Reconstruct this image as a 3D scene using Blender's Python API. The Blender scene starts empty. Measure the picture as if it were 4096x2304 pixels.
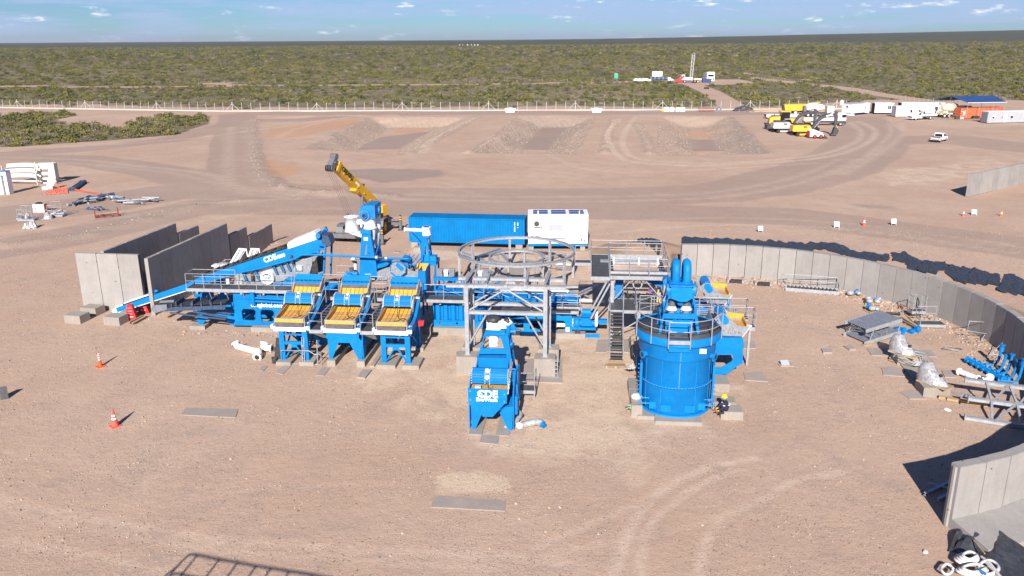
import bpy,math,random
import numpy as np
from mathutils import Vector,Matrix
from mathutils.geometry import tessellate_polygon
random.seed(7);rng=np.random.default_rng(7)
SC=bpy.context.scene;COL=SC.collection
R=math.radians
# ------------------------------------------------------------------ camera, world, sun, exposure
F,CX,CY,CAMH=2060.0,1288.0,724.5,20.8
PITCH=math.atan((CY-99.0)/F);ROLL=R(0.35)
cam=bpy.data.objects.new('camera',bpy.data.cameras.new('camera'));COL.objects.link(cam)
cam.data.sensor_width=36.0;cam.data.lens=36.0*F/2576.0
cam.data.clip_start=0.5;cam.data.clip_end=60000.0
_d=Vector((0,math.cos(PITCH),-math.sin(PITCH)));_u0=Vector((0,math.sin(PITCH),math.cos(PITCH)));_r0=Vector((1,0,0))
_r=_r0*math.cos(ROLL)-_u0*math.sin(ROLL);_u=_r0*math.sin(ROLL)+_u0*math.cos(ROLL)
cam.matrix_world=Matrix(((_r.x,_u.x,-_d.x,0),(_r.y,_u.y,-_d.y,0),(_r.z,_u.z,-_d.z,CAMH),(0,0,0,1)))
SC.camera=cam
SUN_EL,SUN_AZ=29.5,7.0
w=bpy.data.worlds.new("World");SC.world=w;w.use_nodes=True
nt=w.node_tree;nt.nodes.clear()
def N(nt,t,**k):
 n=nt.nodes.new(t)
 for a,b in k.items():setattr(n,a,b)
 return n
out=N(nt,'ShaderNodeOutputWorld');bg=N(nt,'ShaderNodeBackground');bg.inputs[1].default_value=0.051
sky=N(nt,'ShaderNodeTexSky',sky_type='NISHITA',sun_disc=False,sun_elevation=R(SUN_EL),sun_rotation=R(180+SUN_AZ),
  altitude=300,air_density=0.85,dust_density=0.15,ozone_density=1.6)
hs=N(nt,'ShaderNodeHueSaturation');hs.inputs['Saturation'].default_value=1.12;hs.inputs['Value'].default_value=1.0
tc=N(nt,'ShaderNodeTexCoord');sep=N(nt,'ShaderNodeSeparateXYZ');nt.links.new(tc.outputs['Generated'],sep.inputs[0])
def mth(nt,op,a,b=None,clamp=False):
 n=N(nt,'ShaderNodeMath',operation=op);n.use_clamp=clamp
 for i,x in enumerate((a,b)):
  if x is None:continue
  if isinstance(x,(int,float)):n.inputs[i].default_value=x
  else:nt.links.new(x,n.inputs[i])
 return n.outputs[0]
zc=mth(nt,'MAXIMUM',sep.outputs[2],0.004)
zz=mth(nt,'ADD',zc,0.05)
cx=mth(nt,'DIVIDE',sep.outputs[0],zz);cy=mth(nt,'DIVIDE',sep.outputs[1],zz)
cmb=N(nt,'ShaderNodeCombineXYZ');nt.links.new(cx,cmb.inputs[0]);nt.links.new(cy,cmb.inputs[1])
def noise(nt,vec,scale,detail=5,rough=.55,dist=0,dims='3D'):
 n=N(nt,'ShaderNodeTexNoise');n.noise_dimensions=dims
 n.inputs['Scale'].default_value=scale;n.inputs['Detail'].default_value=detail
 n.inputs['Roughness'].default_value=rough;n.inputs['Distortion'].default_value=dist
 if vec is not None:nt.links.new(vec,n.inputs['Vector'])
 return n.outputs['Fac']
def ramp(nt,fac,stops,interp='LINEAR'):
 n=N(nt,'ShaderNodeValToRGB');n.color_ramp.interpolation=interp
 e=n.color_ramp.elements
 while len(e)<len(stops):e.new(0.5)
 for i,(p,c)in enumerate(stops):
  e[i].position=p;e[i].color=(c,c,c,1)if isinstance(c,(int,float))else(*c,1)
 nt.links.new(fac,n.inputs[0]);return n.outputs[0]
def mixc(nt,fac,a,b,mode='MIX'):
 n=N(nt,'ShaderNodeMix',data_type='RGBA',blend_type=mode)
 for i,x in((0,fac),(6,a),(7,b)):
  if isinstance(x,(int,float)):n.inputs[i].default_value=x
  elif isinstance(x,tuple):n.inputs[i].default_value=(*x,1)
  else:nt.links.new(x,n.inputs[i])
 return n.outputs[2]
def svec(a_,b_,o_):
 m_=N(nt,'ShaderNodeMapping');m_.inputs['Scale'].default_value=(a_,a_,b_);m_.inputs['Location'].default_value=o_;nt.links.new(tc.outputs['Generated'],m_.inputs[0]);return m_.outputs[0]
sm=mth(nt,'ADD',mth(nt,'MULTIPLY',noise(nt,svec(2.6,34,(3.1,1.7,.45)),1.0,6,.6,.3),.7),mth(nt,'MULTIPLY',noise(nt,svec(14,120,(0,0,0)),1.0,5,.6,.2),.3))
cl=ramp(nt,sm,[(0.445,0.0),(0.50,0.65),(0.57,1.0)])
wt=mth(nt,'MULTIPLY',ramp(nt,noise(nt,svec(26,105,(.5,2,0)),1.0,5,.62),[(0.56,0.0),(0.66,1.0)]),ramp(nt,noise(nt,svec(5,60,(7,3,1)),1.0,3,.5),[(0.47,0.0),(0.56,1.0)]))
nt.links.new(sky.outputs[0],hs.inputs['Color'])
skyc=mixc(nt,1.0,hs.outputs[0],(0.45,0.71,1.10),'MULTIPLY')
ccol=mixc(nt,wt,(5.6,7.2,10.8),(12.5,13.0,14.2))
fin=mixc(nt,mth(nt,'MULTIPLY',mth(nt,'MAXIMUM',mth(nt,'MULTIPLY',cl,0.8),wt),ramp(nt,sep.outputs[2],[(.07,1.0),(.35,.12)])),skyc,ccol)
nt.links.new(fin,bg.inputs[0]);nt.links.new(bg.outputs[0],out.inputs[0])
sun=bpy.data.objects.new('sun',bpy.data.lights.new('sun','SUN'));COL.objects.link(sun)
sun.data.energy=5.0;sun.data.angle=R(0.53);sun.data.color=(1.0,0.955,0.90)
sd=Vector((math.sin(R(SUN_AZ))*math.cos(R(SUN_EL)),math.cos(R(SUN_AZ))*math.cos(R(SUN_EL)),-math.sin(R(SUN_EL))))
sun.rotation_euler=sd.to_track_quat('-Z','Y').to_euler();sun.location=(0,-20,60)
vs=SC.view_settings;vs.view_transform='Standard';vs.look='None';vs.gamma=1;vs.exposure=0.70;vs.use_curve_mapping=False
SC.render.engine='CYCLES'
# ------------------------------------------------------------------ survey helpers: photo points -> places on the site
REG=dict(d=((0,0,4096,2304),2576),r3=((250,850,1300,1500),2341),r4=((1000,950,1800,1500),2108),r5=((1650,800,2450,1400),1932),r6=((2200,900,3050,1500),2053),
q1=((1800,1200,2250,1800),1087),q2=((2450,1050,3050,1750),1242),q3=((2900,350,4096,700),2576),q4=((2700,850,4096,1350),2576),q5=((3200,1150,4096,1750),2164),
q6=((3500,1700,4096,2304),1430),q7=((0,600,900,1000),2576),q8=((1200,580,1900,1150),1779),c1=((700,850,1350,1250),2355),c2=((1350,950,1850,1250),2415),
c3=((2550,1080,3050,1400),2264),c4=((2340,940,2740,1220),2070),c5=((3000,400,3450,580),2576),c6=((3300,370,4096,600),2576),c7=((2500,200,3000,480),2576),
e1=((1650,1130,2450,1420),2576),e2=((1040,1050,1440,1330),2070),e3=((1050,1300,1750,1520),2576),e4=((1280,600,1640,980),1373),
a1=((0,0,2048,700),2576),a2=((2048,0,4096,700),2576))
def px(r,x,y):
 (a,b,c,_),w_=REG[r];s=(c-a)/w_;k=2576/4096
 return((a+x*s)*k,(b+y*s)*k)
def ray(p):
 return _d+_r*((p[0]-CX)/F)-_u*((p[1]-CY)/F)
def G(r,x,y,Z=0.0):
 d=ray(px(r,x,y));t=(Z-CAMH)/d.z;return Vector((d.x*t,d.y*t,Z))
class Frame:
 def __init__(s,o,rz):s.o=Vector((o[0],o[1]));s.rz=rz;s.c,s.s=math.cos(rz),math.sin(rz)
 def w(s,u,v,z=0):return Vector((s.o.x+u*s.c-v*s.s,s.o.y+u*s.s+v*s.c,z))
 def l(s,p):dx,dy=p[0]-s.o.x,p[1]-s.o.y;return Vector((dx*s.c+dy*s.s,-dx*s.s+dy*s.c,p[2]if len(p)>2 else 0))
 def g(s,r,x,y,Z=0):return s.l(G(r,x,y,Z))
 def at(s,r,x,y,v):
  d=ray(px(r,x,y));nx,ny=-s.s,s.c
  t=(v+s.o.x*nx+s.o.y*ny)/(d.x*nx+d.y*ny)
  p=s.l((d.x*t,d.y*t,0));return(p.x,CAMH+d.z*t)
 def tr(s,r,pts,v):return[s.at(r,a,b,v)for a,b in pts]
WF=Frame((0,0),0.0)
PF=Frame((-5.9,57.5),R(-5.5))
# ------------------------------------------------------------------ mesh builder
class MB:
 def __init__(s):s.v=[];s.f=[];s.sm=[];s.M=None
 def add(s,vs,fs,sm=False):
  b=len(s.v)
  if s.M is not None:vs=[tuple(s.M@Vector(v))for v in vs]
  s.v+=[tuple(v)for v in vs];s.f+=[tuple(b+i for i in f)for f in fs]
  s.sm+=(sm if isinstance(sm,list)else[sm]*len(fs));return s
 def box(s,x0,x1,y0,y1,z0,z1):
  return s.add([(x0,y0,z0),(x1,y0,z0),(x1,y1,z0),(x0,y1,z0),(x0,y0,z1),(x1,y0,z1),(x1,y1,z1),(x0,y1,z1)],
     [(0,3,2,1),(4,5,6,7),(0,1,5,4),(1,2,6,5),(2,3,7,6),(3,0,4,7)])
 def bar(s,p,q,w_,h,up=(0,0,1)):
  p,q=Vector(p),Vector(q);d=(q-p)
  if d.length<1e-6:return s
  d.normalize();up=Vector(up)
  if abs(d.dot(up))>.98:up=Vector((0,1,0))if abs(d.y)<.9 else Vector((1,0,0))
  a=d.cross(up).normalized();b=a.cross(d);vs=[]
  for e in(p,q):
   for i,j in((-1,-1),(1,-1),(1,1),(-1,1)):vs.append(e+a*(i*w_/2)+b*(j*h/2))
  return s.add(vs,[(3,2,1,0),(4,5,6,7),(0,1,5,4),(1,2,6,5),(2,3,7,6),(3,0,4,7)])
 def ibeam(s,p,q,w_,h,up=(0,0,1),t=.02):
  p,q=Vector(p),Vector(q);d=(q-p).normalized();up=Vector(up)
  if abs(d.dot(up))>.98:up=Vector((0,1,0))
  a=d.cross(up).normalized();b=a.cross(d)
  s.bar(p+b*(h/2-t/2),q+b*(h/2-t/2),w_,t,b);s.bar(p-b*(h/2-t/2),q-b*(h/2-t/2),w_,t,b)
  return s.bar(p,q,t,h-2*t,b)
 def cyl(s,p,q,r,r2=None,n=14,caps=True):
  p,q=Vector(p),Vector(q);d=(q-p).normalized();r2=r if r2 is None else r2
  a=d.orthogonal().normalized();b=d.cross(a);vs=[]
  for e,rr in((p,r),(q,r2)):
   for i in range(n):
    t=2*math.pi*i/n;vs.append(e+(a*math.cos(t)+b*math.sin(t))*rr)
  fs=[(i,(i+1)%n,n+(i+1)%n,n+i)for i in range(n)]
  s.add(vs,fs,True)
  if caps:s.add(vs,[tuple(range(n))[::-1],tuple(range(n,2*n))],False)
  return s
 def tube(s,pts,r,n=6,closed=False):
  pts=[Vector(p)for p in pts];m=len(pts);vs=[];a=None
  for i,p in enumerate(pts):
   if closed:t=(pts[(i+1)%m]-pts[i-1])
   else:t=(pts[min(i+1,m-1)]-pts[max(i-1,0)])
   t.normalize()
   if a is None:a=t.orthogonal().normalized()
   a=(a-t*a.dot(t))
   if a.length<1e-5:a=t.orthogonal()
   a.normalize();b=t.cross(a)
   rr=r[i]if isinstance(r,(list,tuple))else r
   for k in range(n):
    w2=2*math.pi*k/n;vs.append(p+(a*math.cos(w2)+b*math.sin(w2))*rr)
  fs=[]
  for i in range(m if closed else m-1):
   j=(i+1)%m
   for k in range(n):fs.append((i*n+k,i*n+(k+1)%n,j*n+(k+1)%n,j*n+k))
  s.add(vs,fs,True)
  if not closed:s.add(vs[:n],[tuple(range(n))[::-1]]);s.add(vs[-n:],[tuple(range(n))])
  return s
 def lathe(s,prof,c=(0,0,0),n=24,ax='z',close=True):
  vs=[];fs=[];m=len(prof);c=Vector(c)
  for r_,h in prof:
   for i in range(n):
    t=2*math.pi*i/n;x,y=r_*math.cos(t),r_*math.sin(t)
    vs.append(c+(Vector((x,y,h))if ax=='z' else Vector((h,x,y))if ax=='x' else Vector((y,h,x))))
  for j in range(m-1):
   q=[(j*n+i,j*n+(i+1)%n,(j+1)*n+(i+1)%n,(j+1)*n+i)for i in range(n)]
   s.add(vs,q,True)if False else fs.extend(q)
  s.add(vs,fs,True)
  if close:
   s.add(vs[:n],[tuple(range(n))[::-1]]);s.add(vs[-n:],[tuple(range(n))])
  return s
 def prism(s,poly,plane,d0,d1,holes=()):
  if d0>d1:d0,d1=d1,d0
  def mp(a,b,d):return(a,d,b)if plane=='xz' else(d,a,b)if plane=='yz' else(a,b,d)
  loops=[list(poly)]+[list(h)for h in holes]
  flat=[p for l in loops for p in l];n=len(flat)
  tris=tessellate_polygon([[Vector((a,b,0))for a,b in l]for l in loops])
  vs=[mp(a,b,d0)for a,b in flat]+[mp(a,b,d1)for a,b in flat];fs=[]
  for t in tris:fs.append(tuple(t));fs.append(tuple(n+i for i in reversed(t)))
  b=0
  for l in loops:
   k=len(l)
   for i in range(k):fs.append((b+i,b+(i+1)%k,n+b+(i+1)%k,n+b+i))
   b+=k
  return s.add(vs,fs)
 def ball(s,c,r,n=8,sc=(1,1,1)):
  vs=[(c[0],c[1],c[2]-r*sc[2])];fs=[];m=n//2
  for j in range(1,m):
   ph=-math.pi/2+math.pi*j/m
   for i in range(n):
    t=2*math.pi*i/n
    vs.append((c[0]+r*sc[0]*math.cos(ph)*math.cos(t),c[1]+r*sc[1]*math.cos(ph)*math.sin(t),c[2]+r*sc[2]*math.sin(ph)))
  vs.append((c[0],c[1],c[2]+r*sc[2]));L=len(vs)-1
  for i in range(n):
   fs.append((0,1+(i+1)%n,1+i));fs.append((L,L-n+i,L-n+(i+1)%n))
  for j in range(m-2):
   for i in range(n):a=1+j*n;fs.append((a+i,a+(i+1)%n,a+n+(i+1)%n,a+n+i))
  return s.add(vs,fs,True)
 def grid(s,P,thick=None):
  m,n=len(P),len(P[0]);vs=[p for r_ in P for p in r_]
  fs=[(i*n+j,i*n+j+1,(i+1)*n+j+1,(i+1)*n+j)for i in range(m-1)for j in range(n-1)]
  s.add(vs,fs,False);return s
 def mesh(s,name,mat,off=(0,0,0)):
  me=bpy.data.meshes.new(name)
  o=off;me.from_pydata([(x-o[0],y-o[1],z-o[2])for x,y,z in s.v],[],s.f)
  me.polygons.foreach_set('use_smooth',s.sm);me.update()
  if mat is not None:me.materials.append(mat)
  return me
OFF={}
def tag(o,label=None,cat=None,group=None,kind=None):
 for k,v in(('label',label),('category',cat),('group',group),('kind',kind)):
  if v:o[k]=v
 return o
def thing(name,label,cat,uv=(0,0),fr=WF,group=None,z=0.0,abs_off=True):
 o=bpy.data.objects.new(name,None);COL.objects.link(o);o.empty_display_size=.3
 o.location=fr.w(uv[0],uv[1],z);o.rotation_euler=(0,0,fr.rz)
 OFF[o.name]=(uv[0],uv[1],z)if abs_off else(0,0,0)
 return tag(o,label,cat,group)
def part(name,mb,mat,parent,label=None,kind=None):
 off=OFF[parent.name];o=bpy.data.objects.new(name,mb.mesh(name,mat,off)if isinstance(mb,MB)else mb)
 COL.objects.link(o);o.parent=parent;OFF[o.name]=off
 return tag(o,label,kind=kind)
def share(name,me,parent,loc=(0,0,0),rz=0.0,rot=None,scale=None):
 off=OFF[parent.name];o=bpy.data.objects.new(name,me);COL.objects.link(o);o.parent=parent
 o.location=(loc[0]-off[0],loc[1]-off[1],loc[2]-off[2]);o.rotation_euler=rot or(0,0,rz)
 if scale:o.scale=scale
 OFF[o.name]=(0,0,0);return o
def solo(name,mb,mat,label,cat,uv=(0,0),fr=WF,group=None,kind=None,z=0.0):
 o=bpy.data.objects.new(name,mb.mesh(name,mat,(uv[0],uv[1],z)));COL.objects.link(o)
 o.location=fr.w(uv[0],uv[1],z);o.rotation_euler=(0,0,fr.rz);OFF[o.name]=(uv[0],uv[1],z)
 return tag(o,label,cat,group,kind)
def copy_tree(o,parent=None):
 c=o.copy();COL.objects.link(c);OFF[c.name]=OFF[o.name]
 if parent:c.parent=parent
 for ch in list(o.children):copy_tree(ch,c)
 return c
def text(name,s,size,mat,parent,loc,rot,bold=.0,ext=.006,align='CENTER',sx=1.0,space=1.0,label=None):
 cu=bpy.data.curves.new(name,'FONT');cu.body=s;cu.size=size;cu.extrude=ext;cu.offset=bold
 cu.align_x=align;cu.align_y='CENTER';cu.resolution_u=3;cu.space_character=space
 t=bpy.data.objects.new(name,cu);COL.objects.link(t)
 dg=bpy.context.evaluated_depsgraph_get();me=bpy.data.meshes.new_from_object(t.evaluated_get(dg))
 bpy.data.objects.remove(t);bpy.data.curves.remove(cu)
 me.materials.clear();me.materials.append(mat)
 off=OFF[parent.name];o=bpy.data.objects.new(name,me);COL.objects.link(o);o.parent=parent
 o.location=(loc[0]-off[0],loc[1]-off[1],loc[2]-off[2]);o.rotation_euler=rot;o.scale=(sx,1,1);OFF[o.name]=(0,0,0)
 return tag(o,label)
# ------------------------------------------------------------------ materials
def material(name):
 m=bpy.data.materials.new(name);m.use_nodes=True;nt=m.node_tree;nt.nodes.clear()
 o=N(nt,'ShaderNodeOutputMaterial');b=N(nt,'ShaderNodeBsdfPrincipled');nt.links.new(b.outputs[0],o.inputs[0])
 g=N(nt,'ShaderNodeNewGeometry');return m,nt,b,g.outputs['Position']
def simple(name,col,rough=.5,metal=0.0,var=.10,scale=2.5,dust=0.0,bump=0.0,bscale=30,spec=None,objrand=0.0,coat=0.0):
 m,nt,b,pos=material(name)
 f=ramp(nt,noise(nt,pos,scale,5,.6),[(.3,1-var),(.7,1+var)])
 c=mixc(nt,1.0,tuple(col),f,'MULTIPLY')
 if objrand:
  oi=N(nt,'ShaderNodeObjectInfo');c=mixc(nt,1.0,c,ramp(nt,oi.outputs['Random'],[(0,1-objrand),(1,1+objrand)]),'MULTIPLY')
 if dust:c=mixc(nt,mth(nt,'MULTIPLY',ramp(nt,noise(nt,pos,5.0,7,.65),[(.42,0.0),(.75,1.0)]),dust),c,(0.42,0.31,0.235))
 nt.links.new(c,b.inputs['Base Color']);b.inputs['Roughness'].default_value=rough;b.inputs['Metallic'].default_value=metal
 if spec is not None:b.inputs['Specular IOR Level'].default_value=spec
 if coat:b.inputs['Coat Weight'].default_value=coat;b.inputs['Coat Roughness'].default_value=.25
 if bump:
  bn=N(nt,'ShaderNodeBump');bn.inputs['Strength'].default_value=bump;bn.inputs['Distance'].default_value=.02
  nt.links.new(noise(nt,pos,bscale,4,.6),bn.inputs['Height']);nt.links.new(bn.outputs[0],b.inputs['Normal'])
 return m
BLUE=simple('blue_paint',(0.0,0.180,0.49),.5,0,.13,.9,.035,spec=.18,objrand=.06)
BLUE_D=simple('dusty_blue_paint',(0.0,0.18,0.50),.5,0,.14,3,.10,spec=.3)
BLUE_C=simple('container_blue',(0.0,0.158,0.40),.6,0,.13,.8,.02,spec=.12)
WHITE=simple('white_paint',(0.80,0.80,0.79),.45,0,.05,2,.08)
WHITE_D=simple('dusty_white_paint',(0.52,0.52,0.51),.5,0,.07,2,.18)
YEL=simple('yellow_polyurethane',(0.66,0.335,0.02),.55,0,.12,6,.30,objrand=.07)
YEL_D=simple('dusty_yellow_polyurethane',(0.55,0.285,0.055),.65,0,.14,6,.55,objrand=.08)
CRANE_Y=simple('crane_yellow_paint',(0.62,0.34,0.01),.38,0,.10,2,.12)
MACH_Y=simple('machine_yellow_paint',(0.80,0.42,0.02),.5,0,.08,2,.18)
GALV=simple('galvanised_steel',(0.38,0.39,0.41),.48,.35,.16,4,.10,bump=.1)
GALV_S=simple('spangled_galvanised_plate',(0.36,0.38,0.40),.42,.5,.28,7,.14)
RUB=simple('black_rubber',(0.022,0.021,0.021),.8,0,.3,5,.10)
SKIRT=simple('grey_rubber_skirt_and_shade',(0.10,0.088,0.088),.85,0,.12,5,.18)  # grey of the rubber; above the tank cyclones it stands for shade
DARK=simple('dark_grey_steel',(0.05,0.053,0.06),.55,.2,.2,4,.12)
CGREY=simple('crane_grey_paint',(0.12,0.125,0.135),.5,0,.15,3,.14)
RED=simple('red_paint',(0.62,0.02,0.02),.5,0,.1,3,.08)
ORANGE=simple('orange_plastic',(0.80,0.10,0.015),.55,0,.08,4,.12)
PINKRED=simple('faded_red_plastic',(0.72,0.09,0.06),.6,0,.08,4,.12)
RUSTRED=simple('dark_red_steel',(0.20,0.03,0.02),.6,0,.15,4,.12)
TIMBER=simple('timber',(0.42,0.29,0.17),.8,0,.22,9,.15,objrand=.15)
TIMBER_D=simple('weathered_timber',(0.25,0.18,0.125),.85,0,.25,9,.15,objrand=.2)
GLASS_D=simple('dark_glass',(0.012,0.016,0.02),.12,0,.1,3,.05)
CHROME=simple('chrome_rod',(0.65,0.65,0.67),.2,.9,.05)
CONT_O=simple('orange_container_paint',(0.60,0.115,0.04),.6,0,.14,.8,.16)
CABIN=simple('white_cabin_panel',(0.60,0.61,0.63),.5,0,.04,1,.05)
CABIN_G=simple('pale_grey_cabin_panel',(0.36,0.37,0.39),.5,0,.05,1,.08)
NAVY=simple('navy_paint',(0.018,0.05,0.18),.5,0,.1,1,.06)
PBLUE=simple('blue_roof_sheet',(0.02,0.065,0.19),.5,0,.12,.5,.05)
CREAM=simple('cream_paint',(0.60,0.54,0.40),.5,0,.1,2,.18)
MAROON=simple('maroon_frame_paint',(0.09,0.02,0.03),.6,0,.1)
TARP=simple('black_geotextile',(0.034,0.038,0.048),.5,0,.35,4,.06,bump=.9,bscale=5)
PVC=simple('white_pvc_hose',(0.55,0.53,0.51),.5,0,.06,4,.22)
PLAST=simple('clear_plastic_wrap',(0.34,0.34,0.35),.16,0,.35,6,.10,bump=1.0,bscale=8)
PIPEB=simple('dark_blue_pipe_and_shade',(0.03,0.06,0.12),.5,0,.1,3,.10)  # own colour of the pipes; on the side conveyor it stands for shade
PIPEG=simple('grey_steel_pipe',(0.20,0.22,0.26),.5,.3,.2,5,.12)
NETO=simple('orange_mesh_net',(0.85,0.13,0.06),.7,0,.15,20)
GREENP=simple('green_cabin_plastic',(0.02,0.42,0.28),.5)
POST=simple('pale_concrete_post',(0.46,0.43,0.40),.9,0,.08,3)
OWOOD=simple('bleached_fence_post',(0.36,0.28,0.22),.9,0,.2,3)
LETTER=simple('white_lettering',(0.85,0.85,0.85),.5,0,.01)
LBLACK=simple('black_lettering',(0.02,0.02,0.02),.5,0,.01)
LBLUE=simple('blue_lettering',(0.05,0.22,0.5),.5,0,.01)
CLOTHN=simple('navy_overalls',(0.018,0.02,0.045),.9,0,.2,9)
HIVIS=simple('reflective_band',(0.72,0.72,0.68),.5)
HATY=simple('yellow_hard_hat',(0.85,0.66,0.01),.35)
SKIN=simple('skin',(0.36,0.2,0.13),.6)
PURPLE=simple('purple_shirt',(0.16,0.09,0.22),.9,0,.2,9)
DGREEN=simple('dark_green_cloth',(0.02,0.04,0.02),.9,0,.2,9)
def conc(name,col,streak=.16,objrand=.06,holes=True,dust=.15):
 m,nt,b,pos=material(name)
 f1=ramp(nt,noise(nt,pos,.9,6,.6),[(.3,.9),(.7,1.08)]);c=mixc(nt,1.0,col,f1,'MULTIPLY')
 mp=N(nt,'ShaderNodeMapping');mp.inputs['Scale'].default_value=(3.2,3.2,.35);nt.links.new(pos,mp.inputs[0])
 f2=ramp(nt,noise(nt,mp.outputs[0],1.6,6,.65),[(.35,1-streak),(.6,1.0)]);c=mixc(nt,1.0,c,f2,'MULTIPLY')
 f3=ramp(nt,noise(nt,pos,11,3,.6),[(.35,.95),(.65,1.03)]);c=mixc(nt,1.0,c,f3,'MULTIPLY')
 if holes:
  vo=N(nt,'ShaderNodeTexVoronoi');vo.inputs['Scale'].default_value=1.3;vo.inputs['Randomness'].default_value=1;nt.links.new(pos,vo.inputs['Vector'])
  c=mixc(nt,ramp(nt,vo.outputs['Distance'],[(.06,.85),(.08,0.0)]),c,(.07,.06,.05))
 if dust:c=mixc(nt,mth(nt,'MULTIPLY',ramp(nt,noise(nt,pos,2.2,6,.6),[(.5,0.0),(.8,1.0)]),dust),c,(0.40,0.29,0.22))
 oi=N(nt,'ShaderNodeObjectInfo');c=mixc(nt,1.0,c,ramp(nt,oi.outputs['Random'],[(0,1-objrand),(1,1+objrand)]),'MULTIPLY')
 nt.links.new(c,b.inputs['Base Color']);b.inputs['Roughness'].default_value=.9
 bn=N(nt,'ShaderNodeBump');bn.inputs['Strength'].default_value=.15;bn.inputs['Distance'].default_value=.02
 nt.links.new(noise(nt,pos,9,5,.6),bn.inputs['Height']);nt.links.new(bn.outputs[0],b.inputs['Normal'])
 return m
CONC=conc('precast_concrete',(0.305,0.282,0.262),.07,.08)
CONC_P=conc('plinth_concrete',(0.31,0.275,0.235),.10,.06,False,.3)
CONC_F=conc('flat_pad_concrete',(0.33,0.28,0.245),.05,.07,False,.85)
def grating():
 m,nt,b,pos=material('steel_grating')
 wv=N(nt,'ShaderNodeTexWave',wave_type='BANDS',bands_direction='X');wv.inputs['Scale'].default_value=8.5;wv.inputs['Distortion'].default_value=.3
 nt.links.new(pos,wv.inputs['Vector'])
 c=mixc(nt,wv.outputs[0],(.035,.033,.034),(.15,.145,.145))
 c=mixc(nt,1.0,c,ramp(nt,noise(nt,pos,2,4),[(.3,.8),(.7,1.2)]),'MULTIPLY')
 nt.links.new(c,b.inputs['Base Color']);b.inputs['Roughness'].default_value=.6;b.inputs['Metallic'].default_value=.3
 return m
GRATE=grating()
# ------------------------------------------------------------------ the ground: one sheet with pits, berms and roads
def rng_axis(pieces):
 out=[]
 for a,b,st in pieces:
  n=max(1,int(round((b-a)/st)));out+=list(np.linspace(a,b,n,endpoint=False))
 out.append(pieces[-1][1]);return np.array(out)
def geo(a,b,n,rev=False):
 return list(np.geomspace(a,b,n))
xs=np.array([-x for x in geo(200,30000,26)][::-1]+list(rng_axis([(-195,-34,1.2),(-34,36,.25),(36,195,1.2)]))+geo(200,30000,26))
ys=np.array([-30000,-8000,-2000,-500,-150,-60,-20]+list(rng_axis([(0,24,3),(24,48,.25),(48,100,.5),(100,270,.9),(270,420,4)]))+geo(430,30000,70))
X,Y=np.meshgrid(xs,ys)
def gp(pts,r='d',Z=0):return[tuple(G(r,a,b,Z)[:2])for a,b in pts]
def dline(X,Y,pts,closed=False):
 D=np.full(X.shape,1e9);pts=list(pts)+([pts[0]]if closed else[])
 for(ax,ay),(bx,by)in zip(pts[:-1],pts[1:]):
  dx,dy=bx-ax,by-ay;t=np.clip(((X-ax)*dx+(Y-ay)*dy)/(dx*dx+dy*dy+1e-9),0,1)
  D=np.minimum(D,np.hypot(X-ax-t*dx,Y-ay-t*dy))
 return D
def inside(X,Y,pts):
 I=np.zeros(X.shape,bool);n=len(pts)
 for i in range(n):
  (x1,y1),(x2,y2)=pts[i],pts[(i+1)%n]
  c=(y1>Y)!=(y2>Y)
  with np.errstate(divide='ignore',invalid='ignore'):I^=c&(X<(x2-x1)*(Y-y1)/(y2-y1+1e-12)+x1)
 return I
def sdist(X,Y,pts):d=dline(X,Y,pts,True);return np.where(inside(X,Y,pts),d,-d)
def sst(x,a,b):t=np.clip((x-a)/(b-a),0,1);return t*t*(3-2*t)
_ph=rng.uniform(0,6.28,(24,3))
def wob(X,Y,wl,seed=0):
 r_=np.random.default_rng(seed);o=0
 for k in range(7):
  a=r_.uniform(0,6.28);f=2*math.pi/wl*r_.uniform(.6,1.9);o=o+np.sin((X*math.cos(a)+Y*math.sin(a))*f+r_.uniform(0,6.28))
 return o/3.2
PITS=[gp([(925,295),(1178,294),(1030,388),(762,374)]),gp([(1300,293),(1500,293),(1448,386),(1180,384)]),gp([(1655,293),(1832,293),(1948,386),(1655,389)])]
FENCE=gp([(-400,262),(0,271.5),(560,280.5),(1200,279),(1900,276),(2150,274)])
RD=gp([(-300,392),(0,388),(240,372),(430,352),(560,318),(640,303),(760,302),(900,288)])
ROADS=[(gp([(-300,560),(0,545),(250,512),(450,480),(640,478),(760,488),(1000,494),(1500,497),(1800,485),(2000,450),(2130,395),(2190,330),(2150,292)]),8),
  (RD,5),(gp([(-100,395),(200,400),(400,430),(560,470),(700,485)]),6),(gp([(600,290),(590,360),(600,420),(640,470)]),6),
  (gp([(640,286),(1300,284),(1900,285),(2300,292),(2576,305)]),7),(gp([(2576,372),(2400,350),(2200,355),(2100,420),(1900,470)]),9),
  (gp([(-100,640),(150,600),(500,520),(760,520),(1100,525),(1500,530),(2000,545),(2300,585),(2700,640)]),6)]
BERMS=[gp([(640,302),(632,330),(645,355),(640,390),(650,430),(690,470),(800,487),(1000,494)]),gp([(700,296),(850,292),(1000,291)]),gp([(1200,296),(1110,345),(1032,388)]),
  gp([(1545,300),(1530,340),(1520,385)]),gp([(1600,310),(1625,350),(1635,385)]),gp([(1180,384),(1300,320)]),gp([(0,622),(220,590),(400,545),(520,515),(640,505)])]
PLAT=gp([(-700,290),(-300,282),(0,274),(560,284),(1200,282),(1900,280),(2080,276),(2330,262),(2700,262),(4200,300),(4200,560),(6000,2600),(-3500,2600),(-2500,600)])
LEFTPATCH=gp([(-300,378),(-300,300),(0,291),(130,284),(205,290),(150,300),(165,312),(300,322),(345,300),(420,290),(535,292),(528,312),(450,338),(250,356),(60,369)])
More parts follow.
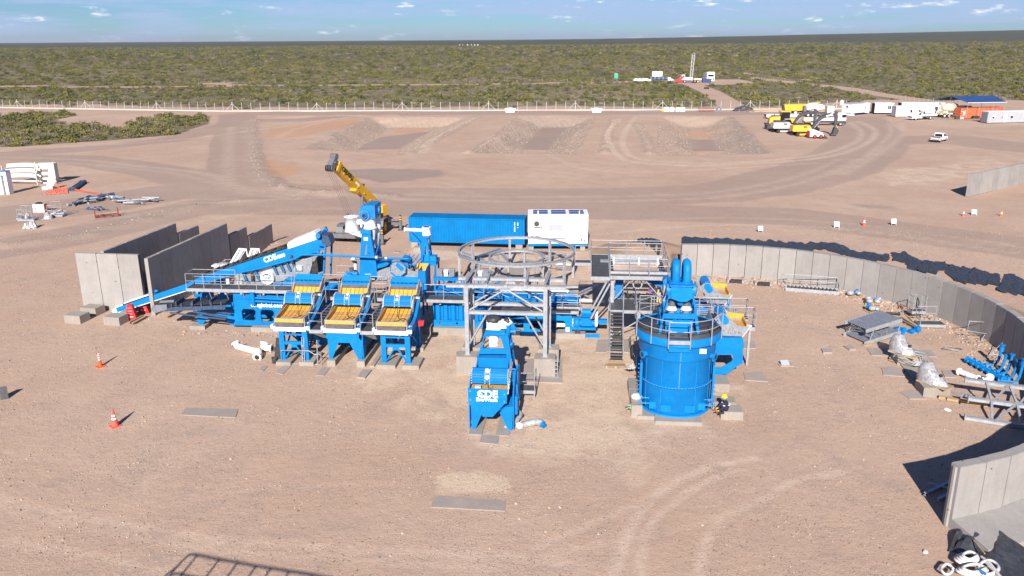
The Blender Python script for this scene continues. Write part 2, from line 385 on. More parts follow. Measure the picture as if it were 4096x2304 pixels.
TRACKS=[(gp([(-200,221),(0,217),(300,219),(700,215),(1050,213),(1300,211),(1560,206),(1700,204),(1860,205)]),10),(gp([(1730,207),(1790,232),(1830,258),(1850,276)]),8),
  (gp([(1880,196),(1980,206),(2130,222),(2200,236),(2330,254),(2500,262)]),9),(gp([(520,210),(600,214)]),10),(gp([(1230,114),(1262,122)]),6),(gp([(1385,129),(1420,136)]),5),(gp([(1870,184),(1960,196),(2080,205)]),3)]
Z=np.zeros(X.shape)
near=(np.abs(X)<190)&(Y>22)&(Y<268)
work=sst(np.hypot(X-0,(Y-58)),34,60)
Z+=near*(wob(X,Y,30,1)*.06*work+wob(X,Y,6,2)*.025*work)
pit=np.full(X.shape,-99.0)
for P in PITS:pit=np.maximum(pit,sdist(X,Y,P))
pw=pit+wob(X,Y,14,3)*.5
Z-=2.3*np.clip(pw/6.5,0,1)*near
Z+=near*.25*np.clip(wob(X,Y,2.6,4),0,1)*(pw>1)*(pw<7)
dB=np.full(X.shape,1e9)
for b in BERMS:dB=np.minimum(dB,dline(X,Y,b))
Z+=near*np.exp(-(dB/1.1)**2)*(.35+.2*wob(X,Y,5,5))
def mound(x,y,r,h,sx=1.0,rz=0.0):
 global Z
 c,s_=math.cos(rz),math.sin(rz);a=(X-x)*c+(Y-y)*s_;b=-(X-x)*s_+(Y-y)*c
 d=np.hypot(a/sx,b)/r;Z=Z+near*h*np.clip(1-d**2,0,1)**1.3*(1+.2*wob(X,Y,6.5,9))
gm=G('d',1640,625);mound(13.3,79.8,4.6,1.4,1.35)
mound(9.5,75.0,3.0,.7)
# sand backfill banked behind the round wall, rising towards the geotextile
RC,RR=(16.2,54.1),17.4
dr=np.hypot(X-RC[0],Y-RC[1]);ang=np.degrees(np.arctan2(Y-RC[1],X-RC[0]))
bank=sst(dr,RR+.62,RR+.9)*(1-sst(dr,RR+3.5,RR+6.5))*((ang>-20)&(ang<92))
Z+=bank*1.25
Z+=np.where(dr<RR+.3,.16*np.exp(-((dr-RR)/.7)**2),0)*((ang>-22)&(ang<94))
Z+=near*.5*np.exp(-(((X+25.3)/2.0)**2+((Y-84)/4.0)**2))
# far plain: very gently rising land, higher to the right
A=X/np.maximum(Y,1)
Z+=sst(Y,2500,8500)*(9+74*np.clip((A+.02)/.66,0,1)**1.15)
Z+=sst(Y,500,2500)*wob(X,Y,900,6)*1.5
# colour masks
fy=np.interp(X,[p[0]for p in FENCE],[p[1]for p in FENCE])
plat=sdist(X,Y,PLAT)
scrub=sst(-plat+wob(X,Y,25,71)*4,16,22)
lp=sdist(X,Y,LEFTPATCH);scrub=np.maximum(scrub,sst(lp,-1,2))
dT=np.full(X.shape,1e9)
for p,wd in TRACKS:dT=np.minimum(dT,dline(X,Y,p)-wd/2)
pad=sdist(X,Y,gp([(1640,206),(1700,200),(1870,200),(1900,210),(1790,214),(1700,210)]))
scrub*=sst(dT,-1,1.5)*sst(-pad,-1,2)
road=np.zeros(X.shape)
for p,wd in ROADS:road=np.maximum(road,1-sst(dline(X,Y,p),wd*.6,wd*1.1))
road*=near
orange=np.zeros(X.shape)
def blob(pts,val=1.0,soft=3,z=0.0):
 d=sdist(X,Y,gp(pts,'d',z));return sst(d,-soft,soft)*val
orange=np.maximum.reduce([blob([(680,318),(800,306),(900,298),(900,312),(760,345),(660,348)],.9),blob([(1340,326),(1400,324),(1385,338),(1330,340)],1,1.5,-2.3),blob([(1690,330),(1815,328),(1800,348),(1690,346)],1,1.5,-2.3),
 blob([(1000,320),(1090,322),(1060,335),(990,336)],.8,1.5,-2.3),blob([(655,400),(760,408),(740,440),(670,450)],1),blob([(1700,376),(1790,376),(1780,383),(1700,383)],.8,1,-2.3),blob([(0,480),(120,478),(330,545),(120,556),(0,555)],.35,5),
 blob([(660,460),(900,470),(1000,488),(720,482)],.6),blob([(600,590),(900,600),(1100,660),(700,660)],.25,4)])
grey=np.maximum.reduce([blob([(1318,293),(1490,293),(1466,320),(1345,320)],.8,1.5),blob([(1830,293),(1848,293),(1948,384),(1860,384)],.7,2),blob([(1185,380),(1318,294),(1335,320),(1255,380)],.35,2),blob([(860,428),(960,422),(1110,428),(1115,445),(960,460),(850,445)],.9,3),blob([(2110,508),(2260,518),(2300,535),(2240,534),(2120,516)],.55,1.5),blob([(1385,322),(1455,324),(1430,378),(1265,376),(1330,345)],.9,2,-2.3),blob([(1560,640),(1650,610),(1700,625),(1700,690),(1640,680)],.0),
 blob([(1690,350),(1810,350),(1850,380),(1700,380)],.9,2,-2.3),blob([(960,345),(1085,330),(1005,374),(885,378)],1,2,-2.3)])
grav=np.clip((pw>.2)*(pw<7.8)*1.0+np.exp(-(dB/1.6)**2),0,1)*near
sand=np.clip(sst(dr,RR+.4,RR+.9)*(1-sst(dr,RR+7.0,RR+8.5))*((ang>-25)&(ang<93)),0,1)
sand=np.maximum(sand,1-sst(np.hypot((X-13.3)/1.4,Y-79.4),3.2,4.6))
pale=np.maximum.reduce([blob([(700,900),(1000,760),(1180,640),(1480,650),(1760,760),(1900,900),(1750,1150),(1500,1230),(1150,1130),(900,1000)],.6,5),blob([(2200,430),(2500,395),(2576,420),(2350,470),(2220,470)],.5,3),1.0*np.exp(-((X-3.0)/4.5)**2-((Y-40.5)/3.0)**2)*.9,
 blob([(1085,1195),(1200,1180),(1290,1200),(1290,1245),(1100,1240)],.8,.6),blob([(1030,625),(1460,650),(1440,665),(1030,650)],.8,1.2)])
REG['t1']=((1600,1600,4096,2304),1456);REG['t2']=((0,1400,2000,2304),1456);REG['t3']=((0,450,1400,950),1456)
TRK=(('t1',[(495,430),(530,320),(570,250),(640,195),(720,160),(830,138)],.30,.85),('t1',[(560,430),(575,310),(640,240),(720,190),(800,165)],.28,.7),('t1',[(695,430),(715,330),(770,270),(860,225),(920,190),(1030,172)],.30,.8),
('t1',[(800,330),(780,260),(830,200),(900,185)],.2,.2),('t1',[(320,345),(450,290),(560,240),(640,190),(760,140)],.28,.5),('t1',[(350,360),(520,330),(700,290),(850,225)],.25,.4),('t1',[(0,350),(150,365),(300,370),(420,395)],.4,.45),
('t2',[(-40,425),(150,470),(400,520),(700,560),(1000,580),(1456,605)],.35,.6),('t2',[(-40,455),(150,500),(400,548),(700,590),(1000,612),(1456,640)],.3,.4),('t2',[(0,560),(250,600),(500,655)],.35,.5),('t2',[(640,420),(900,400),(1180,395)],.3,.25),('t2',[(0,300),(200,330),(420,400)],.3,.25),
('t3',[(0,185),(300,195),(600,225),(850,255),(1000,310),(1250,348)],.8,.7),('t3',[(0,200),(300,212),(600,238),(830,275),(980,325),(1250,362)],.7,.5),('t3',[(0,150),(500,130),(900,95),(1456,20)],1.0,.6),('t3',[(960,60),(950,180),(960,300),(1050,340)],1.2,.5),('t3',[(0,505),(400,455),(700,405),(1000,372),(1400,352)],.8,.5),('t3',[(700,480),(900,440),(1200,405),(1456,400)],.6,.4),('t3',[(0,455),(400,425),(700,385),(1000,358)],.6,.35),
('a2',[(540,600),(480,680),(530,780),(650,820),(1000,832),(1500,800),(1750,740),(1830,660),(1740,610)],.8,1.0),('a2',[(620,590),(560,680),(580,770),(700,808),(1050,822),(1480,788),(1690,735),(1760,670),(1700,615)],.8,.9),('a2',[(1900,620),(1900,680),(1780,790),(1600,880)],.8,.6),('a2',[(1960,620),(1950,690),(1820,790),(1660,880)],.8,.6),
('d',[(700,345),(760,320),(850,303),(1000,296)],.8,.6),('d',[(1000,500),(1300,508),(1600,505),(1850,492),(2050,450),(2150,400)],.8,.45),('d',[(1000,488),(1300,496),(1600,493),(1830,480),(2020,440),(2110,400)],.8,.4),('d',[(1500,590),(1800,566),(2100,575),(2400,612),(2576,640)],.5,.55),('d',[(1500,560),(1800,548),(2100,560),(2400,596),(2576,620)],.5,.45),('d',[(1360,380),(1500,430),(1800,425),(2050,410)],.8,.5),('d',[(1200,296),(1100,345),(1060,385)],1.2,.8))
def track_mask():
 T=np.zeros(X.shape)
 for r,pts,wd,am in TRK:
  P=[Vector(G(r,a,b)[:2])for a,b in pts];Q=[]
  for i in range(len(P)-1):
   p0,p1,p2,p3=P[max(i-1,0)],P[i],P[i+1],P[min(i+2,len(P)-1)]
   for k in range(5):t=k/5;Q.append(tuple(.5*((2*p1)+(p2-p0)*t+(2*p0-5*p1+4*p2-p3)*t*t+(3*p1-p0-3*p2+p3)*t*t*t)))
  Q.append(tuple(P[-1]));qx=[q[0]for q in Q];qy=[q[1]for q in Q]
  j0,j1=np.searchsorted(xs,min(qx)-3),np.searchsorted(xs,max(qx)+3);i0,i1=np.searchsorted(ys,min(qy)-3),np.searchsorted(ys,max(qy)+3)
  if j1<=j0 or i1<=i0:continue
  d=dline(X[i0:i1,j0:j1],Y[i0:i1,j0:j1],Q);T[i0:i1,j0:j1]=np.maximum(T[i0:i1,j0:j1],am*(1-sst(d,wd*.45,wd*1.15)))
 return T
trk=track_mask()
Z-=trk*.02*near
me=bpy.data.meshes.new('ground');ny,nx=X.shape
co=np.stack([X,Y,Z],-1).reshape(-1,3);idx=np.arange(ny*nx).reshape(ny,nx)
quads=np.stack([idx[:-1,:-1],idx[:-1,1:],idx[1:,1:],idx[1:,:-1]],-1).reshape(-1,4)
me.vertices.add(len(co));me.vertices.foreach_set('co',co.ravel());me.loops.add(quads.size);me.loops.foreach_set('vertex_index',quads.ravel())
me.polygons.add(len(quads));me.polygons.foreach_set('loop_start',np.arange(0,quads.size,4));me.polygons.foreach_set('loop_total',np.full(len(quads),4))
me.polygons.foreach_set('use_smooth',np.ones(len(quads),bool));me.update();me.validate()
for nm,arr in(('scrub',scrub),('road',road),('orange',orange),('grey',grey),('grav',grav),('sand',sand),('pale',pale),('track',trk)):
 at_=me.attributes.new(nm,'FLOAT','POINT');at_.data.foreach_set('value',np.clip(arr,0,1).ravel().astype(np.float32))
def ground_mat():
 m,nt,b,pos=material('bare_earth_and_scrub')
 def A_(n):a=N(nt,'ShaderNodeAttribute',attribute_name=n);return a.outputs['Fac']
 def mask(a,sc=.35,amt=.5):
  s_=mth(nt,'ADD',a,mth(nt,'MULTIPLY',mth(nt,'SUBTRACT',noise(nt,pos,sc,6,.65),.5),amt*2));return ramp(nt,s_,[(.35,0.0),(.65,1.0)])
 base=mixc(nt,ramp(nt,noise(nt,pos,.06,7,.6),[(.35,0.0),(.65,1.0)]),(0.465,0.308,0.220),(0.52,0.368,0.270))
 base=mixc(nt,ramp(nt,noise(nt,pos,.35,8,.65,.3),[(.45,0.0),(.75,.55)]),base,(0.405,0.282,0.212))
 base=mixc(nt,mth(nt,'MULTIPLY',mask(A_('pale'),.4,.75),.75),base,(0.62,0.47,0.335))
 base=mixc(nt,mth(nt,'MULTIPLY',mask(A_('road'),.05,.7),.55),base,(0.31,0.225,0.185))
 base=mixc(nt,mth(nt,'MULTIPLY',mask(A_('orange'),.2,.6),.55),base,(0.52,0.275,0.150))
 base=mixc(nt,mth(nt,'MULTIPLY',mask(A_('grey'),.1,.5),.65),base,(0.25,0.200,0.175))
 base=mixc(nt,mask(A_('sand'),.8,.2),base,(0.30,0.205,0.145))
 gv=mask(A_('grav'),1.0,.3)
 base=mixc(nt,mth(nt,'MULTIPLY',gv,.55),base,(0.38,0.285,0.22))
 sp=N(nt,'ShaderNodeSeparateXYZ');nt.links.new(pos,sp.inputs[0])
 tk_=mth(nt,'MULTIPLY',A_('track'),ramp(nt,noise(nt,pos,.9,7,.72),[(.36,.15),(.58,1.0)]))
 base=mixc(nt,mth(nt,'MULTIPLY',tk_,.62),base,(0.66,0.505,0.385))
 gp_=ramp(nt,mth(nt,'ADD',mth(nt,'MULTIPLY',noise(nt,pos,.55,6,.7),.6),mth(nt,'MULTIPLY',noise(nt,pos,3.5,4,.7),.4)),[(.50,0.0),(.60,1.0)])
 base=mixc(nt,mth(nt,'MULTIPLY',mth(nt,'MULTIPLY',gp_,.42),ramp(nt,noise(nt,pos,.09,4,.6),[(.42,.2),(.6,1.0)])),base,(0.30,0.245,0.215))
# stones: dark and pale speckles, denser in patches
 patch=ramp(nt,noise(nt,pos,.22,7,.7),[(.42,.12),(.68,1.0)])
 patch=mth(nt,'MAXIMUM',patch,gv)
 for sc,lo,col,am in((7.0,.16,(0.13,0.105,0.095),.85),(11.0,.2,(0.60,0.50,0.42),.8),(3.2,.13,(0.22,0.165,0.135),.7),(23.0,.3,(0.15,0.12,0.10),.6)):
  vo=N(nt,'ShaderNodeTexVoronoi');vo.inputs['Scale'].default_value=sc;nt.links.new(pos,vo.inputs['Vector'])
  pk=N(nt,'ShaderNodeSeparateColor');nt.links.new(vo.outputs['Color'],pk.inputs[0])
  k=mth(nt,'MULTIPLY',ramp(nt,vo.outputs['Distance'],[(lo,1.0),(lo*1.6,0.0)]),mth(nt,'LESS_THAN',pk.outputs[0],mth(nt,'MULTIPLY',patch,.55)))
  base=mixc(nt,mth(nt,'MULTIPLY',mth(nt,'MULTIPLY',k,am),mth(nt,'SUBTRACT',1.0,mth(nt,'MULTIPLY',A_('sand'),.7))),base,col)
# scrubland floor
 sc_=mixc(nt,ramp(nt,noise(nt,pos,.028,9,.68),[(.38,0.0),(.62,1.0)]),(0.20,0.168,0.092),(0.37,0.28,0.195))
 sc_=mixc(nt,ramp(nt,noise(nt,pos,.16,6,.7),[(.40,.5),(.60,0.0)]),sc_,(0.085,0.086,0.042))
 sc_=mixc(nt,ramp(nt,noise(nt,pos,.0042,5,.6),[(.42,.5),(.6,0.0)]),sc_,(0.075,0.080,0.034))
 far=ramp(nt,mth(nt,'DIVIDE',sp.outputs[1],9000.0),[(.03,0.0),(.16,.75),(.6,1.0)])
 sc_=mixc(nt,far,sc_,mixc(nt,ramp(nt,noise(nt,pos,.006,7,.7),[(.35,0.0),(.65,1.0)]),(0.040,0.045,0.024),(0.092,0.090,0.044)))
 base=mixc(nt,mask(A_('scrub'),.3,.25),base,sc_)
 nt.links.new(base,b.inputs['Base Color']);b.inputs['Roughness'].default_value=.95;b.inputs['Specular IOR Level'].default_value=.15
 bn=N(nt,'ShaderNodeBump');bn.inputs['Strength'].default_value=.55;bn.inputs['Distance'].default_value=.12
 h=mth(nt,'ADD',noise(nt,pos,1.6,8,.72),mth(nt,'MULTIPLY',noise(nt,pos,9,3,.6),.25))
 nt.links.new(h,bn.inputs['Height']);nt.links.new(bn.outputs[0],b.inputs['Normal'])
 return m
me.materials.append(ground_mat())
gnd=bpy.data.objects.new('ground',me);COL.objects.link(gnd);gnd['kind']='structure'
def gz(x,y):
 i=int(np.clip(np.searchsorted(ys,y),1,len(ys)-1));j=int(np.clip(np.searchsorted(xs,x),1,len(xs)-1))
 ty=(y-ys[i-1])/(ys[i]-ys[i-1]);tx=(x-xs[j-1])/(xs[j]-xs[j-1])
 return float((Z[i-1,j-1]*(1-tx)+Z[i-1,j]*tx)*(1-ty)+(Z[i,j-1]*(1-tx)+Z[i,j]*tx)*ty)
def gz_arr(x,y):
 i=np.clip(np.searchsorted(ys,y),1,len(ys)-1);j=np.clip(np.searchsorted(xs,x),1,len(xs)-1)
 ty=(y-ys[i-1])/(ys[i]-ys[i-1]);tx=(x-xs[j-1])/(xs[j]-xs[j-1])
 return(Z[i-1,j-1]*(1-tx)+Z[i-1,j]*tx)*(1-ty)+(Z[i,j-1]*(1-tx)+Z[i,j]*tx)*ty
# ------------------------------------------------------------------ scattering (shrubs, stones)
def scatter(name,pts,scl,pick,variants,label,sz=None):
 me=bpy.data.meshes.new(name);me.vertices.add(len(pts));me.vertices.foreach_set('co',np.asarray(pts,np.float32).ravel())
 a=me.attributes.new('scl','FLOAT','POINT');a.data.foreach_set('value',np.asarray(scl,np.float32))
 a=me.attributes.new('pick','INT','POINT');a.data.foreach_set('value',np.asarray(pick,np.int32))
 a=me.attributes.new('rz','FLOAT','POINT');a.data.foreach_set('value',rng.uniform(0,6.28,len(pts)).astype(np.float32))
 o=bpy.data.objects.new(name,me);COL.objects.link(o);tag(o,label,None,None,'stuff')
 ng=bpy.data.node_groups.new(name,'GeometryNodeTree')
 ng.interface.new_socket('Geometry',in_out='INPUT',socket_type='NodeSocketGeometry');ng.interface.new_socket('Geometry',in_out='OUTPUT',socket_type='NodeSocketGeometry')
 gi=ng.nodes.new('NodeGroupInput');go=ng.nodes.new('NodeGroupOutput');jn=ng.nodes.new('GeometryNodeJoinGeometry')
 for v in reversed(variants):
  oi=ng.nodes.new('GeometryNodeObjectInfo');oi.inputs['Object'].default_value=v;oi.inputs['As Instance'].default_value=True
  ng.links.new(oi.outputs['Geometry'],jn.inputs[0])
 ip=ng.nodes.new('GeometryNodeInstanceOnPoints');ip.inputs['Pick Instance'].default_value=True
 def at_(n,ty):
  q=ng.nodes.new('GeometryNodeInputNamedAttribute');q.data_type=ty;q.inputs['Name'].default_value=n;return q.outputs['Attribute']
 cb=ng.nodes.new('ShaderNodeCombineXYZ');ng.links.new(at_('rz','FLOAT'),cb.inputs[2])
 ng.links.new(gi.outputs[0],ip.inputs['Points']);ng.links.new(jn.outputs[0],ip.inputs['Instance']);ng.links.new(at_('pick','INT'),ip.inputs['Instance Index'])
 ng.links.new(cb.outputs[0],ip.inputs['Rotation']);ng.links.new(at_('scl','FLOAT'),ip.inputs['Scale']);ng.links.new(ip.outputs[0],go.inputs[0])
 md=o.modifiers.new('scatter','NODES');md.node_group=ng;return o
def leafmat(name,c1,c2):
 m,nt,b,pos=material(name);oi=N(nt,'ShaderNodeObjectInfo')
 c=mixc(nt,oi.outputs['Random'],c1,c2)
 c=mixc(nt,1.0,c,ramp(nt,noise(nt,pos,1.2,3,.6),[(.3,.7),(.7,1.3)]),'MULTIPLY')
 c=mixc(nt,ramp(nt,noise(nt,pos,.012,5,.6),[(.35,.0),(.65,.5)]),c,(0.125,0.115,0.06))
 nt.links.new(c,b.inputs['Base Color']);b.inputs['Roughness'].default_value=.85;b.inputs['Specular IOR Level'].default_value=.15;return m
LEAF=[leafmat('olive_leaves',(0.135,0.130,0.030),(0.22,0.190,0.058)),leafmat('dark_leaves',(0.072,0.082,0.028),(0.115,0.116,0.042)),leafmat('grey_twigs',(0.16,0.125,0.10),(0.25,0.195,0.155)),leafmat('straw_tussock',(0.28,0.22,0.12),(0.38,0.30,0.17))]
def shrub_mesh(kind,n,r_,h,leaf,seed):
 rr=random.Random(seed);mb=MB();lob=[(rr.uniform(-.55,.55)*r_,rr.uniform(-.55,.55)*r_,rr.uniform(.45,.8))for _ in range(5)]
 for i in range(n):
  c=rr.choice(lob);t=rr.uniform(0,6.28);q=math.sqrt(rr.random())*r_*.55
  x,y=c[0]+q*math.cos(t),c[1]+q*math.sin(t);z=h*c[2]*rr.uniform(.12,1.15)*(1-.35*(q/(.55*r_))**2)
  s_=leaf*rr.uniform(.6,1.3);a=Vector((rr.gauss(0,1),rr.gauss(0,1),rr.gauss(0,.7))).normalized();b=a.orthogonal().normalized();b=Matrix.Rotation(rr.uniform(0,6.28),3,a)@b;c2=a.cross(b)
  p=Vector((x,y,max(z,.03)));mb.add([p-b*s_,p+c2*s_*.6,p+b*s_,p-c2*s_*.5],[(0,1,2,3)])
 for k in range(4):
  t=rr.uniform(0,6.28);mb.bar((0,0,0),(math.cos(t)*r_*.5,math.sin(t)*r_*.5,h*.6),.03,.03)
 o=bpy.data.objects.new('shrub_form',mb.mesh('shrub_form',LEAF[kind]));return o
SV=[shrub_mesh(0,90,1.0,1.0,.17,1),shrub_mesh(0,80,.8,1.3,.17,2),shrub_mesh(1,100,1.0,1.1,.18,3),shrub_mesh(1,70,.8,.9,.17,4),shrub_mesh(2,60,.9,.7,.13,5),shrub_mesh(2,60,.7,.9,.12,6),shrub_mesh(3,45,.6,.35,.12,7),shrub_mesh(0,70,1.1,.7,.18,8)]
def shrub_field(name,n,ylo,yhi,smin,smax,label,amax=.74):
 yy=np.sqrt(rng.uniform(ylo**2,yhi**2,n));xx=rng.uniform(-amax,amax,n)*yy
 zo=np.interp(xx,[p[0]for p in FENCE],[p[1]for p in FENCE])
 s=-sdist(xx,yy,PLAT);t=np.full(n,1e9)
 for p,wd in TRACKS:t=np.minimum(t,dline(xx,yy,p)-wd/2)
 pd=-sdist(xx,yy,gp([(1640,206),(1700,200),(1870,200),(1900,210),(1790,214),(1700,210)]))
 clump=wob(xx,yy,28,21)+.6*wob(xx,yy,9,22)+rng.normal(0,.5,n)
 k=(s+wob(xx,yy,25,71)*4>18)&(t>1)&(pd>1)&(clump>-.15)
 xx,yy=xx[k],yy[k];sc=rng.uniform(smin,smax,len(xx))*rng.choice([.6,.8,1,1.35],len(xx))
 dens=wob(xx,yy,60,31)
 pk=np.where(rng.random(len(xx))<.42+.25*dens,rng.choice([0,1,7,2,3],len(xx)),rng.choice([4,5,6,2,4,6],len(xx)))
 return scatter(name,np.stack([xx,yy,gz_arr(xx,yy)],-1),sc,pk,SV,label)
shrub_field('scrub_near',24000,235,520,.9,1.7,'low olive and grey desert scrub just beyond the perimeter fence')
shrub_field('scrub_middle',22000,520,1000,1.4,2.4,'dense olive scrub across the middle of the plain')
shrub_field('scrub_far',26000,1000,3000,3.0,5.0,'far scrub reading as dark speckles towards the horizon')
n=2600;bx=[p[0]for p in LEFTPATCH];by=[p[1]for p in LEFTPATCH]
xx=rng.uniform(min(bx),max(bx),n);yy=rng.uniform(min(by),max(by),n);k=(sdist(xx,yy,LEFTPATCH)>.5);xx,yy=xx[k],yy[k]
k=(wob(xx,yy,14,41)+rng.normal(0,.5,len(xx)))>-.3;xx,yy=xx[k],yy[k]
scatter('scrub_patch',np.stack([xx,yy,gz_arr(xx,yy)],-1),rng.uniform(.8,1.9,len(xx)),rng.choice([0,1,7,2,3,4,5,6,6],len(xx)),SV,'island of green scrub left standing inside the fence')
STONE=simple('pale_and_dark_stones',(0.33,0.255,0.205),.9,0,.1,3,0,objrand=.5)
def stone_form(seed):
 rr=random.Random(seed);mb=MB();mb.ball((0,0,.25),.5,6,(1,.8,.6));mb.v=[(x+rr.uniform(-.12,.12),y+rr.uniform(-.12,.12),z+rr.uniform(-.1,.1))for x,y,z in mb.v];mb.sm=[False]*len(mb.f)
 return bpy.data.objects.new('stone_form',mb.mesh('stone_form',STONE))
ST=[stone_form(i)for i in range(4)]
n=62000;yy=np.sqrt(rng.uniform(26**2,92**2,n));xx=rng.uniform(-.72,.72,n)*yy
k=(wob(xx,yy,9,51)+.7*wob(xx,yy,3,52)+rng.normal(0,.55,n))>.3;xx,yy=xx[k],yy[k]
scatter('loose_stones',np.stack([xx,yy,gz_arr(xx,yy)-.01],-1),np.abs(rng.normal(.03,.03,len(xx)))+.028,rng.integers(0,4,len(xx)),ST,'loose stones scattered over the bare ground')
# coarse rock on the pit slopes and the windrows
P_=[]
for P in PITS:
 bx=[p[0]for p in P];by=[p[1]for p in P];n=9000;xx=rng.uniform(min(bx),max(bx),n);yy=rng.uniform(min(by),max(by),n);d=sdist(xx,yy,P);k=(d>.2)&(d<7.6);P_+=list(zip(xx[k],yy[k]))
for b in BERMS:
 for(ax,ay),(bx,by)in zip(b[:-1],b[1:]):
  L=math.hypot(bx-ax,by-ay)
  for _ in range(int(L*5)):t=random.random();P_.append((ax+(bx-ax)*t+random.gauss(0,.7),ay+(by-ay)*t+random.gauss(0,.7)))
for(x0,y0,x1,y1)in((-35,62.7,-29.3,62.2),(-28.6,60.8,-26.3,74),(-26,74.5,-25,84.5),(-24.6,57.6,-16.5,56.8)):
 for _ in range(int(math.hypot(x1-x0,y1-y0)*9)):t=random.random();P_.append((x0+(x1-x0)*t+random.gauss(0,.35),y0+(y1-y0)*t+random.gauss(0,.35)))
for _ in range(1500):
 a_=R(random.uniform(-20,93));r_=RR-abs(random.gauss(0,.9))-.1;P_.append((RC[0]+r_*math.cos(a_),RC[1]+r_*math.sin(a_)))
P_=np.array(P_);scatter('rubble',np.stack([P_[:,0],P_[:,1],gz_arr(P_[:,0],P_[:,1])-.03],-1),np.abs(rng.normal(.07,.07,len(P_)))+.06,rng.integers(0,4,len(P_)),ST,'broken rock on the pit slopes and along the road edges')
# ------------------------------------------------------------------ concrete walls made of panels
def resample(pts,step):
 out=[Vector(pts[0])];acc=0.0
 for a,b in zip(pts[:-1],pts[1:]):
  a,b=Vector(a),Vector(b);L=(b-a).length;d=(b-a)/L;t=step-acc
  while t<=L:out.append(a+d*t);t+=step
  acc=(acc+L)%step
 return out
def panel_mesh(w_,h,t,flare=0.0,groove=True):
 mb=MB();g=.02
 mb.prism([(g,0),(w_-g,0),(w_-g+flare,-t),(g-flare,-t)],'xy',0,h-.02)
 mb.prism([(g+.02,-.02),(w_-g-.02,-.02),(w_-g-.02+flare,-t+.02),(g+.02-flare,-t+.02)],'xy',h-.02,h)
 return mb.mesh('panel',CONC)
def wall_run(name,label,pts,h,t,n=None,step=1.4,group=None,foot=0):
 """pts runs so that the thickness lies to its right"""
 pts=[Vector((p[0],p[1]))for p in pts]
 if n:P=[pts[0].lerp(pts[-1],i/n)for i in range(n+1)]
 else:P=resample(pts,step)
 fr=Frame(P[0],0);root=thing(name,label,'wall',(0,0),Frame((P[0].x,P[0].y),0),group)
 wd=(P[1]-P[0]).length;me=panel_mesh(wd,h,t,.0 if n else.018);fm=None
 if foot:fb=MB();fb.prism([(-t,0),(-t,.42),(-t-foot,.22),(-t-foot,0)],'yz',.01,wd-.01);fm=fb.mesh('footing',CONC)
 for i in range(len(P)-1):
  d=P[i+1]-P[i];L=d.length;a=math.atan2(d.y,d.x);q=P[i]-P[0]
  o=share('panel',me,root,(q.x,q.y,random.uniform(-.012,.012)),a,scale=(L/wd,1,1))
  if fm is not None and i>=len(P)-1-14:share('footing',fm,root,(q.x,q.y,0),a,scale=(L/wd,1,1))
 return root
a0,a1=93.5,-14
arc=[(RC[0]+RR*math.cos(R(a)),RC[1]+RR*math.sin(R(a)))for a in np.linspace(a0,a1,60)]
arc+=[(32.6,46.3),(31.4,42.6),(29.4,39.0),(27.2,36.5),(24.6,34.35),(22.0,32.95),(20.6,32.4),(19.14,31.96)]
# thickness must lie outside the ring: run it the other way round
wall_run('round_retaining_wall','long curved grey concrete panel wall sweeping round the right side of the plant to the bottom right corner',arc[::-1],3.05,.5,step=1.42,foot=0)
fb=MB();Q=arc[-1];
nearpts=[Vector(p)for p in arc[-8:]][::-1]
fr_=bpy.data.objects.get('round_retaining_wall')
for i in range(len(nearpts)-1):
 a,b=nearpts[i],nearpts[i+1];d=(b-a).normalized();nrm=Vector((d.y,-d.x));m2=MB()
 n2=(nearpts[min(i+2,len(nearpts)-1)]-a).normalized();n2=Vector((n2.y,-n2.x));n0=(b-nearpts[max(i-1,0)]).normalized();n0=Vector((n0.y,-n0.x))
 P4=[a+n0*.5,b+n2*.5,b+n2*2.5,a+n0*2.5];hs_=(.5,.5,.25,.25)
 o_=Vector(arc[-1])
 vs_=[(p.x-o_.x,p.y-o_.y,-.05)for p in P4]+[(p.x-o_.x,p.y-o_.y,h_)for p,h_ in zip(P4,hs_)]
 m2.add(vs_,[(0,3,2,1),(4,5,6,7),(0,1,5,4),(1,2,6,5),(2,3,7,6),(3,0,4,7)]);part('footing',m2,CONC,fr_)
far0,far1=G('d',2437,438,3.05),G('d',2576,409,3.05);dv=(far1-far0)
far2=far0+dv*1.6
e0=Vector(arc[-1])-Vector(arc[-2]);e0=Vector((e0.x,e0.y)).normalized();nn=Vector((e0.y,-e0.x))*-1
if nn.y>0:nn=-nn
for k,(a,b,pr_)in enumerate(((.0,.14,.0),(.14,.36,.07),(.36,.5,.0))):
 if pr_:m2=MB();P4=[nn*a,nn*b,nn*(b-.05)+e0*pr_,nn*(a+.05)+e0*pr_];m2.prism([(p.x,p.y)for p in P4],'xy',.03,2.95);part('end_tongue',m2,CONC,fr_).location=(0,0,0)
wall_run('panel_wall','straight grey concrete panel wall at the right edge beyond the curved one',[(far0.x,far0.y),(far2.x,far2.y)],3.05,.35,n=16)
wall_run('bunker_wall','pale sunlit three panel concrete wall closing the bunker on the left',[(-29.47,62.92),(-34.78,63.58)][::-1],4.7,.3,n=3)
wall_run('bunker_wall','tall shaded concrete bunker wall, the left one of the two long ones',[(-31.35,74.35),(-33.1,63.9)][::-1],4.7,.3,n=7)
wall_run('bunker_wall','tall shaded concrete bunker wall, the long one right beside the plant',[(-26.59,74.21),(-28.55,61.5)][::-1],4.7,.3,n=8)
wall_run('bunker_wall','low two panel concrete wall carrying on behind the left bunker wall',[(-30.7,78.0),(-31.3,74.6)][::-1],3.7,.3,n=2)
wall_run('bunker_wall','stepped down two panel concrete wall behind the tall one',[(-26.1,78.1),(-26.6,74.6)][::-1],3.5,.3,n=2)
wall_run('bunker_wall','lowest three panel concrete wall at the far end of the bunkers',[(-25.35,83.9),(-26.05,78.3)][::-1],2.5,.3,n=3)
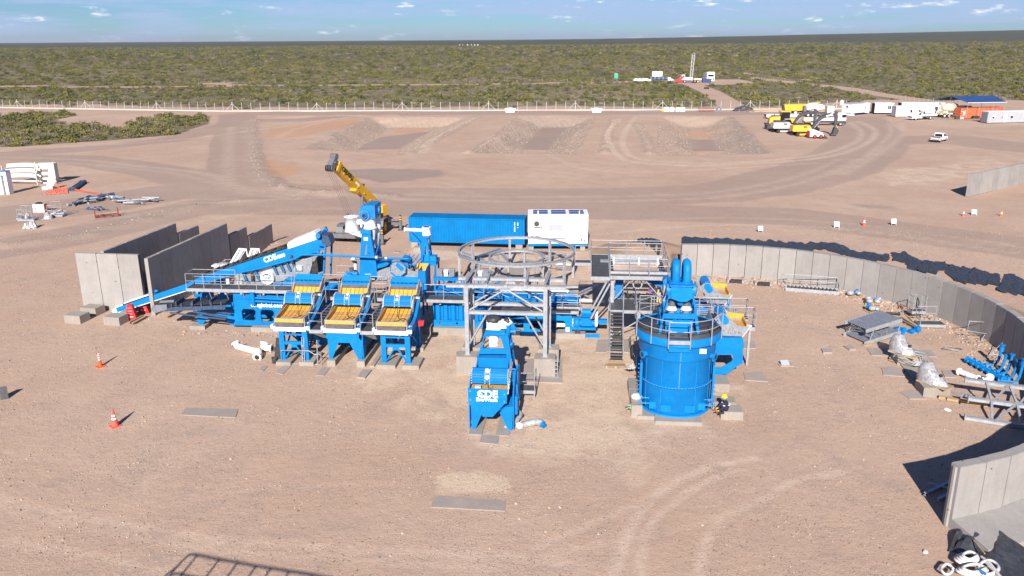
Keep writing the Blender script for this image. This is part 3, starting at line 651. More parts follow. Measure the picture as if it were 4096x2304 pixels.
mb=MB();mb.box(-.4,.4,-.3,.3,0,.7);c_=G('r3',775,345,4.7)
def block(uv,sx,sy,h,label,rz=PF.rz,name='concrete_block',mat=None,cat='concrete block',group=None,z0=0.0):
 b=MB();b.prism([(-sx/2,-sy/2),(sx/2,-sy/2),(sx/2,sy/2),(-sx/2,sy/2)],'xy',0,h-.02);b.box(-sx/2+.02,sx/2-.02,-sy/2+.02,sy/2-.02,h-.02,h)
 o=bpy.data.objects.new(name,b.mesh(name,mat or CONC_P));COL.objects.link(o);o.location=(uv[0],uv[1],z0);o.rotation_euler=(0,0,rz);OFF[o.name]=(0,0,0)
 return tag(o,label,cat,group)
def blockpx(r,x0,y0,x1,y1,sy,h,label,**k):
 p,q=G(r,x0,y0,h),G(r,x1,y1,h);d=q-p;L=d.length;a=math.atan2(d.y,d.x)
 c=(p+q)/2+Vector((-math.sin(a),math.cos(a),0))*sy/2;return block((c.x,c.y),L,sy,h,label,a,**k)
GB='square concrete foundation blocks left of the belt conveyor'
blockpx('r3',8,915,150,925,1.1,.65,'concrete foundation block standing alone farthest left',group=GB)
blockpx('r3',155,848,290,858,1.1,.65,'concrete foundation block nearest the pale bunker wall',group=GB)
blockpx('r3',360,930,500,940,1.1,.65,'concrete foundation block just left of the red cone and under the belt tip',group=GB)
blockpx('r3',500,893,582,897,.9,.5,'small concrete block half hidden behind the red cone under the belt',group=GB)
GP='thin concrete pads let into the ground'
def padpx(r,pts,label,h=.04,mat=None,name='concrete_pad'):
 P=[G(r,a,b,h)for a,b in pts];c=sum(P,Vector())/len(P);m=MB()
 h+=padpx.n*.0007;padpx.n+=1;m.prism([(p.x-c.x,p.y-c.y)for p in P],'xy',-.02-padpx.n*.0005,h)
 o=bpy.data.objects.new(name,m.mesh(name,mat or CONC_F));COL.objects.link(o);o.location=(c.x,c.y,0);OFF[o.name]=(0,0,0)
 return tag(o,label,'concrete pad',GP)
padpx.n=0
padpx('e3',[(-60,660),(10,595),(80,605),(10,680)],'small concrete pad left of the first screen tower',)
padpx('e3',[(185,700),(300,600),(420,600),(300,725)],'concrete pad in front of the first screen tower')
padpx('e3',[(785,740),(880,615),(1000,625),(905,745)],'concrete pad in front of the hopper under the middle screen')
padpx('e3',[(1390,765),(1475,650),(1605,655),(1510,775)],'concrete pad in front of the third screen tower',.12)
padpx('d',[(455,1043),(468,1025),(600,1029),(592,1050)],'large dusty pad level with the ground left of the plant')
padpx('d',[(1083,1275),(1093,1247),(1272,1260),(1270,1285)],'long grey pad alone in the middle foreground')
padpx('q1',[(285,1375),(305,1305),(475,1310),(462,1392)],'small pad at the foot of the front wash unit')
padpx('d',[(2218,924),(2250,922),(2285,942),(2222,943)],'pad left of the farther wrapped pump plinth',)
padpx('q5',[(780,775),(985,780),(1030,860),(830,845)],'pad left of the trench between the two wrapped pumps')
padpx('q5',[(645,585),(840,590),(875,660),(690,655)],'pad beside the farther wrapped pump')
padpx('q5',[(1115,605),(1265,600),(1320,665),(1180,668)],'pad right of the farther wrapped pump')
padpx('q5',[(960,1010),(1060,985),(1150,1000),(1225,1075),(1060,1075)],'pad in front of the nearer wrapped pump')
padpx('q5',[(1370,800),(1450,795),(1510,870),(1400,865)],'pad right of the nearer wrapped pump')
padpx('q5',[(1460,1010),(1640,1020),(1760,1075),(1560,1065)],'pad between the nearer wrapped pump and the steel truss')
padpx('q5',[(425,562),(490,555),(540,590),(480,598)],'loose small pad on the rough ground right of the plant',.12)
padpx('q5',[(205,588),(300,585),(310,625),(225,627)],'square manhole lid on the right of the plant',.1)
padpx('q2',[(1085,650),(1180,648),(1190,710),(1085,712)],'pad right of the blue chassis with the oval opening')
padpx('q2',[(1085,910),(1242,905),(1290,985),(1100,975)],'broad pad right of the round tank')
padpx('r5',[(740,780),(1060,565),(1200,590),(1000,845),(760,840)],'wide slab under the round steel stand')
padpx('r5',[(1375,650),(1440,620),(1560,640),(1540,690),(1400,690)],'slab under the right legs of the round steel stand')
padpx('r6',[(440,1215),(460,1110),(780,1100),(760,1230)],'slab under the foot of the long stairs')
padpx('e1',[(2355,900),(2360,860),(2500,850),(2500,900)],'slab between the slurry pump and the stairs')
padpx('q4',[(395,1345),(400,1340),(402,1344),(398,1350)],'chip of slab')if False else None
block((-17.9,57.9),3.2,.8,.35,'long concrete footing under the blue panel with the web address',group=None)
block((-23.7,58.6),1.2,.8,.3,'concrete footing under the left leg of the blue chassis')
w_=PF.w(1.9,-.2);block((w_.x,w_.y),5.0,1.0,.55,'long concrete footing under the corrugated blue tank')
w_=PF.w(5.9,-.3);block((w_.x,w_.y),1.3,.7,.4,'short concrete footing under the blue chassis behind the gantry')
w_=PF.w(9.6,-.4);block((w_.x,w_.y),3.4,.8,.4,'concrete footing under the pump end of the blue chassis')
# ------------------------------------------------------------------ shipping containers and cabins
def corrug(mb,L,H,x0,z0,y,amp=.035,pitch=.28):
 n=int(L/pitch);p=L/n;poly=[]
 for i in range(n):a=x0+i*p;poly+=[(a,y),(a+p*.25,y),(a+p*.4,y-amp),(a+p*.6,y-amp),(a+p*.75,y)]
 poly+=[(x0+L,y)]
 vs=[(a,b,z0)for a,b in poly]+[(a,b,z0+H)for a,b in poly];m=len(poly)
 mb.add(vs,[(i,i+1,m+i+1,m+i)for i in range(m-1)])
def frame_between(p,q):
 d=q-p;return Frame((p.x,p.y),math.atan2(d.y,d.x)),d.length
def container(label,p,q,z0,H,D,mat,ribs=True,group=None,roofmat=None,name='shipping_container',cat='container',doors_left=False):
 fr,L=frame_between(p,q);r_=thing(name,label,cat,(0,0),fr,group)
 m=MB()
 for x in(0,L-.14):
  for y in(0,D-.14):m.box(x,x+.14,y,y+.14,z0,z0+H)
 for y in(0.003,D-.123):
  m.box(.14,L-.14,y,y+.12,z0,z0+.16);m.box(.14,L-.14,y,y+.12,z0+H-.1,z0+H)
 for x in(0.003,L-.123):
  m.box(x,x+.12,.14,D-.14,z0,z0+.16);m.box(x,x+.12,.14,D-.14,z0+H-.1,z0+H)
 part('frame',m,mat,r_)
 m=MB();corrug(m,L-.28,H-.26,.14,z0+.16,.07)if ribs else m.box(.14,L-.14,.05,.09,z0+.16,z0+H-.1);part('side_wall',m,mat,r_)
 m=MB();m.box(.14,L-.14,D-.08,D-.05,z0+.16,z0+H-.1);part('back_wall',m,mat,r_)
 for x in(.04,L-.09):
  m=MB();m.box(x,x+.05,.14,D-.14,z0+.16,z0+H-.1)
  if x<1 and ribs:
   for k in range(5):m.box(x-.05,x,.3+k*(D-.7)/4,.36+k*(D-.7)/4,z0+.16,z0+H-.12)
  part('end_wall',m,mat,r_)
 m=MB();n=int(L/.33)
 m.box(.1,L-.1,.1,D-.1,z0+H-.06,z0+H-.02)
 for k in range(n):m.box(.2+k*(L-.4)/n,.2+(k+.5)*(L-.4)/n,.14,D-.14,z0+H-.02,z0+H+.01)
 part('roof',m,roofmat or mat,r_);m=MB();m.box(.1,L-.1,.1,D-.1,z0+.05,z0+.15);part('floor',m,DARK,r_)
 return r_,fr,L
cl_,cr_=G('r5',0,405,.6),G('r5',1083,432,.6)
cl_=cl_+(cl_-cr_).normalized()*.35
bc,bfr,bL=container('bright blue corrugated shipping container behind the plant beside the white shelter',cl_,cr_,.62,2.6,2.44,BLUE_C)
for x_,zs in((bL-1.02,(2.86,2.78,2.68,2.60,2.40,2.31,2.22,2.12,2.03,1.94)),(bL-.70,(2.84,2.76,2.67,2.57,2.34))):
 for z_ in zs:part('code_mark',MB().box(x_-random.uniform(.04,.06),x_+.05,.02,.03,z_,z_+random.uniform(.05,.075)),LETTER,bc)
for k,(u_,v_)in enumerate(((.5,.4),(.5,2.1),(bL-.6,.4),(bL-.6,2.1))):
 p_=bfr.w(u_,v_);block((p_.x,p_.y),.7,.5,.62,('concrete block under the front left corner of the blue container','concrete block under the rear left corner of the blue container','concrete block under the front right corner of the blue container','concrete block under the rear right corner of the blue container')[k],bfr.rz)
sl_,sr_=G('r5',1118,440,.55),G('r5',1692,440,.55)
fr,L=frame_between(sl_,sr_);sh=thing('equipment_shelter','white electrical shelter with a blue base band, wall air conditioner and door','shelter',(0,0),fr)
H_,D_=3.15,2.7;z0=.6
m=MB();m.prism([(.0,z0),(L,z0),(L,z0+H_),(0,z0+H_)],'xz',0,D_);part('body',m,WHITE,sh)
m=MB();m.box(-.01,L+.01,-.012,D_+.01,z0-.1,z0+.16);part('base_band',m,BLUE_C,sh)
m=MB();m.box(.1,1.5,-.012,0,z0+.62,z0+.78);m.box(2.0,5.0,-.012,0,z0+.62,z0+.72);part('stripe',m,NAVY,sh)
for x in np.linspace(.5,L-1.9,3):
 for y in(.45,1.5):
  m=MB();m.box(x,x+1.5,y,y+.75,z0+H_+.012,z0+H_+.05);part('roof_panel',m,NAVY,sh)
m=MB();m.box(-.03,L+.03,-.03,D_+.03,z0+H_-.02,z0+H_+.012);part('roof',m,WHITE,sh)
for x in(1.0,5.2):
 m=MB();m.cyl((x,.4,z0+H_),(x,.4,z0+H_+.35),.05,n=8);part('lifting_post',m,WHITE,sh)
ac=part('air_conditioner',MB().box(.5,1.42,-.35,-.02,2.55,3.2),WHITE_D,sh)
m=MB();m.cyl((.86,-.37,2.9),(.86,-.35,2.9),.26,n=18);part('fan_grille',m,DARK,ac);part('bracket',MB().box(.6,.66,-.33,0,2.42,2.55),WHITE_D,ac);part('bracket',MB().box(1.2,1.26,-.33,0,2.42,2.55),WHITE_D,ac)
dr_=part('door',MB().box(L-2.3,L-1.15,-.02,0,z0+.35,z0+2.35),WHITE,sh)
m=MB();d0,d1,e0,e1=L-2.33,L-1.12,z0+.32,z0+2.38
for a in((d0,d0+.025,e0,e1),(d1-.025,d1,e0,e1)):m.box(a[0],a[1],-.03,-.02,a[2],a[3])
m.box(d0,d1,-.031,-.021,e1-.025,e1);part('door_edge',m,DARK,dr_)
for zz_ in(.75,1.4,2.1):part('hinge',MB().box(L-1.2,L-1.0,-.05,-.0,z0+zz_,z0+zz_+.07),WHITE_D,dr_)
part('handle',MB().box(L-2.25,L-2.2,-.06,-.02,z0+1.2,z0+1.4),DARK,dr_)
text('lettering','SHELTER',.17,LBLACK,sh,(L-1.72,-.03,z0+2.0),(R(90),0,0),.004,space=1.1)
text('lettering','ALUVIO',.26,LBLACK,sh,(.75,-.013,z0+.93),(R(90),0,0),.01)
m=MB();m.box(2.1,3.55,-.008,0,z0+1.45,z0+2.2);part('wall_plate',m,CABIN_G,sh)
part('socket_box',MB().box(L-.75,L-.6,-.05,0,z0+.45,z0+.65),DARK,sh);part('socket_box',MB().box(L-.42,L-.3,-.04,0,z0+.42,z0+.55),DARK,sh)
for k,x in enumerate((.3,L-.5)):
 p_=fr.w(x,.4);block((p_.x,p_.y),.5,.5,.5,('concrete block under the left end of the white shelter','concrete block under the right end of the white shelter')[k],fr.rz)
# ------------------------------------------------------------------ handrails and grated decks
POSTS={}
def post_mesh(h):
 k=round(h,2)
 if k not in POSTS:POSTS[k]=MB().cyl((0,0,0),(0,0,h),.028,n=6).mesh('rail_post',GALV)
 return POSTS[k]
def railing(root,pts,h=1.1,sp=1.3,ends=True,mid=True,r_=.026,toe=False):
 P=[Vector(p)for p in pts];up=Vector((0,0,h))
 part('handrail',MB().tube([p+up for p in P],r_),GALV,root)
 if mid:part('knee_rail',MB().tube([p+up*.52 for p in P],r_*.85),GALV,root)
 for a,b in zip(P[:-1],P[1:]):
  n=max(1,int(round((b-a).length/sp)))
  for i in range(n+(1 if b is P[-1]and ends else 0)):share('rail_post',post_mesh(h),root,a.lerp(b,i/n))
def deck(root,u0,u1,v0,v1,z,fas=.22,sides='fblr'):
 part('grating',MB().box(u0+.04,u1-.04,v0+.04,v1-.04,z-.04,z),GRATE,root)
 m=MB()
 if 'f' in sides:m.box(u0,u1,v0,v0+.035,z-fas,z+.03)
 if 'b' in sides:m.box(u0,u1,v1-.035,v1,z-fas,z+.03)
 if 'l' in sides:m.box(u0,u0+.035,v0+.036,v1-.036,z-fas,z+.03)
 if 'r' in sides:m.box(u1-.035,u1,v0+.036,v1-.036,z-fas,z+.03)
 part('deck_edge',m,GALV,root)
def stairs(root,u0,u1,v0,z0,v1,z1,n,name='step',str_=True):
 me=MB().box(0,u1-u0-.06,0,.24,-.035,0).mesh('step',GRATE)
 for i in range(n):
  t=(i+.5)/n;share(name,me,root,(u0+.03,v0+(v1-v0)*t-.12,z0+(z1-z0)*t))
 for u in(u0,u1):part('stringer',MB().bar((u,v0,z0),(u,v1,z1),.05,.24),GALV,root)
# ------------------------------------------------------------------ the screening plant (left)
pl=thing('screening_plant','blue screening plant chassis with a grated walkway and the web address on its side','plant module',(-14,0),PF)
out_=PF.tr('r3',[(1180,690),(1245,700),(1255,862),(1525,872),(1525,722),(1990,745)],-.6)
out_+=[(-7.2,2.62),(-7.2,.42)]+PF.tr('r3',[(1980,1012),(1530,1005),(1500,1000),(1470,960),(1440,930),(1320,930),(1290,950),(1250,1000),(1212,992)],-.6)
def oct_hole(r,a,v,c=18):
 x0,y0,x1,y1=a;return PF.tr(r,[(x0+c,y0),(x1-c,y0+4),(x1,y0+c+4),(x1,y1-c),(x1-c,y1),(x0+c,y1-4),(x0+8,y1-c),(x0,y0+c)],v)
holes=[oct_hole('r3',(1600,855,1726,962),-.6),oct_hole('r3',(1768,862,1890,972),-.6)]
cp=part('chassis_panel',MB().prism(out_,'xz',-.66,-.54,holes),BLUE,pl)
m=MB()
for h_ in holes:
 cx_=sum(p[0]for p in h_)/8;cz_=sum(p[1]for p in h_)/8
 m.tube([(a,-.67,b)for a,b in h_],.018,5,True)
m.box(-14.85,-7.25,-.74,-.66,2.42,2.5);m.box(-14.9,-7.25,-.70,-.66,.42,.5);part('rim',m,BLUE,cp)
for v in(1.2,3.0):
 part('chassis_panel',MB().prism(out_,'xz',v,v+.1,holes),BLUE,pl)
for u in(-17.6,-14.6,-11.4,-8.2):part('cross_beam',MB().box(u,u+.2,-.5,3.0,2.3,2.6),BLUE,pl)
for u in(-14.4,-10.6):part('cross_beam',MB().box(u,u+.15,-.5,3.0,.5,.8),BLUE,pl)
m=MB();q0=PF.at('r3',1695,740,-.95);q1_=PF.at('r3',1700,820,-.95)
m.cyl((q0[0],-.95,q1_[1]),(q0[0],-.95,3.0),.17);m.cyl((q0[0],-.95,3.0),(q0[0],-.95,3.05),.23)
part('down_pipe',m,BLUE,pl)
m=MB()
for yy_,r_ in((762,.07),(790,.09)):
 a=PF.at('r3',1710,yy_,-.9);b=PF.at('r3',1990,yy_+16,-.9);m.cyl((a[0],-.9,a[1]),(b[0],-.9,b[1]),r_)
part('side_pipe',m,BLUE,pl)
a=PF.at('r3',1825,828,-.67);text('lettering','cdeglobal.com',.44,LETTER,pl,(a[0]-.0,-.672,a[1]),(R(90),0,0),.010)
deck(pl,-18.35,-10.1,-.95,.35,3.2);deck(pl,-10.1,-.6,-1.6,-.35,3.0)
railing(pl,[(-18.3,.3,3.2),(-18.3,-.92,3.2),(-10.2,-.92,3.2),(-9.6,-.92,3.2)],1.15,1.35)
railing(pl,[(-18.3,.3,3.2),(-15.0,.3,3.2)],1.15,1.6)
railing(pl,[(-7.2,-1.55,3.0),(-6.5,-1.55,3.0)],1.1,.7);railing(pl,[(-3.7,-1.55,3.0),(-3.0,-1.55,3.0)],1.1,.7)
railing(pl,[(-8.0,-.1,3.2),(-4.6,-.1,3.1),(-3.6,-.1,3.1)],1.1,1.3)
railing(pl,[(-7.9,2.6,3.1),(-6.4,2.6,3.1)],1.1,.8)
for u in np.arange(-17.6,-10,1.7):part('deck_bracket',MB().box(u,u+.16,-.97,-.80,2.86,2.97),GALV,pl)
for u in np.arange(-17.9,-10.2,1.3):part('deck_strut',MB().bar((u,-.55,2.3),(u,-.9,2.95),.06,.06),GALV,pl)
# access stairs behind the walkway
st=thing('access_stairs','galvanised stairs with handrails climbing between the bunker wall and the belt','stairs',(-17,6),PF)
s0=(-19.2,5.4,0.3);
for v in(4.6,5.6):
 railing(st,[(-20.6,v,.3),(-18.2,v,2.6),(-15.2,v,2.6)],1.1,1.0)
deck(st,-18.2,-15.2,4.6,5.6,2.6)
me_=MB().box(0,.26,0,.9,-.035,0).mesh('step',GRATE)
for i in range(10):share('step',me_,st,(-20.5+i*.235,4.65,.45+i*.22))
for v in(4.6,5.6):part('stringer',MB().bar((-20.6,v,.25),(-18.2,v,2.5),.05,.24),GALV,st)
part('leg',MB().box(-18.1,-17.95,4.7,4.85,0,2.4).box(-15.4,-15.25,4.7,4.85,0,2.4),GALV,st)
# inclined belt conveyor
cv=thing('belt_conveyor','long inclined blue belt conveyor with white end covers rising over the plant','conveyor',(-18,2.3),PF)
A0=Vector((-25.95,2.0,.25));A1=Vector((-19.75,2.0,2.42));A2=Vector((-18.7,2.0,2.95));A3=Vector((-8.75,2.0,6.35))
W_=1.05
for v in(2.0,2.0+W_):
 pts=[(A0.x,A0.z+.28),(A1.x,A1.z+.28),(A2.x,A2.z+.28),(A3.x,A3.z+.22),(A3.x+.15,A3.z-.75),(A2.x-.1,A2.z-.35),(A1.x,A1.z-.2),(A0.x+.1,A0.z-.12)]
 part('side_frame',MB().prism(pts,'xz',v-.04,v+.04),BLUE,cv)
m=MB()
for a,b in((A0,A1),(A1,A2),(A2,A3)):
 for dz in(.32,-.05):m.prism([(a.x,a.z+dz),(b.x,b.z+dz),(b.x,b.z+dz-.03),(a.x,a.z+dz-.03)],'xz',2.06,2.0+W_-.06)
part('belt',m,RUB,cv)
m=MB();
for a,b in((A1,A2),(A2,A3)):
 m.prism([(a.x,a.z+.28),(b.x-(2.8 if b is A3 else 0),b.z+.30-(.95 if b is A3 else 0)),(b.x-(2.8 if b is A3 else 0),b.z+.50-(.95 if b is A3 else 0)),(a.x,a.z+.42)],'xz',3.0,3.05)
 m.prism([(a.x,a.z+.28),(b.x-(2.8 if b is A3 else 0),b.z+.30-(.95 if b is A3 else 0)),(b.x-(2.8 if b is A3 else 0),b.z+.42-(.95 if b is A3 else 0)),(a.x,a.z+.38)],'xz',2.05,2.1)
part('belt_skirt',m,RUB,cv)
for t in np.linspace(.04,.68,9):
 p=A2.lerp(A3,t);part('idler',MB().cyl((p.x,1.93,p.z+.42),(p.x,3.15,p.z+.42),.055,n=8),DARK,cv)
# white covers: tail and head
dtl=(A1-A0).normalized()
m=MB();a,b=A0-dtl*.35,A0+dtl*1.0;
prof=[(a.x-.1,a.z-.10),(a.x-.12,a.z+.12),(b.x-.9,b.z+.08),(A0.x+2.4*dtl.x,A0.z+2.4*dtl.z+.42),(A0.x+2.4*dtl.x,A0.z+2.4*dtl.z+.28),(A0.x+.3,A0.z+.22),(A0.x+.3,A0.z-.12)]
m.prism([(a.x,a.z-.12),(a.x-.12,a.z+.12),(a.x+.2,a.z+.36),(A0.x+.6*dtl.x,A0.z+.6*dtl.z+.4),(A0.x+.6*dtl.x,A0.z+.6*dtl.z-.15)],'xz',2.05,3.0)
part('tail_cover',m,WHITE,cv)
m=MB();p,q=A0+dtl*.7,A0+dtl*3.0;m.prism([(p.x,p.z+.42),(q.x,q.z+.42),(q.x,q.z+.37),(p.x,p.z+.37)],'xz',2.08,2.98);part('tail_belt_guard',m,WHITE,cv)
m=MB();p,q=A0+dtl*.2,A1+dtl*(-.2);m.prism([(p.x,p.z-.12),(q.x,q.z-.24),(q.x,q.z-.29),(p.x,p.z-.18)],'xz',1.94,3.1);part('belt_underguard',m,WHITE,cv)
p=A0+dtl*3.3;m=MB();m.cyl((p.x,1.9,p.z+.5),(p.x,2.7,p.z+.5),.13);m.box(p.x-.35,p.x+.3,2.1,2.8,p.z+.36,p.z+.46);m.cyl((p.x+.5,2.2,p.z+.65),(p.x+.1,2.2,p.z+.55),.1);part('belt_scraper',m,BLUE_D,cv)
dh=(A3-A2).normalized();p=A3-dh*2.75;q=A3-dh*.35
m=MB();m.prism([(p.x,p.z+.18),(q.x,q.z+.18),(q.x,q.z+.62),(q.x-.15,q.z+.78),(p.x+.1,p.z+.72),(p.x-.02,p.z+.55)],'xz',1.9,3.2);part('head_cover',m,WHITE,cv)
m=MB();m.cyl((A3.x-.1,1.7,A3.z+.42),(A3.x-.1,3.55,A3.z+.42),.12);m.cyl((A3.x-.1,1.6,A3.z+.42),(A3.x-.1,1.78,A3.z+.42),.2);m.cyl((A3.x-.1,3.4,A3.z+.42),(A3.x-.1,3.6,A3.z+.42),.19);part('head_drum',m,BLUE_D,cv)
m=MB();m.prism([(A3.x,A3.z+.4),(A3.x+.55,A3.z+.35),(A3.x+.75,A3.z-.25),(A3.x+.6,A3.z-.5),(A3.x+.0,A3.z-.6)],'xz',2.0,3.1);part('discharge_chute',m,PIPEB,cv)
a=PF.at('c1',1375,672,1.95);b=PF.at('c1',1515,640,1.95);sl=math.atan2(A3.z-A2.z,A3.x-A2.x)
text('lettering','CDE',.56,LETTER,cv,(a[0]+.02,1.952,a[1]+.02),(R(90),-sl,0),.02)
text('lettering','M4500',.33,LETTER,cv,(b[0]+.0,1.952,b[1]+.0),(R(90),-sl,0),.018)
# supports of the head
m=MB();hx=PF.at('c1',2180,480,1.6);hb=PF.at('c1',2150,850,1.6)
m.bar((hx[0],1.6,hx[1]),(hb[0],1.6,hb[1]-.3),.12,.18);m.bar((hx[0]-.55,1.6,hx[1]-.35),(hb[0]-.55,1.6,hb[1]-.4),.12,.18)
m.bar((hx[0],1.6,hx[1]),(hx[0]-.6,1.6,hx[1]+.05),.1,.12);m.bar((hb[0]+.05,1.6,hb[1]-.25),(hb[0]-.9,1.6,hb[1]-.65),.12,.3)
m.bar((hx[0],3.2,hx[1]),(hb[0],3.2,hb[1]-.8),.12,.18)
part('head_support',m,BLUE,cv)
# rinsing screen under the belt
rs=thing('rinsing_screen','galvanised inclined vibrating screen with a white round motor guard under the belt','screen',(-12,1),PF)
side=[(860,905),(985,870),(1200,830),(1720,690),(1990,655),(1985,760),(1955,870),(1960,905),(1650,935),(1560,990),(1450,1025),(1180,1060),(880,1030)]
for v in(.95,2.6):part('side_plate',MB().prism(PF.tr('c1',side,.95),'xz',v,v+.05),GALV_S,rs)
c=PF.at('c1',1350,935,.85)
md_=part('motor_guard',MB().cyl((c[0],.95,c[1]),(c[0],.6,c[1]),.52,n=28),WHITE,rs)
m=MB();m.tube([(c[0]+.3*math.cos(t),.59,c[1]+.06+.22*math.sin(t))for t in np.linspace(.2,2.9,9)],.05);m.box(c[0]-.38,c[0]+.38,.56,.61,c[1]-.26,c[1]-.2);part('guard_slot',m,MAROON,md_)
text('lettering','CDE',.27,LBLUE,rs,(c[0],.585,c[1]-.02),(R(90),0,0),.012)
for x,y in((1445,830),(1545,800),(1635,780),(1720,770),(1185,910),(1010,940)):
 t_=PF.at('c1',x-28,y-70,.8);b_=PF.at('c1',x+32,y+60,.8)
 sp=part('spring_unit',MB().bar((t_[0],.84,t_[1]),(b_[0],.84,b_[1]),.16,.16),DARK,rs)
 part('spray_clamp',MB().bar((t_[0]+.09,.72,t_[1]),(b_[0]+.09,.72,b_[1]),.06,.07).ball((b_[0],.75,b_[1]),.07),BLUE,sp)
m=MB()
for x,y in((1790,800),(925,1000)):
 p=PF.at('c1',x,y,.85);m.box(p[0]-.3,p[0]+.3,.78,.95,p[1]-.2,p[1]+.15)
 for k in range(5):m.box(p[0]-.26+k*.12,p[0]-.22+k*.12,.70,.78,p[1]-.2,p[1]+.15)
part('bearing_mount',m,WHITE_D,rs)
base=[(1380,1045),(1600,990),(1665,910),(1910,905),(1945,880),(2060,905),(2020,955),(1870,1005),(1560,1080),(1380,1090)]
part('base_frame',MB().prism(PF.tr('c1',base,.7),'xz',.55,.7).prism(PF.tr('c1',base,.7),'xz',2.7,2.8),BLUE,rs)
m=MB();tp=[PF.at('c1',*q,.5)for q in((935,870),(1200,815),(1740,670),(1840,610),(2080,612),(2355,625))]
e_=[PF.at('c2',740,385,.5)]
m.tube([(a,.5,b)for a,b in tp]+[(e_[0][0],.5,e_[0][1])],.085,8);part('water_manifold',m,BLUE,rs)
p=PF.at('c2',760,385,.5);q=PF.at('c2',945,400,.5);z2=PF.at('c2',1380,412,.5)
fx=part('flexible_hose',MB().cyl((p[0],.5,p[1]),(q[0],.5,q[1]),.09,n=10),DARK,rs)
m=MB()
for s_ in(p,q):m.cyl((s_[0]-.1,.5,s_[1]),(s_[0]+.08,.5,s_[1]),.15,n=12)
part('flange',m,GALV,fx);part('water_pipe',MB().cyl((q[0],.5,q[1]),(z2[0],.5,z2[1]),.085,n=8),BLUE,rs)
m=MB()
for x,y in((1690,640),(1120,905)):p=PF.at('c1',x,y,.6);m.cyl((p[0],.6,p[1]-.5),(p[0],.6,p[1]+.1),.12,n=10)
part('valve',m,DARK,rs)
m=MB();p=PF.at('c1',1990,760,1.2);q=PF.at('c1',2060,640,1.2)
m.prism([p,q,(q[0]+.05,q[1]-1.2),(p[0]-.1,p[1]-.9)],'xz',1.05,2.6);part('feed_curtain',m,RUB,rs)
# short side conveyor, the walkway's shade painted in as dark blue
sc=thing('side_conveyor','short side conveyor with black belt drum, shade below the walkway painted in as dark blue','conveyor',(-18,-1.2),PF)
B0=Vector((-20.4,-1.5,1.95));B1=Vector((-14.95,-1.5,2.35))
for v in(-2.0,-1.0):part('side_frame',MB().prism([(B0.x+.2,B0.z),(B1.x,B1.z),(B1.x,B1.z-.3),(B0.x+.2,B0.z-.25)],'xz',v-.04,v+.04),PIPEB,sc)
part('belt',MB().prism([(B0.x,B0.z+.12),(B1.x,B1.z+.15),(B1.x,B1.z+.11),(B0.x,B0.z+.08)],'xz',-1.95,-1.05),RUB,sc)
part('end_drum',MB().cyl((B0.x+.9,-2.06,B0.z-.05),(B0.x+.9,-2.06,B0.z-.05),.2)if False else MB().cyl((B0.x,-1.98,B0.z-.1),(B0.x,-1.02,B0.z-.1),.22,n=16),RUB,sc)
m=MB()
for v in(-2.05,-.95):m.prism([(B0.x-.25,B0.z-.1),(B0.x-.1,B0.z+.25),(B0.x+1.0,B0.z+.35),(B0.x+1.0,B0.z-.05),(B0.x,B0.z-.35)],'xz',v-.02,v+.02)
part('end_guard',m,PIPEG,sc)
for k in range(6):
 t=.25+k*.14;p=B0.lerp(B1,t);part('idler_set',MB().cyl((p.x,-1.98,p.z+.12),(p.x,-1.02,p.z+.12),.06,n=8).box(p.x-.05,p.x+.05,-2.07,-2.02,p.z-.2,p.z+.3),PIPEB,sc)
for k,t in enumerate((.32,.55,.8)):
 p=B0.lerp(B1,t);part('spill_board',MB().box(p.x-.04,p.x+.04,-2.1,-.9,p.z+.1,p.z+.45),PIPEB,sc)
m=MB();m.bar((-17.5,-1.9,1.75),(-15.0,-1.9,1.35),.1,.14);m.bar((-17.5,-1.1,1.75),(-15.0,-1.1,1.35),.1,.14);m.bar((-19.3,-1.9,1.6),(-15.1,-1.9,1.2),.08,.1);part('underframe',m,PIPEB,sc)
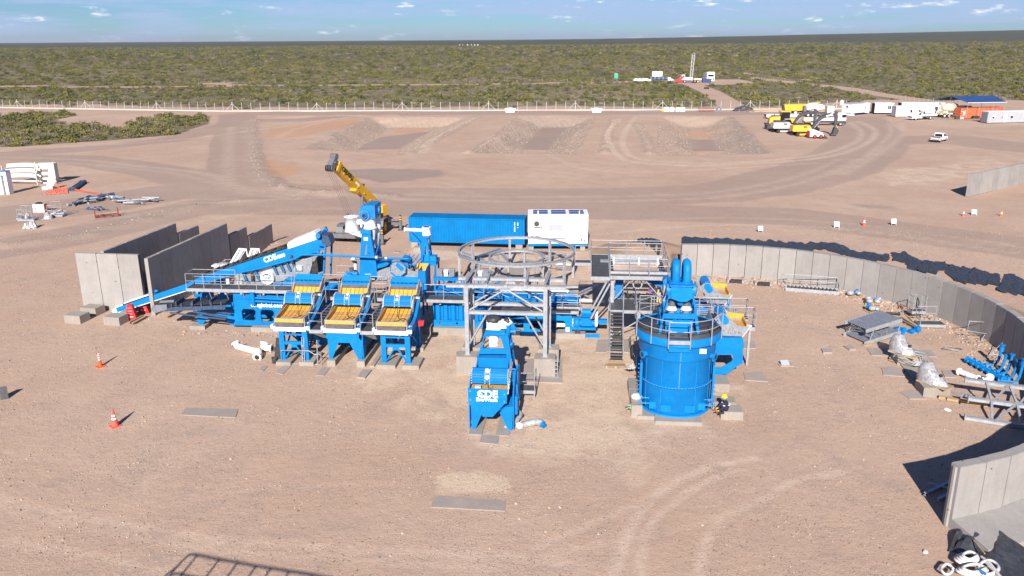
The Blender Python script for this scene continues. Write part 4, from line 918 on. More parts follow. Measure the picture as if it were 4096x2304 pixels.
# ------------------------------------------------------------------ dewatering screens (three alike)
def make_screen():
 u0,u1,v0=-9.25,-7.25,-6.95;r_=thing('dewatering_screen','','screen',(-8.25,-6.95),PF,'dewatering screens side by side with yellow decks')
 sidep=[(-6.98,3.22),(-6.55,3.25),(-5.8,3.36),(-5.2,3.58),(-4.85,4.05),(-4.45,4.28),(-4.0,4.15),(-3.6,4.05),(-3.1,4.4),(-2.55,4.85),(-2.35,4.7),(-2.5,4.25),(-3.1,3.55),(-4.0,3.0),(-5.2,2.72),(-6.3,2.62),(-6.7,2.45),(-6.98,2.6)]
 for u in(u0,u1+.001):part('side_plate',MB().prism(sidep,'yz',u-.03,u+.03),GALV_S,r_)
 m=MB()
 for a,b in zip(sidep[9:]+sidep[:1],sidep[10:]+sidep[:1]):
  n=int(math.hypot(b[0]-a[0],b[1]-a[1])/.09)+1
  for i in range(n):
   y=a[0]+(b[0]-a[0])*i/n;z=a[1]+(b[1]-a[1])*i/n;z+=.08 if z<4 else-.08
   m.box(u1+.03,u1+.06,y-.02,y+.02,z-.02,z+.02)
 rr=random.Random(3)
 for _ in range(60):
  y=rr.uniform(-6.3,-2.9);z=3.05+max(0,(y+4.4))*.6+rr.uniform(-.25,.35);m.box(u1+.03,u1+.05,y-.016,y+.016,z-.016,z+.016)
 for i in range(9):z=3.3+i*.1;m.box(u1+.03,u1+.07,-5.12+i*.04,-5.0+i*.04,z-.02,z+.025);m.box(u1+.03,u1+.07,-4.85+i*.04,-4.75+i*.04,z-.02,z+.025)
 part('bolts',m,WHITE_D,r_)
 prof=[(-6.85,3.02),(-6.2,2.98),(-5.55,3.02),(-4.9,3.1),(-4.25,3.28),(-3.55,3.68),(-2.92,4.28)]
 wdt=(u1-u0-.16)/6
 for(y0,za),(y1,zb)in zip(prof[:-1],prof[1:]):
  for i in range(6):
   a=u0+.08+i*wdt;m=MB();m.add([(a+.008,y0+.006,za-.05),(a+wdt-.008,y0+.006,za-.05),(a+wdt-.008,y1-.006,zb-.05),(a+.008,y1-.006,zb-.05),(a+.02,y0+.02,za),(a+wdt-.02,y0+.02,za),(a+wdt-.02,y1-.02,zb),(a+.02,y1-.02,zb)],[(0,3,2,1),(4,5,6,7),(0,1,5,4),(1,2,6,5),(2,3,7,6),(3,0,4,7)])
   part('deck_tile',m,YEL_D if y0<-5.5 else YEL,r_)
 for u,w2 in((u0+.035,.045),(u1-.075,.045)):
  m=MB();m.prism([(p[0],p[1]+.30 if p[0]>-6.4 else p[1]+.22)for p in prof]+[(p[0],p[1])for p in prof[::-1]],'yz',u,u+w2);part('side_liner',m,YEL_D,r_)
 part('deck_subframe',MB().prism([(-6.85,2.9),(-4.9,2.95),(-3.1,3.9),(-3.1,3.7),(-4.9,2.75),(-6.85,2.7)],'yz',u0+.05,u1-.05),DARK,r_)
 part('discharge_lip',MB().box(u0-.02,u1+.02,-7.06,-6.98,3.17,3.22).box(u0-.02,u1+.02,-7.06,-6.99,2.92,2.96),GALV,r_)
 part('lip_liner',MB().box(u0+.04,u1-.04,-7.04,-6.99,2.96,3.17),YEL,r_)
 part('rubber_skirt',MB().prism([(-7.12,2.93),(-7.08,2.95),(-7.06,2.60),(-7.10,2.56)],'yz',u0+.06,u1-.06),SKIRT,r_)
 part('feed_header',MB().prism([(-3.02,4.40),(-2.97,4.38),(-2.7,4.55),(-2.4,4.92),(-2.45,4.97),(-2.74,4.66),(-3.0,4.60)],'yz',u0+.06,u1-.06),BLUE,r_)
 m=MB()
 for i in range(6):a=u0+.2+i*.31;m.lathe([(.085,0),(.085,.012)],(a+.05,-2.92,4.63),10)
 part('header_hole',m,RUB,r_)
 part('header_skirt',MB().box(u0+.1,u1-.1,-3.02,-2.98,4.06,4.44),SKIRT,r_)
# motor beam: ribbed barrel segments
 arcp=[(a_+.26,b_+.12)for a_,b_ in[(-5.32,3.52)]+[(-5.0-.36*math.cos(t)+.08,3.62+.50*math.sin(t))for t in np.linspace(.1,1.5,7)]+[(-4.75,4.12),(-4.65,3.9),(-5.1,3.4)]]
 mbm=part('motor_beam',MB().prism(arcp,'yz',u0+.04,u1-.04),BLUE,r_)
 for s_ in(0,1):
  for(y,z)in arcp[1:8]:
   a,b=(u0+.08,u0+.72)if s_==0 else(u1-.85,u1-.08)
   part('beam_rib',MB().cyl((a,y-.02,z+.02),(b,y-.02,z+.02),.028,n=6),BLUE,mbm)
 for x in(u0+.05,u0+.8,u0+1.12,u1-.06):
  m=MB()
  for(y,z)in arcp[:9]:m.box(x-.02,x+.02,y-.07,y+.03,z-.02,z+.06)
  part('bolt_row',m,WHITE_D,mbm)
 for(y,z)in((-4.87,3.98),(-4.66,4.18)):
  part('motor_cap',MB().cyl((u0+.97,y-.14,z+.12),(u0+.97,y,z),.10,n=14),WHITE_D,r_)
# cable loops lying on the deck
 pts=[(u0+1.0,-5.1,3.6),(u0+1.1,-5.55,3.12),(u0+1.25,-5.9,3.08),(u0+1.6,-6.3,3.05),(u0+1.75,-6.0,3.07),(u0+1.5,-5.8,3.08),(u0+1.3,-6.2,3.05),(u0+1.0,-6.5,3.06),(u0+.6,-6.6,3.08)]
 part('cable',MB().tube(pts,.018,5),RUB,r_)
# support: white cross beam and blue side frames
 part('white_beam',MB().box(u0-.12,u1+.12,-7.12,-6.82,2.34,2.62).box(u0-.28,u0-.12,-7.06,-6.8,2.5,2.74).box(u1+.1,u1+.34,-7.02,-6.78,2.42,2.66),WHITE,r_)
 part('beam_slot',MB().box(u0+.42,u0+.45,-7.13,-7.12,2.42,2.56).box(u1-.45,u1-.42,-7.13,-7.12,2.42,2.56),DARK,r_)
 part('side_frame',MB().prism([(-7.0,2.3),(-6.95,2.68),(-6.3,2.7),(-5.3,3.0),(-4.0,3.75),(-3.75,3.7),(-3.75,2.2),(-4.4,2.2),(-5.4,2.35)],'yz',u1+.2,u1+.28),BLUE,r_)
 part('side_frame',MB().prism([(-7.0,2.3),(-6.95,2.68),(-6.3,2.7),(-5.3,3.0),(-4.0,3.75),(-3.75,3.7),(-3.75,2.2),(-4.4,2.2),(-5.4,2.35)],'yz',u0-.22,u0-.14),BLUE,r_)
 part('top_flange',MB().bar((u1+.24,-6.95,2.7),(u1+.24,-5.35,3.02),.2,.04).bar((u1+.24,-5.35,3.02),(u1+.24,-3.95,3.8),.2,.04),BLUE,r_)
 part('mount_bracket',MB().bar((u1,-6.5,2.75),(u1+.25,-6.5,2.75),.2,.12).bar((u1,-3.9,3.95),(u1+.3,-3.9,3.9),.22,.1),WHITE_D,r_)
 return r_
s1=make_screen();s1['label']='yellow decked vibrating screen on a braced tower, leftmost of the three in the row'
SCR=[s1]
for k,(du,dvv,lb)in enumerate(((3.45,-.08,'yellow decked vibrating screen above the solid blue hopper, the middle one of three'),(6.93,-.18,'yellow decked vibrating screen on a braced tower nearest the corrugated tank'))):
 c=copy_tree(s1);c['label']=lb;c.location=PF.w(-8.25+du,-6.95+dvv);SCR.append(c)
def make_tower(du,label):
 r_=thing('screen_tower',label,'support tower',(-8.25+du,-6.95),PF,'braced blue towers under the screens')
 x0,x1=-9.08+du,-7.12+du;z0=.28
 for v in(-6.95,-3.9):
  for x in(x0,x1-.34):part('leg',MB().box(x,x+.34,v,v+.26,z0,2.36),BLUE,r_)
  part('cross_bar',MB().box(x0+.34,x1-.34,v+.04,v+.16,1.98,2.08),BLUE,r_);part('cross_bar',MB().box(x0+.34,x1-.34,v+.02,v+.2,1.34,1.54),BLUE,r_)
  mx=(x0+x1)/2
  for s_ in(-1,1):
   part('brace',MB().bar((mx+s_*.08,v+.1,1.32),(mx+s_*.62,v+.1,.4),.1,.09),BLUE,r_)
  part('gusset',MB().box(mx-.2,mx+.2,v+.06,v+.09,1.12,1.34),BLUE,r_)
 for x in(x0+.17,x1-.17):
  part('side_brace',MB().bar((x,-6.7,.5),(x,-5.3,1.5),.09,.09),BLUE,r_);part('side_brace',MB().bar((x,-3.9,.5),(x,-5.3,1.5),.09,.09),BLUE,r_)
  part('side_brace',MB().bar((x,-5.3,1.5),(x,-6.7,2.25),.09,.09),BLUE,r_);part('side_brace',MB().bar((x,-5.3,1.5),(x,-3.8,2.25),.09,.09),BLUE,r_)
  part('top_beam',MB().box(x-.12,x+.12,-6.65,-3.9,2.2,2.36),BLUE,r_)
 m=MB()
 for v in(-6.95,-3.9):
  for x in(x0,x1-.34):m.box(x-.06,x+.4,v-.05,v+.3,z0-.04,z0)
 part('base_plate',m,BLUE,r_)
 return r_
make_tower(0,'braced blue steel tower with four legs under the leftmost screen');make_tower(6.93,'braced blue steel tower with four legs under the screen nearest the corrugated tank')
def fpad(u,v,su,sv,h,label):p=PF.w(u,v);return block((p.x,p.y),su,sv,h,label)
fpad(-8.75,-6.35,1.0,2.2,.26,'concrete strip under the left front leg of the first screen tower');fpad(-7.2,-6.35,1.0,2.0,.26,'concrete strip under the right front leg of the first screen tower')
fpad(-1.75,-6.5,1.25,1.9,.27,'concrete pad under the left front leg of the third screen tower');fpad(-.1,-6.6,1.1,1.6,.27,'concrete pad under the right front leg of the third screen tower')
fpad(-8.6,-3.7,1.2,.9,.26,'concrete pad under the rear legs of the first screen tower');fpad(-1.2,-3.7,2.6,.9,.26,'concrete pad under the rear legs of the third screen tower')
fpad(-5.5,-5.2,.55,4.2,.42,'long concrete beam under the left side of the blue hopper');fpad(-3.5,-5.2,.55,4.2,.42,'long concrete beam under the right side of the blue hopper')
fpad(-2.75,-5.1,.3,4.3,.12,'narrow kerb of the drain channel beside the hopper')
hp=thing('sump_hopper','solid blue hopper with two pointed legs under the middle screen','hopper',(-4.8,-6.9),PF)
ho=[(930,100),(1415,112),(1418,190),(1440,225),(1478,228),(1470,538),(1428,534),(1282,265),(1118,260),(1022,520),(982,515),(958,208),(932,186)]
po=PF.tr('e3',ho,-7.0)
for v,lb in((-7.0,None),(-3.3,None)):part('end_panel',MB().prism(po,'xz',v,v+.06),BLUE,hp)
ul,ur=po[0][0],po[4][0];zt=po[0][1]
part('side_panel',MB().prism([(-6.93,zt),(-3.31,zt),(-3.31,.45),(-3.7,.45),(-4.3,1.45),(-5.9,1.45),(-6.6,.45),(-6.93,.45)],'yz',ur-.08,ur-.02),BLUE,hp)
part('side_panel',MB().prism([(-6.93,zt),(-3.31,zt),(-3.31,.45),(-3.7,.45),(-4.3,1.45),(-5.9,1.45),(-6.6,.45),(-6.93,.45)],'yz',ul+.1,ul+.16),BLUE,hp)
m=MB();m.add([(ul+.2,-6.9,1.7),(ur-.1,-6.9,1.7),(ur-.1,-3.4,1.7),(ul+.2,-3.4,1.7),(-4.9,-5.4,.95),(-4.5,-5.4,.95),(-4.5,-4.9,.95),(-4.9,-4.9,.95)],[(0,1,2,3),(4,7,6,5),(0,4,5,1),(1,5,6,2),(2,6,7,3),(3,7,4,0)]);part('funnel',m,BLUE_D,hp)
part('drain_valve',MB().cyl((-4.7,-5.15,.95),(-4.7,-5.15,.7),.12).cyl((-4.7,-5.5,.8),(-4.7,-5.0,.8),.05).ball((-4.75,-5.5,.8),.1),BLUE_D,hp)
# walkways between the screens
for k,(u,lb)in enumerate(((-6.95,'narrow grated walkway with handrails between the first and middle screens'),(-3.5,'narrow grated walkway with handrails between the middle and third screens'))):
 wk=thing('screen_walkway',lb,'walkway',(u+.4,-6.9),PF,'walkways between the screens')
 deck(wk,u,u+.95,-7.0,-3.4,2.42)
 railing(wk,[(u+.05,-6.95,2.42),(u+.9,-6.95,2.42),(u+.92,-6.0,2.42),(u+.92,-3.5,2.42)],1.2,.9)
 railing(wk,[(u+.05,-6.95,2.42),(u+.05,-5.6,2.42),(u+.3,-4.0,3.4)],1.2,1.4)
 part('underside_plate',MB().add([(u,-6.9,2.2),(u+.95,-6.9,2.2),(u+.95,-5.0,2.2),(u,-5.0,2.2),(u+.7,-6.2,1.6),(u+.9,-6.2,1.6)],[(0,1,5,4),(1,2,5),(2,3,4,5),(3,0,4)]),GALV,wk)
 m=MB()
 for i in range(7):v=-5.6+i*.3;m.box(u+.1,u+.85,v,v+.2,2.45+i*.1,2.48+i*.1)
 part('stair_treads',m,GRATE,wk)
solo('emergency_stop_sign',MB().prism([(.0,2.2),(.38,2.3),(.42,2.62),(.02,2.6)],'xz',-5.2,-4.95),RED,'red bracket box at the right side of the third screen','sign box',(0.1,-5.1),PF,z=2.3)
# ------------------------------------------------------------------ cyclone towers and the screen between them
ct=thing('cyclone_tower','tall blue tower carrying white cyclone drums and a blue feed box at its top','cyclone tower',(-4.7,1.5),PF)
VF=1.0
fo=[(600,1345),(606,1160),(628,880),(708,872),(762,1150),(775,1205),(785,1345)];hole=[(672,1003),(682,1010),(706,1108),(656,1122)]
part('front_panel',MB().prism(PF.tr('q8',fo,VF),'xz',VF,VF+.06,[PF.tr('q8',hole,VF)]),BLUE,ct)
part('back_panel',MB().prism(PF.tr('q8',fo,VF),'xz',VF+1.9,VF+1.96,[PF.tr('q8',hole,VF)]),BLUE,ct)
pr_=PF.tr('q8',[(708,872),(762,1150),(785,1345)],VF);tz,mz,bz=pr_[0],pr_[1],pr_[2]
def side_leg(v0,v1,w2):part('leg',MB().add([(tz[0],v0+.3,tz[1]),(tz[0],v0+.3+w2,tz[1]),(mz[0],v1+w2,mz[1]),(mz[0],v1,mz[1]),(tz[0]-.06,v0+.3,tz[1]),(tz[0]-.06,v0+.3+w2,tz[1]),(mz[0]-.06,v1+w2,mz[1]),(mz[0]-.06,v1,mz[1])],[(0,1,2,3),(7,6,5,4),(0,4,5,1),(1,5,6,2),(2,6,7,3),(3,7,4,0)]),BLUE,ct)
side_leg(VF-.22,VF+.06,.28);side_leg(VF+1.1,VF+1.6,.3)
part('side_panel',MB().add([(mz[0],VF+.06,mz[1]),(mz[0],VF+1.9,mz[1]),(bz[0],VF+1.9,bz[1]),(bz[0],VF+.06,bz[1])],[(0,1,2,3)]),BLUE,ct)
for t in(.35,.8):
 z_=tz[1]+(mz[1]-tz[1])*t;x_=tz[0]+(mz[0]-tz[0])*t;part('side_brace',MB().bar((x_,VF+.2,z_-.35),(x_,VF+1.8,z_+.2),.1,.26),BLUE,ct)
a=PF.tr('q8',[(628,880)],VF)[0]
part('top_platform',MB().prism([(a[0]-.1,a[1]-.18),(tz[0]+.1,a[1]-.18),(tz[0]+.1,a[1]+.1),(a[0]-.1,a[1]+.1)],'xz',VF-.1,VF+1.75),BLUE,ct)
part('name_plate',MB().box(*(lambda p,q:(p[0],q[0],VF-.012,VF,q[1],p[1]))(PF.at('q8',648,938,VF),PF.at('q8',690,972,VF))),WHITE,ct)
part('inspection_slot',MB().box(*(lambda p,q:(p[0],q[0],VF-.012,VF,q[1],p[1]))(PF.at('c2',635,790,VF),PF.at('c2',722,825,VF))).box(*(lambda p,q:(p[0],q[0],VF-.012,VF,q[1],p[1]))(PF.at('c2',530,698,VF),PF.at('c2',645,718,VF))),CABIN_G,ct)
cu_,cz_=(a[0]+tz[0])/2+.15,a[1];cvv=VF+.75
cyc=part('cyclone',MB().lathe([(.02,-2.0),(.12,-2.0),(.2,-1.6),(.42,.0),(.44,.1),(.42,.12),(.42,.85),(.45,.87),(.45,.95)],(cu_,cvv,cz_),24),WHITE,ct)
part('collar',MB().lathe([(.52,.1),(.52,.17)],(cu_,cvv,cz_),24).lathe([(.22,-1.15),(.22,-1.08)],(cu_,cvv,cz_),16),WHITE_D,cyc)
part('second_cyclone',MB().lathe([(.02,-1.6),(.12,-1.6),(.36,-.1),(.36,.9)],(cu_+.25,cvv+.8,cz_+.1),20),WHITE,ct)
bx0=cu_-.58;fb_=part('feed_box',MB().prism([(bx0,cz_+.92),(bx0+1.15,cz_+.92),(bx0+1.15,cz_+1.9),(bx0+.55,cz_+1.95),(bx0,cz_+1.72)],'xz',cvv-.55,cvv+1.25),BLUE_D,ct)
fc=(bx0+.38,cvv-.56,cz_+1.2)
part('flange',MB().cyl(fc,(fc[0],fc[1]-.1,fc[2]),.40,n=24).cyl((fc[0],fc[1]-.1,fc[2]),(fc[0],fc[1]-.28,fc[2]),.22),BLUE_D,fb_);part('bore',MB().cyl((fc[0],fc[1]-.285,fc[2]),(fc[0],fc[1]-.29,fc[2]),.16),RUB,fb_)
m=MB()
for i in range(16):t=i*math.pi/8;m.ball((fc[0]+.34*math.cos(t),fc[1]-.12,fc[2]+.34*math.sin(t)),.03,6)
part('flange_bolts',m,GALV,fb_)
part('side_flange',MB().cyl((bx0+1.15,cvv+.55,cz_+1.35),(bx0+1.27,cvv+.55,cz_+1.35),.34,n=20).cyl((bx0+1.27,cvv+.55,cz_+1.35),(bx0+1.3,cvv+.55,cz_+1.35),.22),BLUE_D,fb_)
part('lifting_eye',MB().box(bx0+.5,bx0+.56,cvv,cvv+.15,cz_+1.9,cz_+2.1).box(bx0+.25,bx0+.31,cvv-.3,cvv-.15,cz_+1.8,cz_+1.98),BLUE_D,fb_)
p=PF.at('q8',525,800,VF+.8);wt_=part('overflow_drum',MB().lathe([(.50,-.55),(.50,.5),(.56,.5),(.56,.56)],(p[0],VF+.8,p[1]),24),WHITE,ct)
part('connecting_pipe',MB().cyl((p[0]+.4,VF+.8,p[1]+.1),(cu_-.3,cvv,cz_+.6),.2,n=12).box(p[0]+.75,p[0]+.85,VF+.5,VF+1.1,p[1]-.2,p[1]+.42),WHITE,wt_)
part('support_arm',MB().prism([(p[0]-.5,p[1]-.55),(a[0]+.2,p[1]-.6),(a[0]+.2,p[1]-1.05),(a[0]-.1,p[1]-1.0)],'xz',VF+.5,VF+1.1),WHITE,wt_)
for k,(x,y)in enumerate(((500,730),(555,728),(520,722))):q=PF.at('q8',x,y,VF+.8);part('lid_knob',MB().cyl((q[0],VF+.8,p[1]+.55),(q[0],VF+.8,p[1]+.66),.03,n=6),WHITE,wt_)
ms=thing('wash_screen','galvanised vibrating screen with an octagonal blue edged motor guard between the two cyclone towers','screen',(-2.7,1.2),PF)
sp_=[(770,850),(765,665),(800,640),(930,590),(1050,560),(1340,580),(1400,620),(1445,645),(1550,662),(1560,850)]
for v in(1.0,2.6):part('side_plate',MB().prism(PF.tr('c2',sp_,1.0),'xz',v,v+.05),GALV_S,ms)
oc=PF.tr('c2',[(1045,520),(1080,475),(1140,455),(1230,470),(1290,510),(1332,560),(1330,655),(1235,730),(1150,722),(1040,645)],.9)
og=part('motor_guard',MB().prism(oc,'xz',.62,1.0),GALV_S,ms);part('guard_rim',MB().tube([(a,.63,b)for a,b in oc],.045,6,True),BLUE,og)
p,q=PF.at('c2',1165,535,.62),PF.at('c2',1240,600,.62)
def obround(a,b,r_,n=8):
 dx,dz=b[0]-a[0],b[1]-a[1];t0=math.atan2(dz,dx)
 return[(b[0]+r_*math.cos(t0-math.pi/2+math.pi*i/n),b[1]+r_*math.sin(t0-math.pi/2+math.pi*i/n))for i in range(n+1)]+[(a[0]+r_*math.cos(t0+math.pi/2+math.pi*i/n),a[1]+r_*math.sin(t0+math.pi/2+math.pi*i/n))for i in range(n+1)]
part('access_plate',MB().prism(obround(p,q,.16),'xz',.59,.62),BLUE,og)
m=MB()
for a,b in oc[::1]:m.ball((a*.93+.07*oc[0][0]*0+.07*(sum(x for x,_ in oc)/10),.6,b*.93+.07*(sum(z for _,z in oc)/10)),.028,6)
part('guard_bolts',m,WHITE_D,og)
b_=PF.at('c2',1190,860,.7);part('guard_post',MB().cyl((b_[0],.8,b_[1]),(b_[0],.8,oc[7][1]),.05).prism([(b_[0]-.25,b_[1]-.1),(b_[0]+.25,b_[1]-.1),(b_[0]+.05,b_[1]+.15),(b_[0]-.05,b_[1]+.15)],'xz',.75,.85),BLUE,ms)
m=MB()
for x in(810,848,970,1010,1132,1172,1295,1458):q=PF.at('c2',x,798,.99);m.box(q[0]-.015,q[0]+.015,.98,1.0,q[1]-.06,q[1]+.06)
part('slot',m,RUB,ms)
q=[PF.at('c2',x,y,1.3)for x,y in((765,600),(950,545),(1040,470),(950,470),(740,530))];part('feed_chute',MB().prism(q,'xz',1.2,2.6),BLUE,ms)
dr2=PF.at('c2',1300,420,1.9);part('motor_drum',MB().cyl((dr2[0],1.2,dr2[1]-.3),(dr2[0],2.7,dr2[1]-.3),.42,n=20),BLUE_D,ms)
spr=part('spray_bars',MB().cyl((dr2[0]-.7,1.5,dr2[1]-.25),(dr2[0]+.9,1.5,dr2[1]-.3),.05),BLUE_D,ms)
for i in range(5):
 u=dr2[0]-.5+i*.35;part('spray_bar',MB().cyl((u,1.3,dr2[1]-.3),(u+.35,2.8,dr2[1]+.15),.04,n=6).cyl((u,1.3,dr2[1]-.3),(u,1.3,dr2[1]-.6),.035,n=6),BLUE_D,spr)
yb=thing('discharge_box','blue discharge box with yellow lined trough right of the octagonal guard','chute',(-.9,1.2),PF)
p,q=PF.at('c2',1555,640,.9),PF.at('c2',1715,885,.9)
part('front_plate',MB().box(p[0],q[0],.9,.96,q[1],p[1]),BLUE,yb);part('side_plate',MB().prism([(.9,q[1]),(.9,p[1]),(1.5,p[1]+.15),(2.6,p[1]+.1),(2.6,2.9),(1.2,2.9)],'yz',q[0]-.05,q[0]),BLUE,yb)
part('left_plate',MB().box(p[0],p[0]+.05,.96,2.5,q[1],p[1]),BLUE,yb);part('curved_base',MB().prism([(q[0]-.35,q[1]),(q[0],q[1]),(q[0]-.02,2.3),(q[0]-.3,2.2)],'xz',1.0,2.4),BLUE,yb)
y0_=PF.at('c2',1520,545,1.9);y1_=PF.at('c2',1745,640,1.9)
part('yellow_lining',MB().box(y0_[0],y1_[0],2.2,2.3,y1_[1]-.2,y0_[1]+.1).box(y0_[0]-.4,y1_[0],1.2,2.2,y1_[1]-.3,y1_[1]-.2),YEL,yb);part('yellow_side',MB().box(y0_[0]-.42,y0_[0]-.3,1.2,2.3,y1_[1]-.3,y1_[1]+.1),YEL,yb)
c2t=thing('small_cyclone_tower','small blue tower with a white cyclone and side pipe in front of the blue container','cyclone tower',(-.9,3.2),PF)
V2=3.0
fo=[(1222,1182),(1226,1100),(1240,935),(1290,930),(1325,1182)];ho_=[(1270,1030),(1278,1035),(1296,1110),(1268,1112)]
for v in(V2,V2+.95):part('frame_panel',MB().prism(PF.tr('q8',fo,V2),'xz',v,v+.05,[PF.tr('q8',ho_,V2)]),BLUE,c2t)
tp,bt=PF.at('q8',1290,932,V2),PF.at('q8',1325,1182,V2);tl=PF.at('q8',1240,935,V2)
for t in(.0,.35,.7):
 x_,z_=tp[0]+(bt[0]-tp[0])*t,tp[1]+(bt[1]-tp[1])*t;part('side_brace',MB().bar((x_,V2,z_-.15),(x_,V2+.95,z_+(.1 if t else-.15)),.06,.2),BLUE,c2t)
part('top_plate',MB().box(tl[0]-.05,tp[0]+.15,V2-.05,V2+1.0,tp[1]-.1,tp[1]+.03),BLUE,c2t)
c_=((tl[0]+tp[0])/2+.08,V2+.45);cy2=part('cyclone',MB().lathe([(.02,-1.6),(.1,-1.6),(.3,0),(.34,.02),(.34,.1),(.31,.12),(.31,.58),(.34,.6),(.34,.66)],(c_[0],c_[1],tp[1]),20),WHITE,c2t)
part('side_pipe',MB().cyl((c_[0]-.2,c_[1],tp[1]+.38),(c_[0]-1.65,c_[1],tp[1]+.42),.13,n=12).cyl((c_[0]-.95,c_[1],tp[1]+.4),(c_[0]-.9,c_[1],tp[1]+.4),.2,n=12).cyl((c_[0]-1.7,c_[1],tp[1]+.42),(c_[0]-1.62,c_[1],tp[1]+.42),.2,n=12),WHITE,cy2)
part('bore',MB().lathe([(.24,.665),(.24,.67)],(c_[0],c_[1],tp[1]),16),RUB,cy2)
part('arm',MB().bar((tl[0]-.9,V2+.4,tl[1]+.15),(tl[0]+.05,V2+.4,tl[1]-.9),.3,.22),BLUE,c2t)
part('base_box',MB().box(tl[0]-.15,bt[0]+.5,V2-.35,V2+1.3,bt[1]-.25,bt[1]).box(bt[0]-.1,bt[0]+.45,V2,V2+.6,bt[1],bt[1]+.4),BLUE,c2t)
m=MB()
for x in(tl[0]-.05,bt[0]+.4):
 for v in(V2-.2,V2+1.2):m.bar((x,v,bt[1]-.25),(x,v,.3),.12,.12)
m.bar((bt[0]+.4,V2-.2,bt[1]-.3),(bt[0]+.3,V2-.2,bt[1]-1.6),.06,.3);part('leg',m,BLUE,c2t)
m=MB();q=PF.at('q8',560,1170,2.2);m.cyl((q[0],2.2,2.6),(q[0],2.2,q[1]-.1),.15,n=12);m.cyl((q[0],2.2,q[1]-.1),(q[0]-.12,2.0,q[1]+.15),.19,n=12)
solo('vent_pipe',m,WHITE_D,'white upright pipe with a bent top left of the tall cyclone tower','pipe',(q[0],2.2),PF)
m=MB();q0=PF.at('c2',150,700,1.0);q1_=PF.at('c2',395,700,1.0);qp=thing('transfer_pump','small blue pump and pipework at the foot of the tall cyclone tower','pump',(q0[0],1.0),PF)
part('pump_body',MB().cyl((q0[0],1.0,q0[1]),(q1_[0],1.0,q1_[1]),.17,n=12).cyl((q0[0]+.4,.8,q0[1]-.3),(q0[0]+.4,.8,q0[1]+.1),.2),BLUE_D,qp);part('motor',MB().cyl((q0[0]+.3,.8,q0[1]-.4),(q1_[0]+.1,.8,q0[1]-.45),.18).box(q0[0]+.2,q1_[0]+.1,.6,1.0,q0[1]-.75,q0[1]-.6),BLUE_D,qp);part('rubber_cap',MB().lathe([(.14,0),(.2,.25)],(q0[0]+.45,1.2,q0[1]+.15),12),SKIRT,qp)
# ------------------------------------------------------------------ corrugated tank, right chassis, pump
tk=thing('wash_tank','blue corrugated steel tank with an arched skirt under the walkway beside the third screen','tank',(2,0),PF)
tz0=PF.at('e1',300,482,-.2)[1];tu0=PF.at('e1',265,480,-.2)[0];tu1=PF.at('e1',980,500,-.2)[0]
m=MB();n=7;pp=[]
for i in range(n):
 a=tu0+.15+i*(tu1-tu0-.15)/n;s_=(tu1-tu0-.15)/n;pp+=[(a,-.05),(a+s_*.18,-.22),(a+s_*.62,-.22),(a+s_*.8,-.05)]
pp+=[(tu1,-.05),(tu1,.1),(tu0+.15,.1)]
part('corrugated_wall',m.prism(pp,'xy',tz0,2.45),BLUE,tk)
m=MB()
for i in range(n):
 a=tu0+.15+i*(tu1-tu0-.15)/n;s_=(tu1-tu0-.15)/n
 for j in range(3):m.ball((a+s_*.3,-.225,tz0+.25+j*.38),.022,6);m.ball((a+s_*.52,-.225,tz0+.25+j*.38),.022,6)
part('bolts',m,BLUE_D,tk)
sk=[(265,480),(690,492),(980,502),(980,625),(900,605),(830,595),(700,577),(560,580),(440,597),(350,622),(265,622)]
hs2=[[PF.at('e1',cx_+15*math.cos(t),cy_+15*math.sin(t),-.3)for t in np.linspace(0,5.5,8)]for cx_,cy_ in((360,518),(573,526))]
part('skirt',MB().prism(PF.tr('e1',sk,-.3),'xz',-.32,-.24,hs2),BLUE,tk);part('skirt_lip',MB().box(tu0-.02,tu1,-.38,-.24,tz0-.03,tz0+.02),BLUE,tk)
for u in(tu0,tu1-.1):part('end_wall',MB().box(u,u+.08,-.04,2.6,.5,2.5),BLUE,tk)
part('back_wall',MB().box(tu0,tu1,2.6,2.68,.5,2.5),BLUE,tk)
part('tank_top',MB().box(tu0+.1,tu1,.2,2.6,2.2,2.3),BLUE_D,tk)
ch=thing('pump_chassis','long blue plate chassis with rectangular openings behind the steel gantry','plant module',(7,0),PF)
oc_=[(1130,465),(1300,462),(1790,402),(1900,405),(1905,432),(2055,425),(2055,665),(2410,667),(2410,722),(2300,735),(1560,697),(1470,707),(1350,690),(1290,650),(1130,640)]
hl=[[(1290,472),(1410,472),(1430,490),(1430,610),(1392,625),(1320,565)],[(1512,492),(1660,494),(1668,505),(1668,590),(1650,603),(1512,598)],[(1785,487),(1945,492),(1965,510),(1960,640),(1940,652),(1785,642)]]
for v in(-.42,2.0):part('chassis_panel',MB().prism(PF.tr('e1',oc_,-.4),'xz',v,v+.08,[PF.tr('e1',h_,-.4)for h_ in hl]),BLUE,ch)
p=PF.at('e1',1130,465,-.4);q=PF.at('e1',2055,425,-.4);part('top_deck',MB().box(p[0],q[0],-.33,2.0,1.5,1.58),BLUE,ch)
p=PF.at('e1',1975,578,-.43);q=PF.at('e1',2022,632,-.43);part('name_plate',MB().box(p[0],q[0],-.44,-.425,q[1],p[1]),WHITE,ch)
p=PF.at('e1',1850,545,.5);q=PF.at('e1',1960,545,.5);part('suction_pipe',MB().cyl((p[0],.5,p[1]),(q[0]+1.2,.5,q[1]),.17,n=12).cyl((p[0]-.02,.5,p[1]),(p[0]+.08,.5,p[1]),.26,n=12),WHITE,ch);part('reducer',MB().cyl((p[0]-.9,.5,p[1]),(p[0],.5,p[1]),.28,.17,n=12),BLUE,ch)
part('back_rail',MB().box(5.0,12.3,1.7,1.9,.45,.75),BLUE,ch)
